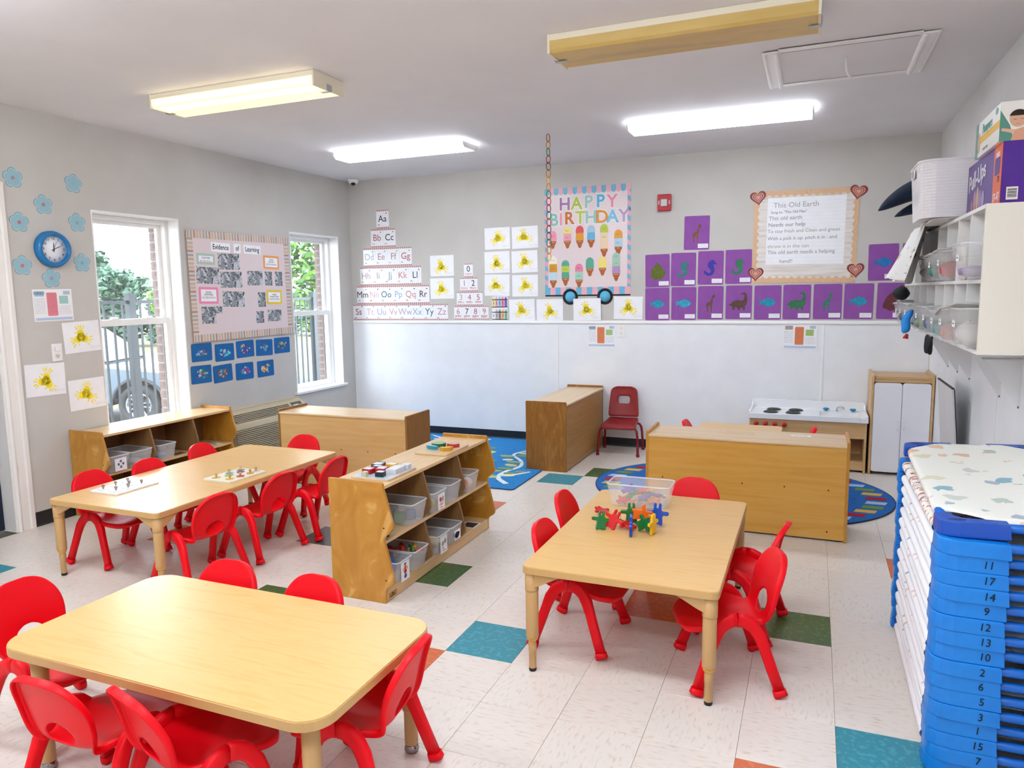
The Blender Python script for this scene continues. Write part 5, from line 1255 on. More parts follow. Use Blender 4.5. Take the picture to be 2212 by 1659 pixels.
# ------------------------------------------------------------------ linking people toys on the middle table
def person_pts():
    h = [(-.011, -.042), (-.016, -.048), (-.023, -.046), (-.025, -.038), (-.022, -.012), (-.024, -.004), (-.042, -.004), (-.047, .001), (-.047, .009), (-.042, .013), (-.02, .013), (-.016, .02), (-.016, .038), (-.013, .046), (-.006, .046), (-.004, .04), (-.004, .024)]
    return h + [(-x, y) for x, y in h[::-1]]
_pm = MB().prism(person_pts(), -0.0065, 0.0065).build('linking_person', mat('p_tmp', 'ffffff'), bevel=0.003, seg=2)
_pme = bake(_pm)
_pcol = {'red': 'd3181f', 'green': '13702e', 'blue': '1649b4', 'yellow': 'e8b50e', 'orange': 'ef6a1a', 'purple': '5a4a9c'}
_pcm = {}
def person_toy(color, loc, rot, label, s=1.0):
    if color not in _pcm:
        m = _pme.copy(); m.materials.clear(); m.materials.append(mat('toy_person_' + color, _pcol[color], 0.22)); _pcm[color] = m
    o = obj('linking_person', _pcm[color], None, loc, rot); o.scale = (s,) * 3
    return tag(o, label, 'toy', 'plastic linking people toys')
TZ = 0.4445
_p = ' plastic linking person '
person_toy('green', (3.91, -3.80, TZ + 0.038), (R(62), R(10), R(25)), 'green' + _p + 'at the left end of the linked group', 0.95)
person_toy('red', (3.965, -3.785, TZ + 0.044), (R(70), R(20), R(-20)), 'red' + _p + 'joined to the leftmost green one')
person_toy('red', (3.862, -3.60, TZ + 0.020), (R(12), R(6), R(60)), 'red' + _p + 'lying flat apart at the back left', 0.95)
person_toy('yellow', (3.925, -3.665, TZ + 0.018), (R(10), R(-8), R(110)), 'yellow' + _p + 'lying behind the red ones', 0.9)
person_toy('red', (4.015, -3.765, TZ + 0.021), (R(16), R(0), R(80)), 'red' + _p + 'lying flat under the green one')
person_toy('green', (4.03, -3.72, TZ + 0.062), (R(88), R(0), R(12)), 'green' + _p + 'standing upright in the middle of the group', 1.05)
person_toy('orange', (4.085, -3.735, TZ + 0.066), (R(90), R(90), R(8)), 'orange' + _p + 'bridging the green and blue ones')
person_toy('blue', (4.145, -3.71, TZ + 0.066), (R(86), R(4), R(10)), 'blue' + _p + 'standing tallest at the right of the group', 1.1)
person_toy('blue', (4.10, -3.69, TZ + 0.018), (R(10), R(4), R(40)), 'blue' + _p + 'lying flat beneath the orange one', 0.9)
person_toy('blue', (4.06, -3.855, TZ + 0.049), (R(90), R(0), R(100)), 'blue' + _p + 'standing edge-on nearest the camera')
person_toy('green', (4.105, -3.80, TZ + 0.045), (R(80), R(55), R(-30)), 'small dark green' + _p + 'angled between blue and yellow', 0.9)
person_toy('yellow', (4.145, -3.80, TZ + 0.047), (R(90), R(0), R(78)), 'yellow' + _p + 'standing edge-on at the right')
t = bin_('clear bin of linking people on the middle table', (3.995, -3.36, TZ + 0.0005), R(90), 0.315, 0.175, 0.115, name='toy_bin')
rr = random.Random(4)
for i, (c, x, y) in enumerate((('red', -.10, -.04), ('purple', -.085, .03), ('green', -.05, -.01), ('orange', -.02, -.035), ('red', .0, .03), ('purple', .03, -.045), ('green', .05, .01), ('orange', .085, -.04), ('purple', .10, .02), ('green', .02, .05), ('yellow', .04, .045))):
    person_toy(c, (3.995 + x * 0.85, -3.36 + y * 0.7, TZ + 0.022 + 0.013 * (i % 3) + (0.03 if y > 0.02 else 0)), (R(rr.uniform(-30, 30)), R(rr.uniform(-25, 25)), rr.uniform(0, 6)), '%s%sinside the clear bin on the table, %s' % (c, _p, ('near the front', 'towards the back')[y > 0.0] + (' left' if x < -0.03 else ' right' if x > 0.03 else ' middle')), 0.78)

# ------------------------------------------------------------------ wall air conditioner
M_ACB = mat('beige_ac_plastic', 'c3b597', 0.5)
M_ACD = mat('ac_dark_slot', '1e1d1b', 0.7)
t = thing('air_conditioner', 'beige wall air conditioner with horizontal louvres between the windows', 'air conditioner', (0, -1.55, 0))
MB().prism([(0.002, 0.10), (0.182, 0.10), (0.182, 0.36), (0.165, 0.392), (0.052, 0.492), (0.03, 0.502), (0.002, 0.504)], -0.535, 0.51, 'y').build('cabinet', M_ACB, t, bevel=0.006)
MB().box(0.0005, 0.022, -0.55, 0.525, 0.504, 0.516).build('top_flange', mat('ac_flange', 'd5cab0', 0.5), t)
sl = Vector((0.113, 0, -0.10)).normalized()
M_sl = lambda y: Matrix.Translation((0.11, y, 0.441)) @ Matrix.Rotation(R(41.5), 4, 'Y')
MB().box(-0.05, 0.05, -0.48, 0.28, 0.0005, 0.003, M=M_sl(0)).build('discharge_grille', M_ACD, t)
for i in range(6): MB().box(-0.046 + 0.0175 * i, -0.039 + 0.0175 * i, -0.48, 0.28, 0.003, 0.008, M=M_sl(0)).build('louvre', M_ACB, t)
MB().box(-0.05, 0.052, 0.32, 0.47, 0.0005, 0.0025, M=M_sl(0)).build('control_well', mat('ac_control', '5a5344', 0.5), t)
MB().box(-0.02, 0.04, 0.335, 0.41, 0.0025, 0.004, M=M_sl(0)).build('instruction_label', mat('ac_label', 'dfe6ee', 0.3), t)
MB().box(0.182, 0.1835, -0.53, 0.505, 0.115, 0.352).build('intake_shadow', M_ACD, t)
for i in range(14): MB().prism([(0.1835, 0.118 + 0.0168 * i), (0.1915, 0.121 + 0.0168 * i), (0.1915, 0.1285 + 0.0168 * i), (0.1835, 0.130 + 0.0168 * i)], -0.53, 0.505, 'y').build('louvre', M_ACB, t)

# ------------------------------------------------------------------ toy kitchen
M_KW = wood('kitchen_maple', 'c9a06a', 'd0a873', 'd8b380', 'x', 0.4)
M_KP = mat('white_moulded_plastic', 'f1f2f4', 0.22)
t = thing('toy_kitchen', 'wooden toy stove and sink with white moulded top', 'toy kitchen', (4.745, -0.245, 0))
L, D = 0.455, 0.2
for s in (-1, 1): MB().box(min(s * L, s * (L - .018)), max(s * L, s * (L - .018)), -D + 0.01, D - 0.015, 0, 0.418).build('side_panel', M_KW, t, bevel=0.002)
MB().box(-L + .018, L - .018, -D + 0.012, -D + 0.028, 0.285, 0.418).build('front_apron', M_KW, t)
MB().box(-L + .018, L - .018, -D + 0.03, D - 0.02, 0.075, 0.09).build('shelf_board', M_KW, t)
MB().box(-L + .018, L - .018, D - 0.03, D - 0.02, 0.0, 0.418).build('back_panel', M_KW, t)
MB().box(-0.008, 0.008, -D + 0.03, D - 0.03, 0.09, 0.285).build('divider', M_KW, t)
MB().box(-L + .018, L - .018, -D + 0.03, -D + 0.045, 0.02, 0.075).build('kick_board', M_KW, t)
top = MB()
top.box(-L - .008, 0.10, -D - 0.004, D - 0.02, 0.418, 0.462); top.box(0.40, L + .008, -D - 0.004, D - 0.02, 0.418, 0.462)
top.box(0.10, 0.40, -D - 0.004, -D + 0.06, 0.418, 0.462); top.box(0.10, 0.40, D - 0.1, D - 0.02, 0.418, 0.462); top.box(0.10, 0.40, -D + 0.06, D - 0.1, 0.418, 0.424)
top.build('counter', M_KP, t, bevel=0.004)
MB().box(-L + 0.03, L - 0.03, D - 0.075, D - 0.02, 0.462, 0.466).build('counter_ledge', M_KP, t)
MB().prism([(-L - .008, 0.462), (L + .008, 0.462)] + arc(L - .012, 0.512, 0.02, 0.022, 0, 90, 4) + arc(-L + .012, 0.512, 0.02, 0.022, 90, 180, 4), D - 0.02, D - 0.002, 'y').build('backsplash', M_KP, t, bevel=0.003)
for s in (-1, 1): MB().prism([(D - 0.02, 0.462), (-D + 0.0, 0.462), (-D + 0.0, 0.478), (D - 0.06, 0.482), (D - 0.02, 0.51)], s * L - 0.007, s * L + 0.007, 'x').build('side_lip', M_KP, t, bevel=0.003)
for x in (-0.29, -0.11):
    for y in (-0.10, 0.05):
        bu = MB().lathe([(0.0, 0.4625), (0.06, 0.4625), (0.062, 0.465), (0.0, 0.465)], 24).build('burner', mat('burner_black', '1b1e1c', 0.35), t, (x + (0.02 if y > 0 else 0), y, 0))
        for r_ in (0.02, 0.036, 0.052): MB().tube([(r_ * math.cos(a * PI / 10), r_ * math.sin(a * PI / 10), 0.468) for a in range(20)], 0.004, 6, closed=True).build('coil', mat('coil_grey', '3b4540', 0.3), bu)
MB().tube([(0.235, 0.10, 0.462), (0.235, 0.10, 0.49), (0.25, 0.07, 0.507), (0.275, 0.03, 0.512), (0.288, 0.01, 0.50)], 0.008, 8).build('faucet', mat('grey_faucet', 'c4c6c4', 0.3, 0.3), t)
for x in (0.15, 0.36): MB().lathe([(0.008, 0.462), (0.008, 0.472), (0.024, 0.474), (0.026, 0.482), (0.02, 0.488), (0.0, 0.488)], 8).build('tap_knob', mat('blue_knob', '1689b4', 0.35), t, (x, 0.105, 0))
for x in (-0.40, -0.325, -0.25, -0.175): MB().lathe([(0.0, 0.024), (0.018, 0.024), (0.02, 0.018), (0.02, 0.0)], 8).build('stove_knob', mat('red_knob', 'c4161d', 0.4), t, (x, -D + 0.012, 0.375), (R(90), 0, 0))

t = thing('toy_cupboard', 'tall toy cupboard with two white doors in maple frame', 'cabinet', (5.442, -0.222, 0))
for s in (-1, 1): MB().prism(rrect(-0.205, 0.2, 0.0, 0.822, 0.012), min(s * .222, s * .204), max(s * .222, s * .204), 'x').build('side_panel', M_KW, t, bevel=0.002)
MB().box(-.204, .204, -0.19, 0.19, 0.785, 0.803).build('top_board', M_KW, t)
MB().box(-.204, .204, -0.185, -0.17, 0.755, 0.785).build('top_rail', M_KW, t)
MB().box(-.204, .204, 0.18, 0.19, 0.03, 0.785).build('back_panel', M_KW, t)
MB().box(-.204, .204, -0.17, 0.18, 0.02, 0.038).build('bottom_board', M_KW, t)
for s in (-1, 1):
    d_ = MB().prism(rrect(-0.1, 0.1, 0.025, 0.752, 0.02 if s else 0.01, 3), -0.205, -0.188, 'y').build('door', mat('white_door_laminate', 'eeecf0', 0.4), t, (s * 0.1015, 0, 0), bevel=0.002)
    h = [(-s * 0.078, -0.205, 0.44), (-s * 0.078, -0.222, 0.442), (-s * 0.078, -0.222, 0.378), (-s * 0.078, -0.205, 0.38)]
    MB().tube(h, 0.0042, 6).build('handle', M_KP, d_)

# folded grey panel leaning on the right wall
t = thing('folding_board', 'grey folding panel with dark edge leaning on the right wall', 'board', (0, 0, 0))
Ml = Matrix.Translation((5.655, -1.52, 0.0)) @ Matrix.Rotation(R(-5.0), 4, 'Y')
for a, b in ((-0.285, -0.004), (0.0, 0.285)): MB().box(-0.012, 0.0, a, b, 0.002, 0.89, M=Ml).build('panel', mat('grey_board', 'cfcbc8', 0.6), t, bevel=0.002)
MB().box(-0.0125, 0.001, -0.29, 0.29, 0.89, 0.897, M=Ml).build('edge_binding', mat('dark_binding', '3a3430', 0.6), t)
MB().box(0.0005, 0.004, -0.288, 0.288, 0.002, 0.89, M=Ml).build('dark_backing', mat('black_backing', '15181a', 0.7), t)
# shelf brackets on the right wall
for i, (y, nm) in enumerate(((-0.94, 'nearest the toy cupboard'), (-1.32, 'second from the toy cupboard'), (-1.73, 'above the folding panel'), (-2.52, 'over the cot stack, farther'), (-2.90, 'over the cot stack, nearer'))):
    t = thing('shelf_bracket', 'white pointed metal shelf bracket under the cubby, ' + nm, 'bracket', (ROOM_X - 0.004, y, 0.94))
    MB().box(-0.003, 0, -0.011, 0.011, 0, 0.284).build('wall_plate', M_TRIM, t)
    MB().prism([(-0.002, 0.0), (-0.006, 0.0), (-0.17, 0.272), (-0.17, 0.284), (-0.002, 0.284)], -0.0012, 0.0012, 'y').build('web', M_TRIM, t)
    MB().box(-0.19, 0, -0.01, 0.01, 0.2815, 0.284).build('arm', M_TRIM, t)
    MB().ell((-0.004, 0, 0.006), (0.004, 0.004, 0.006), 8, 6).build('screw', M_SCREW, t)
# ------------------------------------------------------------------ stack of children's cots
M_COT = noisy('blue_cot_plastic', ['0a78d4', '0f84de', '0b7cd8'], (9, 9, 9), 0.36)
M_COTD = mat('royal_blue_cot_plastic', '1450b4', 0.36)
M_TUBE = mat('blue_cot_tube', '0c66c4', 0.3)
M_CS = [spots('cot_sheet_a', 'eef0f1', ['b9c6cc', 'e0c2ae', 'a9c4bd', 'eef0f1', 'eef0f1', 'd9c9b8'], 16, 0.26), spots('cot_sheet_b', 'f1f1f2', ['d8d4e0', 'eef0f1', '9fb8c6', 'e6c8c0', 'f1f1f2'], 13, 0.25),
        spots('cot_sheet_floral', 'f2efea', ['c9342c', 'd98a3f', 'a8ad84', 'c9765a', '6d7480', 'e0b080'], 22, 0.42, stretch=(1, 2.2, 1)), spots('cot_sheet_plain', 'f2f1f2', ['f2f1f2', 'e6e2e6', 'f0f0f0'], 10, 0.2)]
M_SEA = spots('sea_animal_sheet', 'e9e8df', ['b9c6bb', 'e3c3a6', 'a9b4c0', 'd9d6b8', '8fb2bd', 'e9e8df', 'c9cfc6', 'dcb79c'], 10, 0.34, stretch=(1, 1.0, 1))
CX0, CX1, CY0, CY1 = 5.135, 5.64, -4.472, -3.30
def corner_mesh(sx, sy, m):
    """Rounded L-shaped stacking corner; outer corner at the origin, arms along +x*sx and +y*sy."""
    b = MB()
    def q(x, y): return (sx * x, sy * y)
    rows = []
    outl = [q(0.19, 0.0)] + [q(*p) for p in [(0.06, 0.0), (0.03, 0.006), (0.012, 0.018), (0.003, 0.035), (0.0, 0.06)]] + [q(0, 0.10), q(0.045, 0.10), q(0.05, 0.075), q(0.075, 0.052), q(0.19, 0.045)]
    cx, cy = sx * 0.08, sy * 0.04
    def lv(z, k): return [((x - cx) * k + cx, (y - cy) * k + cy, z) for x, y in outl]
    rows = [lv(0.0, 0.965), lv(0.0008, 0.975), lv(0.002, 1.0), lv(0.006, 1.004), lv(0.040, 0.982), lv(0.0445, 0.972), lv(0.0470, 0.955)]
    if sx * sy < 0: rows = [r_[::-1] for r_ in rows]
    b.grid(rows, closed=True, smooth=False)
    n = len(outl)
    b.f.append(tuple(range(n))[::-1]); b.m.append(0); b.s.append(False)
    b.f.append(tuple(6 * n + i for i in range(n))); b.m.append(0); b.s.append(False)
    return b
_cm = {}
def cot(label, z, sheet, number=None, dark=False, dx=0.0, dy=0.0, tilt=(0, 0, 0), sheet_open=False, seed=0):
    cx, cy = (CX0 + CX1) / 2, (CY0 + CY1) / 2
    t = thing('stacking_cot', label, 'cot', (cx + dx, cy + dy, z), group='stacked blue cots')
    t.rotation_euler = tilt
    hx, hy = (CX1 - CX0) / 2, (CY1 - CY0) / 2
    m = M_COTD if dark else M_COT
    rnd = random.Random(seed)
    for sx in (-1, 1):
        for sy in (-1, 1):
            k = (sx, sy, dark)
            if k not in _cm:
                o = corner_mesh(-sx, -sy, m).build('corner_block', m, bevel=0.004); _cm[k] = bake(o)
            c = obj('corner_block', _cm[k], t, (sx * hx, sy * hy, 0))
            if dark:
                MB().prism(ellipse(0.055 * -sx, 0.03 * -sy, 0.024, 0.008, 0, 14), 0.0468, 0.0478).build('grip_slot', mat('slot_navy', '0b2a66', 0.5), c)
                if (sx, sy) == (-1, -1):
                    for q in range(14): MB().box(0.075 + 0.006 * q, 0.0775 + 0.006 * q, 0.002, 0.012, 0.0465, 0.0482).build('grip_rib', M_COTD, c)
            if number and (sx, sy) == (-1, -1):
                o = obj('number_marking', text_mesh(number, 0.034, flat('161a22'), 'CENTER', 0.1), c, (0.138, -0.0015, 0.026), (R(90), 0, R(0)))
                o.scale = (0.9, 1, 1)
    for sx in (-1, 1):
        MB().tube([(sx * (hx - 0.026), -hy + 0.03, 0.03), (sx * (hx - 0.026), hy - 0.03, 0.03)], 0.0145, 10).build('side_rail', M_TUBE, t)
    for sy in (-1, 1):
        MB().tube([(-hx + 0.03, sy * (hy - 0.024), 0.03), (hx - 0.03, sy * (hy - 0.024), 0.03)], 0.0145, 10).build('end_rail', M_TUBE, t)
    # sheet: taut sling wrapped round the side rails
    rows = []; ny = 22; xr = hx - 0.026
    y0, y1 = -hy + 0.13 + rnd.uniform(0, .05), hy - 0.11 - rnd.uniform(0, .06)
    for i in range(ny + 1):
        y = y0 + (y1 - y0) * i / ny
        wr = 0.0009 * math.sin(i * 2.1 + seed) + rnd.uniform(-.0007, .0007)
        r_ = 0.0195 + wr
        ring = [(-xr - r_ * math.sin(a), y, 0.03 - r_ * math.cos(a)) for a in (0.2, 0.9, 1.57, 2.3, 2.9)]
        zt = 0.03 + r_
        ring += [(-xr + 0.05, y, zt + 0.001), (-xr * 0.4, y, zt - 0.006 + wr), (0, y, zt - 0.009 - wr), (xr * 0.4, y, zt - 0.006), (xr - 0.05, y, zt + 0.001)]
        ring += [(xr + r_ * math.sin(a), y, 0.03 - r_ * math.cos(a)) for a in (2.9, 2.3, 1.57, 0.9, 0.2)]
        rows.append(ring)
    if sheet_open:   # fitted sheet of the top cot: reaches the end rails between the corners
        for s, base in ((-1, rows[0]), (1, rows[-1])):
            ext = []
            for f in (0.33, 0.66, 1.0):
                ys = base[0][1] + s * 0.125 * f
                w = 1.0 - 0.58 * f
                ext.append([(p[0] * w, ys, max(p[2], 0.03 + 0.0195 - 0.006) if f < 1 else 0.03 + 0.018) for p in base])
            ext.append([(p[0] * 0.4, base[0][1] + s * 0.142, 0.02) for p in base])
            rows = (ext[::-1] + rows) if s < 0 else (rows + ext)
    MB().grid(rows).build('sheet', sheet, t, solid=0.0012, subsurf=1)
    return t
STEP = 0.0475
_nums = [None, '7', '15', '1', '3', '5', '6', '2', '10', '13', '12', '9', '14', '17', '11', None]
_sh = [3, 3, 1, 0, 3, 1, 0, 1, 3, 0, 1, 3, 0, 1, 3, 2]
for i, n in enumerate(_nums):
    lab = 'blue cot marked with the number %s in the cot stack' % {'7': 'seven', '15': 'fifteen', '1': 'one', '3': 'three', '5': 'five', '6': 'six', '2': 'two', '10': 'ten', '13': 'thirteen', '12': 'twelve', '9': 'nine', '14': 'fourteen', '17': 'seventeen', '11': 'eleven'}[n] if n else ('lowest blue cot of the stack, on the floor' if i == 0 else 'unmarked blue cot with red floral sheet, second from stack top')
    cot(lab, 0.002 + STEP * i, M_CS[_sh[i]], n, seed=i, dx=0.003 * math.sin(i * 1.7), dy=0.003 * math.cos(i * 2.3))
cot('topmost royal blue cot with pale sea-animal sheet', 0.002 + STEP * 16 + 0.017, M_SEA, None, True, 0.012, 0.02, (R(0.8), R(-2.2), R(-1.0)), True, 77)

# ------------------------------------------------------------------ wall cubby and what it holds
M_CUB = mat('cream_melamine', 'e9e2d4', 0.45)
M_CUBW = mat('white_melamine_edge', 'f4f3f0', 0.4)
KX, KY0, KY1, KZ0, KZM, KZ1 = 5.40, -3.385, -0.62, 1.228, 1.530, 1.842
t = thing('wall_cubby', 'long cream cubby shelf with two rows of compartments on right wall', 'shelf', (0, 0, 0))
MB().box(KX, ROOM_X - 0.002, KY0, KY0 + 0.016, KZ0, KZ1).build('side_panel', M_CUB, t)
MB().box(KX, ROOM_X - 0.002, KY1 - 0.016, KY1, KZ0, KZ1).build('side_panel', M_CUB, t)
for z0 in (KZ0, KZM - 0.008, KZ1 - 0.016): MB().box(KX, ROOM_X - 0.002, KY0 + 0.016, KY1 - 0.016, z0, z0 + 0.016).build('shelf_board', M_CUBW, t)
MB().box(ROOM_X - 0.008, ROOM_X - 0.002, KY0 + 0.016, KY1 - 0.016, KZ0 + 0.016, KZ1 - 0.016).build('back_panel', M_CUB, t)
_dv = [-3.07, -2.762, -2.451, -2.136, -1.815, -1.492, -1.193, -0.891]
for y in _dv:
    for z0, z1 in ((KZ0 + 0.016, KZM - 0.008), (KZM + 0.008, KZ1 - 0.016)): MB().box(KX + 0.002, ROOM_X - 0.008, y - 0.006, y + 0.006, z0, z1).build('divider', M_CUBW, t)
_ed = [KY0 + 0.016] + _dv + [KY1 - 0.016]
_yc = [(a + b) / 2 for a, b in zip(_ed, _ed[1:])]
M_TUB = frosted('cloudy_tub_plastic', 'f0f0ee', 0.22, 0.3)
M_LID = frosted('grey_lid_plastic', 'd6d5d0', 0.6, 0.35)
rr = random.Random(21)
_ord = ['nearest', 'second', 'third', 'fourth', 'fifth', 'sixth', 'seventh', 'eighth', 'ninth']
def cub_bin(row, i, h, dx, lid=None, fill=None, w=0.235):
    z = (KZ0 if row == 0 else KZM - 0.008) + 0.0165
    lab = 'cloudy plastic tub, %s from the camera in the %s cubby row' % (_ord[i], ('lower', 'upper')[row])
    d_ = 0.30
    b = bin_(lab, (KX + 0.125 - dx, _yc[i], z), R(180), w, d_, h, 'cubby_tub', 0.78, (M_TUB, M_BINR)); b['group'] = 'cloudy tubs in the wall cubby'
    c = MB().box(d_ / 2 * 0.93, d_ / 2 * 0.93 + 0.001, -0.035, 0.03, h * 0.52, h * 0.52 + 0.03).build('name_label', M_PAPER, b)
    tag(MB().box(d_ / 2 * 0.93 + 0.001, d_ / 2 * 0.93 + 0.0013, -0.02, 0.014, h * 0.52 + 0.012, h * 0.52 + 0.018).build('name_print', flat('55555a'), c), kind='stuff')
    if lid:
        L_ = MB().prism(rrect(-d_ / 2 * 1.02, d_ / 2 * 1.02, -w / 2 * 1.02, w / 2 * 1.02, 0.02), 0, 0.008).build('lid', M_LID, b, (0.0, 0, h + 0.001), (R(lid[0]), R(lid[1]), 0), bevel=0.002)
        MB().tube([(x, y, 0.0) for x, y in rrect(-d_ / 2 * 1.02, d_ / 2 * 1.02, -w / 2 * 1.02, w / 2 * 1.02, 0.02)], 0.004, 6, closed=True).build('lid_rim', M_LID, L_)
    if fill:
        lump('%s in the %s tub of the %s cubby row' % (fill[1], _ord[i], ('lower', 'upper')[row]), 'spare_clothes', 'clothes', (KX + 0.05 - dx, _yc[i] + 0.01, z + 0.012), (0.072, 0.07, h * fill[2]), fill[0], 50 + i + 20 * row)
    return b
cub_bin(0, 0, 0.175, 0.05, (6, -3), ('dfdcd6', 'white clothes', .30)); cub_bin(0, 1, 0.165, 0.06, (10, 6), ('cf9f92', 'pink clothes', .26)); cub_bin(0, 2, 0.15, 0.055, (-4, 3), ('5f9a98', 'teal clothes', .3))
cub_bin(0, 3, 0.16, 0.055, None, ('4a5f86', 'blue clothes', .33)); cub_bin(0, 4, 0.16, 0.055, (2, 0), ('7d8f70', 'green clothes', .3)); cub_bin(0, 5, 0.16, 0.05, (3, 2), ('6f86a0', 'grey blue clothes', .3))
cub_bin(0, 6, 0.16, 0.05, None, ('c9ccd2', 'pale clothes', .35)); cub_bin(0, 7, 0.16, 0.05, (2, -3), ('4f6078', 'dark clothes', .3)); cub_bin(0, 8, 0.15, 0.05, (2, 2), ('c2b7a0', 'tan clothes', .35), 0.2)
cub_bin(1, 0, 0.155, 0.05, None, ('a58fb8', 'lilac clothes', .16), 0.245); cub_bin(1, 2, 0.15, 0.04, (2, 0), ('c8403c', 'red and navy clothes', .3), 0.22); cub_bin(1, 3, 0.145, 0.04, (2, 2), ('3f8070', 'green clothes', .33), 0.22); cub_bin(1, 4, 0.14, 0.04, (2, 0), ('8a8a8c', 'grey clothes', .3), 0.22)
t = thing('picture_book', 'yellow and brown children\'s picture book standing in the upper cubby', 'book', (KX + 0.02, _yc[1] - 0.03, KZM + 0.0085), R(70))
MB().box(-0.075, 0.075, -0.006, 0.006, 0, 0.165).build('cover', mat('book_cream', 'd9cdb5', 0.4), t, bevel=0.001)
MB().box(-0.068, 0.068, 0.006, 0.0066, 0.035, 0.155).build('cover_picture', noisy('book_picture', ['6f7030', 'a83a2c', '4a3a22', 'c9a03a'], (16, 1, 16), 0.4, 3), t)
MB().box(-0.07, 0.07, 0.006, 0.0068, 0.006, 0.03).build('title_band', flat('e0b53a'), t)
t = thing('purple_folder', 'purple paper propped at the back of the upper cubby', 'paper', (ROOM_X - 0.04, _yc[1] - 0.02, KZM + 0.0085), R(90))
MB().box(-0.08, 0.08, -0.001, 0.001, 0, 0.25).build('sheet', M_PURP, t); MB().prism(ellipse(0.03, 0.1, 0.03, 0.06), 0.001, 0.0016, 'y').build('teal_paint', flat('2f7f88'), t)
# clothes hanging out of the lower row
def drape(name, label, cat, pts, w, m, seed, th=0.012):
    """A cloth strip: centre line pts (x,y,z), half-width w along the wall, with soft folds."""
    rnd = random.Random(seed); rows = []
    for i, p in enumerate(pts):
        ww = w[i] if isinstance(w, list) else w
        rows.append([(p[0] + 0.018 * math.sin(j * 1.9 + i * 0.5 + seed) * min(1, i / 2), p[1] - ww + 2 * ww * j / 8, p[2] + 0.006 * math.sin(j * 1.3 + i)) for j in range(9)])
    return tag(MB().grid(rows).build(name, m, None, solid=th, subsurf=1), label, cat)
drape('knitted_mitten', 'bright blue and red knitted sleeve hanging from the lower cubby', 'clothing', [(5.33, -1.82, 1.37), (5.30, -1.83, 1.33), (5.29, -1.82, 1.30), (5.30, -1.84, 1.26), (5.285, -1.85, 1.235)], [.03, .09, .06, .09, .05], mat('bright_blue_knit', '1d86d8', 0.8), 1, 0.03)
drape('red_cuff', 'small red cuff below the blue knitted sleeve', 'clothing', [(5.30, -1.90, 1.225), (5.29, -1.90, 1.212), (5.295, -1.88, 1.202)], .05, mat('red_knit', 'c8202c', 0.8), 2, 0.014)
drape('black_sock', 'black cloth hanging below the cubby edge', 'clothing', [(5.384, -2.16, 1.235), (5.382, -2.16, 1.21), (5.382, -2.15, 1.17), (5.384, -2.14, 1.13)], [.14, .13, .10, .07], mat('black_cloth', '0e1116', 0.85), 3, 0.012)
# rolled black bag on the far tubs
t = lump('black plastic bag resting on the far lower tubs', 'plastic_bag', 'bag', (5.325, -1.20, KZ0 + 0.192), (0.06, 0.07, 0.05), '191a1b', 31)
# patterned blanket draped over the cubby
M_BLK = spots('blanket_print', 'e4e1dc', ['8a8480', 'c9a56a', 'b3afab', 'e4e1dc', '6f6a66', 'd3cec8'], 14, 0.3, stretch=(1, 1, 1))
rows = []; nj = 22
for i in range(15):
    f = i / 14
    row = []
    for j in range(nj + 1):
        u = j / nj
        y = -2.18 + 0.84 * u - 0.05 * f * (0.5 - u)
        fold = math.sin(u * 13 + 1.4 * f) * (0.02 + 0.045 * f) + math.sin(u * 29 + 2) * 0.008 * (0.3 + f)
        x = 5.388 - 0.03 - 0.055 * f - fold * 0.9 - 0.075 * f * math.sin(PI * min(1, u * 1.15))
        z = 1.965 - 0.085 * min(1, u / 0.25) * (1 - f) - (0.41 + 0.03 * math.sin(u * 6 + 0.8)) * f
        row.append((x, y, z))
    rows.append(row)
rows = [[(5.56, p[1], 1.853 + 0.01 * math.sin(j)) for j, p in enumerate(rows[0])], [(5.44, p[1], 1.866 + 0.006 * math.sin(j)) for j, p in enumerate(rows[0])]] + rows
tag(MB().grid(rows).build('blanket', M_BLK, None, solid=0.006, subsurf=1), 'white and grey patterned blanket draped over the far end of the cubby', 'blanket')
# white laundry basket, navy cushion, boxes on top
KT = KZ1 + 0.0005
t = thing('laundry_basket', 'white ribbed laundry basket standing on the cubby', 'basket', (5.405, -2.42, KT + 0.0165))
M_BASK = mat('white_basket_plastic', 'edeaec', 0.35)
def lvb(z, k): return [(x, y, z) for x, y in rrect(-0.165 * k, 0.165 * k, -0.22 * k, 0.22 * k, 0.07 * k, 5)]
rws = [lvb(0.0, 0.90)]
for i in range(36): rws.append(lvb(0.004 + 0.272 * i / 36, 0.90 + 0.10 * i / 36 + (0.004 if i % 2 else 0)))
rws.append(lvb(0.278, 1.0))
bb = MB().grid(rws, closed=True, smooth=False); n = len(rws[0]); bb.f.append(tuple(range(n))[::-1]); bb.m.append(0); bb.s.append(False)
bb.build('tub', M_BASK, t, solid=0.003)
MB().tube(lvb(0.279, 1.01), 0.006, 8, closed=True).build('rim', M_BASK, t)
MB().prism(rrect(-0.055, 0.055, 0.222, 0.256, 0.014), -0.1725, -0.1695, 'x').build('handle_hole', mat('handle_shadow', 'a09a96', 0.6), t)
MB().tube([(-0.1725, y, z) for y, z in rrect(-0.058, 0.058, 0.219, 0.259, 0.016)], 0.0035, 6, closed=True).build('handle_frame', M_BASK, t)
tag(drape('folded_towel', 'folded white cloths under the laundry basket', 'cloth', [(5.30, -2.42, KT + 0.006), (5.38, -2.42, KT + 0.007), (5.46, -2.42, KT + 0.008), (5.54, -2.42, KT + 0.007)], .2, mat('white_cloth', 'e6e4e2', 0.85), 5, 0.006))
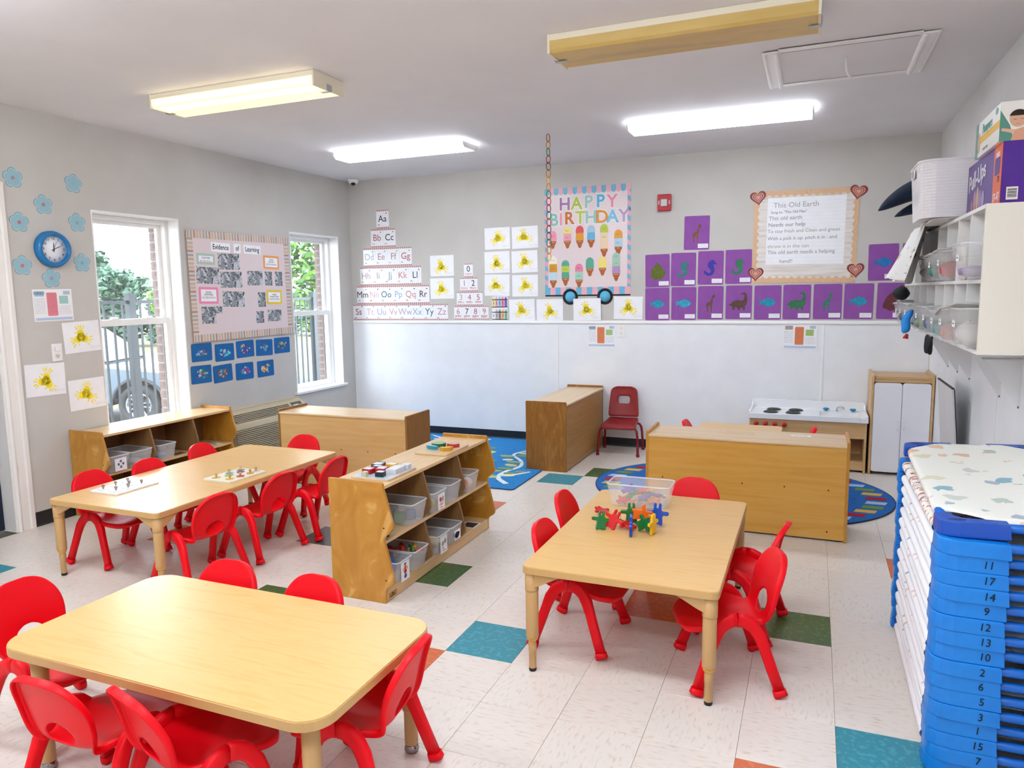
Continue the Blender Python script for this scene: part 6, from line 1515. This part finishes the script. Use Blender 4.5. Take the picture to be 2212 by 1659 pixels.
def plush(label, loc, rot, L, W, T, name='navy_cushion', tip=0.12):
    rows = []; n = 16
    for i in range(15):
        f = i / 14; x = L * f
        k = math.sin(PI * (0.02 + 0.96 * f) ** 0.8) ** 0.7 if f < 0.98 else 0.05
        rows.append([(x, W * k * math.cos(2 * PI * j / n), T * k * math.sin(2 * PI * j / n) + 0.10 * L * math.sin(PI * f * 0.9)) for j in range(n)])
    o = MB().grid(rows, closed=True).build(name, noisy('navy_velvet', ['0b1a2e', '10233c'], (20, 20, 20), 0.95), None, loc, rot, subsurf=1)
    return tag(o, label, 'cushion')
plush('large navy velvet cushion poking out past the laundry basket', (5.52, -1.98, 2.115), (0, R(22), R(192)), 0.46, 0.16, 0.06)
plush('smaller navy velvet cushion tucked below the larger one', (5.52, -1.92, 1.985), (0, R(12), R(190)), 0.34, 0.11, 0.04)
t = bin_('shallow clear tub under the navy cushions on the cubby', (5.545, -1.86, KT + 0.034), 0, 0.26, 0.2, 0.05, 'clear_tub', 0.8, (M_TUB, M_BINR))
# grey lid and white cord leaning by the wall
t = thing('tray_lid', 'grey plastic lid leaning against wall behind the diaper boxes', 'lid', (5.572, -2.632, KT))
Ml = Matrix.Rotation(R(12), 4, 'Y')
MB().prism(rrect(-0.14, 0.14, 0.0, 0.42, 0.03), -0.006, 0.006, 'x', M=Ml).build('panel', mat('grey_lid', 'a8a49a', 0.4), t, (0, 0.12, 0.012), bevel=0.003)
MB().tube([Ml @ Vector((0, y, z)) for y, z in rrect(-0.145, 0.145, 0.0, 0.425, 0.03)], 0.009, 8, closed=True).build('rim', mat('grey_lid', 'a8a49a', 0.4), t, (0, 0.12, 0.012))
tag(MB().tube([(5.50, -2.36, 2.137), (5.52, -2.48, 2.15), (5.54, -2.60, 2.185), (5.555, -2.70, 2.195), (5.56, -2.78, 2.19)], 0.006, 8).build('white_cord', M_TRIM), 'white plastic cord arching from basket to the boxes', 'cord')
def pack(label, name, x0, x1, y0, y1, z0, z1, body):
    t = thing(name, label, 'box', ((x0 + x1) / 2, (y0 + y1) / 2, z0))
    MB().box(-(x1 - x0) / 2, (x1 - x0) / 2, -(y1 - y0) / 2, (y1 - y0) / 2, 0, z1 - z0).build('carton', body, t, bevel=0.002)
    return t
M_PURB = noisy('purple_carton', ['4a1a86', '521f90'], (6, 6, 6), 0.35)
bx0, bx1, by0, by1, bz0, bz1 = 5.447, 5.668, -3.372, -2.66, KT, 2.084
t = pack('purple Pull-Ups diaper box on top of the cubby', 'diaper_box', bx0, bx1, by0, by1, bz0, bz1, M_PURB)
hx, hy, hz = (bx1 - bx0) / 2, (by1 - by0) / 2, bz1 - bz0
Fl = Matrix.Rotation(-PI / 2, 4, 'Z') @ Matrix.Rotation(PI / 2, 4, 'X')
def face_text(parent, body, size, m, face, u, v, rot=0.0, bold=0.0, sx=1.0, off=0.0012):
    o = obj('lettering', text_mesh(body, size, m, bold=bold), parent)
    if face == 'left': M_ = Matrix.Translation((-hx - off, -u, v)) @ Matrix.Rotation(-PI / 2, 4, 'Z') @ Matrix.Rotation(PI / 2, 4, 'X')
    else: M_ = Matrix.Translation((u, -hy - off, v)) @ Matrix.Rotation(PI / 2, 4, 'X')
    o.matrix_local = M_ @ Matrix.Rotation(rot, 4, 'Z') @ Matrix.Diagonal((sx, 1, 1, 1))
    return o
WH = flat('f3f0f4', 0.35)
MB().box(-hx - 0.001, -hx + 0.0005, -hy - 0.001, -hy + 0.145, 0, hz).build('orange_panel', flat('e5642f', 0.35), t)
face_text(t, 'Pull-Ups', 0.105, WH, 'left', -0.13, 0.165, R(6), 0.002, 1.05)
# printed picture area kept as plain coloured shapes
for i, (u, v, a, b_, c) in enumerate(((-.16, .06, .03, .05, 'b98aa0'), (-.10, .065, .03, .055, 'c9a58f'), (-.04, .055, .03, .045, '9a86b8'), (.02, .05, .03, .04, 'a89ac0'), (-.22, .04, .02, .035, 'b0806a'))):
    MB().prism(ellipse(-u, v, a, b_), -hx - 0.0014, -hx - 0.0008, 'x').build('picture_print', flat(c, 0.4), t)
MB().prism(rrect(-hy + 0.03, -hy + 0.12, 0.12, 0.19, 0.01), -hx - 0.0016, -hx - 0.0009, 'x').build('badge', flat('4b2a8a', 0.35), t)
face_text(t, 'plus', 0.04, WH, 'left', hy - 0.075, 0.205, 0, 0.001)
face_text(t, '3T-4T', 0.045, WH, 'left', hy - 0.075, 0.03, 0, 0.001)
face_text(t, '70', 0.035, flat('5a2a1a'), 'left', hy - 0.05, 0.10, 0, 0.001)
MB().box(-hx + 0.0, hx, -hy - 0.001, -hy + 0.0005, 0, hz).build('front_print', noisy('purple_front_print', ['4a1a86', '55259a'], (6, 6, 6), 0.35), t)
face_text(t, 'Pull-Ups', 0.12, WH, 'front', 0.16, 0.17, 0, 0.002, 1.0, 0.002)
face_text(t, 'HUGGIES', 0.02, WH, 'front', 0.02, 0.232, 0, 0.0006, 1.0, 0.002)
c = MB().box(-hx + 0.02, -hx + 0.06, -hy - 0.002, -hy - 0.0008, 0.012, 0.062).build('barcode_label', flat('ece8e0', 0.4), t)
b = MB()
for i in range(9): b.box(-hx + 0.024, -hx + 0.056, -hy - 0.0024, -hy - 0.002, 0.02 + 0.004 * i, 0.0215 + 0.004 * i + (0.001 if i % 3 else 0))
tag(b.build('barcode', K, c), kind='stuff')
MB().prism(ellipse(hx - 0.02, 0.05, 0.05, 0.07), -hy - 0.0022, -hy - 0.0012, 'y').build('picture_print', flat('b86a98', 0.4), t)
hx, hy, hz = 0.12, 0.235, 0.152
t = pack('white and yellow Pampers diaper box on top of the purple box', 'diaper_box', 5.43, 5.67, -3.372, -2.902, 2.0845, 2.2365, mat('pampers_white', 'f0eeea', 0.35))
MB().box(-hx - 0.001, -hx + 0.0005, -hy, hy - 0.06, 0.055, 0.085).build('yellow_band', flat('f0c024', 0.35), t)
MB().box(-hx - 0.001, -hx + 0.0005, hy - 0.05, hy, 0, hz).build('green_edge', flat('5f9b8a', 0.35), t)
MB().prism(ellipse(hy - 0.075, 0.06, 0.025, 0.045), -hx - 0.0014, -hx - 0.0008, 'x').build('picture_print', flat('d9ab8c', 0.4), t)
face_text(t, 'Pampers', 0.055, flat('2f9a8f', 0.35), 'left', 0.0, 0.108, 0, 0.001)
face_text(t, 'DO NOT FLUSH', 0.014, flat('6a6a6c'), 'left', -0.02, 0.02)
MB().prism(ellipse(-hy + 0.06, 0.13, 0.022, 0.014), -hx - 0.0014, -hx - 0.0008, 'x').build('leaf_badge', flat('3f9a8a', 0.35), t)
MB().box(-hx, hx, -hy - 0.001, -hy + 0.0005, 0, hz).build('front_print', flat('ebe6dd', 0.35), t)
MB().prism([(-hx, 0), (-hx + 0.05, 0), (-hx + 0.035, 0.06), (-hx, 0.12)], -hy - 0.0018, -hy - 0.001, 'y').build('green_swoosh', flat('5a9080', 0.35), t)
MB().box(-hx + 0.075, hx, -hy - 0.0016, -hy - 0.001, 0.06, 0.1).build('yellow_band', flat('f0c024', 0.35), t)
bp = MB().prism(ellipse(-hx + 0.062, 0.083, 0.03, 0.032), -hy - 0.0026, -hy - 0.0018, 'y').build('baby_face_print', flat('dda98c', 0.4), t)
MB().prism(arc(-hx + 0.062, 0.09, 0.031, 0.028, 10, 170, 10), -hy - 0.003, -hy - 0.0026, 'y').build('hair_print', flat('2c211c', 0.4), bp)
for s in (-1, 1): MB().box(-hx + 0.058 + s * 0.012, -hx + 0.068 + s * 0.012, -hy - 0.003, -hy - 0.0026, 0.080, 0.0815).build('eye_print', flat('5a3a30'), bp)
MB().box(-hx + 0.056, -hx + 0.068, -hy - 0.003, -hy - 0.0026, 0.062, 0.0635).build('mouth_print', flat('b5685c'), bp)
MB().prism([(-hx + 0.04, 0.0), (-hx + 0.17, 0.0), (-hx + 0.15, 0.04), (-hx + 0.1, 0.055), (-hx + 0.05, 0.04)], -hy - 0.0024, -hy - 0.0017, 'y').build('baby_body_print', flat('d9a285', 0.4), t)
MB().prism([(-hx + 0.005, 0.04), (-hx + 0.045, 0.028), (-hx + 0.05, 0.042), (-hx + 0.008, 0.05)], -hy - 0.0028, -hy - 0.0024, 'y').build('baby_hand_print', flat('e0b095', 0.4), t)
face_text(t, 'Pampers', 0.09, flat('2f9a8f', 0.35), 'front', 0.16, 0.125, 0, 0.001, 1.0, 0.0016)
face_text(t, 'DO NOT FLUSH', 0.022, flat('3a3032'), 'front', 0.06, 0.012, 0, 0.0, 1.0, 0.0032)

tag(MB().box(5.425, 5.668, -3.37, -3.345, 1.2085, 1.2145).build('flat_rail', mat('dull_metal', '8f8c88', 0.4, 0.6), bevel=0.001), 'thin flat metal rail under the near end of the cubby', 'rail')
# ------------------------------------------------------------------ outdoors
M_GRASS = noisy('dry_grass', ['4d5236', '5f5c3c', '424a30'], (3, 3, 3), 0.95, 5)
M_CONC = noisy('pale_concrete', ['55524e', '5d5955'], (2, 2, 2), 0.9)
tag(MB().box(-60, -2.3, -20, 60, -0.9, -0.77).build('ground_outside', M_GRASS), kind='structure')
tag(MB().box(-2.3, -0.36, -20, 30, -0.9, -0.2).build('walkway_outside', M_CONC), kind='structure')
tag(MB().box(-8.6, -2.3, -8, 9.5, -0.772, -0.76).build('parking_surface', noisy('asphalt', ['3a3b3e', '434447'], (6, 6, 6), 0.9)), kind='structure')
# black metal fence
M_FEN = mat('dark_green_fence_metal', '0d1a1f', 0.45)
fx = -2.0
t = thing('metal_fence', 'dark metal picket fence outside the windows', 'fence', (fx, 0, -0.2))
for z in (0.12, 1.45, 1.67): MB().box(-0.016, 0.016, -4.6, 5.6, z - 0.018, z + 0.018).build('rail', M_FEN, t)
_pk = MB().box(-0.009, 0.009, -0.009, 0.009, 0.05, 1.65).mesh('picket', M_FEN)
_po = MB().box(-0.038, 0.038, -0.038, 0.038, 0.0, 1.74).box(-0.045, 0.045, -0.045, 0.045, 1.74, 1.765).mesh('post', M_FEN)
y = -4.55
while y < 5.55:
    if min(abs(y - q) for q in (-3.6, -1.2, 1.9, 4.3)) > 0.06: obj('picket', _pk, t, (0, y, 0))
    y += 0.112
for q in (-3.6, -1.2, 1.9, 4.3): obj('post', _po, t, (0, q, 0))

# silver SUV
M_CAR = mat('silver_grey_car_paint', '55636d', 0.25, 0.3, coat=0.6)
M_CGL = mat('car_glass', '10181c', 0.05)
M_TYRE = mat('tyre_rubber', '202224', 0.8)
M_ALU = mat('alloy_wheel', '8f969b', 0.25, 0.8)
t = thing('parked_car', 'silver grey car parked outside beyond the fence', 'car', (-6.63, 3.28, -0.76), R(22.3))
# local x forward, front wheel hub at x=0; visible side faces local -y
Wb = 2.75
def arch(cx): return arc(cx, 0.37, 0.46, 0.46, 180, 0, 12)
side = [(-3.6, 0.35), (-3.65, 0.8), (-3.55, 1.05), (-1.3, 1.12), (-0.75, 1.12), (0.55, 0.98), (0.85, 0.86), (0.92, 0.6), (0.88, 0.33)] + arch(0)[::-1] + [(-2.28, 0.3)] + arch(-Wb)[::-1]
MB().prism(side, -0.92, 0.92, 'y').build('body', M_CAR, t, bevel=0.05, seg=3)
gh = [(-3.4, 1.06), (-3.15, 1.62), (-1.6, 1.72), (-0.9, 1.08)]
MB().prism([(-3.45, 1.05), (-3.2, 1.66), (-2.9, 1.73), (-1.65, 1.74), (-1.45, 1.68), (-0.62, 1.10)], -0.78, 0.78, 'y').build('cabin', M_CAR, t, bevel=0.04, seg=3)
for a in ([(-1.98, 1.13), (-1.02, 1.13), (-1.55, 1.64), (-1.98, 1.66)], [(-2.95, 1.13), (-2.06, 1.13), (-2.06, 1.66), (-2.9, 1.62)]):
    for s in (-1, 1): MB().prism(a, min(s * 0.783, s * 0.79), max(s * 0.783, s * 0.79), 'y').build('side_window', M_CGL, t)
MB().add([(-1.40, -0.70, 1.66), (-1.40, 0.70, 1.66), (-0.66, 0.74, 1.13), (-0.66, -0.74, 1.13), (-1.37, -0.70, 1.68), (-1.37, 0.70, 1.68), (-0.62, 0.74, 1.15), (-0.62, -0.74, 1.15)], [(0, 1, 2, 3), (7, 6, 5, 4), (0, 4, 5, 1), (2, 6, 7, 3), (1, 5, 6, 2), (0, 3, 7, 4)]).build('windscreen', M_CGL, t)
for s in (-1, 1):
    MB().ell((-1.0, s * 1.02, 1.18), (0.07, 0.12, 0.09), 12, 8).build('wing_mirror', mat('mirror_black', '20262a', 0.4), t)
    MB().box(-1.95, -1.75, s * 0.925 - 0.012, s * 0.925 + 0.012, 0.92, 0.95).build('door_handle', M_CAR, t)
    for x in (-0.95, -2.0): MB().box(x - 0.006, x + 0.006, s * 0.922 - 0.004, s * 0.922 + 0.004, 0.42, 1.08).build('door_gap', mat('gap_black', '1c2022', 0.8), t)
    MB().box(-2.2, -0.5, s * 0.9 - 0.05, s * 0.9 + 0.05, 0.26, 0.36).build('sill_trim', mat('car_trim_black', '202427', 0.6), t, bevel=0.02)
    MB().tube([(x, s * 0.915, z) for x, z in arc(0, 0.37, 0.47, 0.47, 5, 175, 14)], 0.03, 6).build('arch_trim', mat('car_trim_black', '202427', 0.6), t)
for x in (0, -Wb):
    for s in (-1, 1):
        Mw = Matrix.Translation((x, s * 0.84, 0.37)) @ Matrix.Rotation(PI / 2, 4, 'X')
        w = MB().lathe([(0.24, -0.10), (0.34, -0.11), (0.37, -0.07), (0.37, 0.07), (0.34, 0.11), (0.24, 0.10), (0.24, -0.10)], 28, M=Mw).build('tyre', M_TYRE, t)
        r_ = MB(); r_.lathe([(0.2, -0.09), (0.24, -0.095), (0.24, 0.095), (0.2, 0.09), (0.2, -0.09)], 28, M=Mw)
        for k in range(5):
            a = 2 * PI * k / 5
            for o_ in (-0.22, 0.22): r_.add([(0.05 * math.cos(a + o_ * 2.5), 0.05 * math.sin(a + o_ * 2.5), 0.085), (0.215 * math.cos(a + o_), 0.215 * math.sin(a + o_), 0.095), (0.215 * math.cos(a + o_ + .14), 0.215 * math.sin(a + o_ + .14), 0.095), (0.05 * math.cos(a + o_ * 2.5 + .5), 0.05 * math.sin(a + o_ * 2.5 + .5), 0.085),
                                            (0.05 * math.cos(a + o_ * 2.5), 0.05 * math.sin(a + o_ * 2.5), 0.06), (0.215 * math.cos(a + o_), 0.215 * math.sin(a + o_), 0.07), (0.215 * math.cos(a + o_ + .14), 0.215 * math.sin(a + o_ + .14), 0.07), (0.05 * math.cos(a + o_ * 2.5 + .5), 0.05 * math.sin(a + o_ * 2.5 + .5), 0.06)],
                                           [(0, 1, 2, 3), (7, 6, 5, 4), (0, 4, 5, 1), (1, 5, 6, 2), (2, 6, 7, 3), (3, 7, 4, 0)], 0, Mw)
        r_.lathe([(0.0, 0.095), (0.06, 0.09), (0.06, 0.05)], 14, M=Mw)
        r_.build('alloy_rim', M_ALU, w)
        MB().lathe([(0.0, 0.03), (0.2, 0.03), (0.2, 0.0)], 20, M=Mw).build('brake_disc', mat('brake_dark', '2b2e30', 0.5, 0.5), w)

# trees
def tree(label, x, y, h, rad, cols, seed, n=2600, leaf=0.10, base=-0.77, cz=0.55, group='trees outside the windows', trunk=0.12):
    rnd = random.Random(seed)
    t = thing('leafy_tree', label, 'tree', (x, y, base), group=group)
    b = MB()
    b.tube([(0, 0, 0), (rnd.uniform(-.1, .1), rnd.uniform(-.1, .1), h * 0.35), (rnd.uniform(-.2, .2), rnd.uniform(-.2, .2), h * 0.8)], [trunk, trunk * .8, trunk * .3], 8)
    tr = b.build('trunk', mat('tree_bark', '4a3f35', 0.9), t)
    for k in range(6):
        a = rnd.uniform(0, 2 * PI); z0 = h * rnd.uniform(.25, .6)
        MB().tube([(0, 0, z0), (rad * .4 * math.cos(a), rad * .4 * math.sin(a), z0 + h * .12), (rad * .8 * math.cos(a), rad * .8 * math.sin(a), z0 + h * .2)], [trunk * .4, trunk * .25, trunk * .08], 6).build('branch', mat('tree_bark', '4a3f35', 0.9), tr)
    mats_ = [mat('leaf_' + c, c, 0.7) for c in cols]
    clumps = [(rnd.gauss(0, rad * .45), rnd.gauss(0, rad * .45), h * (cz + rnd.uniform(-.42, .38)), rad * rnd.uniform(.28, .5)) for _ in range(26)]
    f = MB()
    for i in range(n):
        cx, cy, cz_, cr = rnd.choice(clumps)
        v = Vector((rnd.gauss(0, 1), rnd.gauss(0, 1), rnd.gauss(0, 1))).normalized() * cr * rnd.uniform(.55, 1.0)
        p = Vector((cx, cy, cz_)) + v
        if p.z < 0.1: continue
        a = Vector((rnd.gauss(0, 1), rnd.gauss(0, 1), rnd.gauss(0, .6))).normalized(); c = a.cross(Vector((rnd.gauss(0, 1), rnd.gauss(0, 1), rnd.gauss(0, 1)))).normalized()
        l = leaf * rnd.uniform(.6, 1.3)
        f.add([p - a * l, p + c * l * .45, p + a * l, p - c * l * .45], [(0, 1, 2, 3)], rnd.randrange(len(mats_)))
    tag(f.build('foliage', mats_, t), kind='stuff')
tree('bright green leafy tree filling the small window view', -6.2, 8.6, 6.2, 2.5, ['3f6322', '557d2e', '2f4f1c', '688f3c'], 1, 5200, 0.12)
tree('yellow green tree at right edge of the big window view', -11.0, 9.1, 3.3, 1.2, ['4f7428', '678c38', '3c5c22'], 2, 2600, 0.11)
_hazy_leaf = ['3c5a48', '466652', '507058', '34503f']  # greyed greens: aerial haze is put into the distant leaf colours
for i, (x, y, h, r_) in enumerate(((-25, 15.6, 4.5, 1.1), (-26, 18.2, 3.5, 1.2), (-24, 19.6, 3.5, 1.0), (-25, 22.2, 3.4, 1.2), (-27.5, 25, 3.6, 1.3), (-32, 23, 4.2, 1.6), (-22, 28, 4.5, 2.0))):
    tree('dark green tree in the distant tree line, %s' % ('tallest at the left', 'second from the left', 'left of the middle', 'middle', 'right of the middle', 'farthest back', 'rightmost')[i], x, y, h, r_, _hazy_leaf, 10 + i, 2200, 0.2, group='distant tree line')
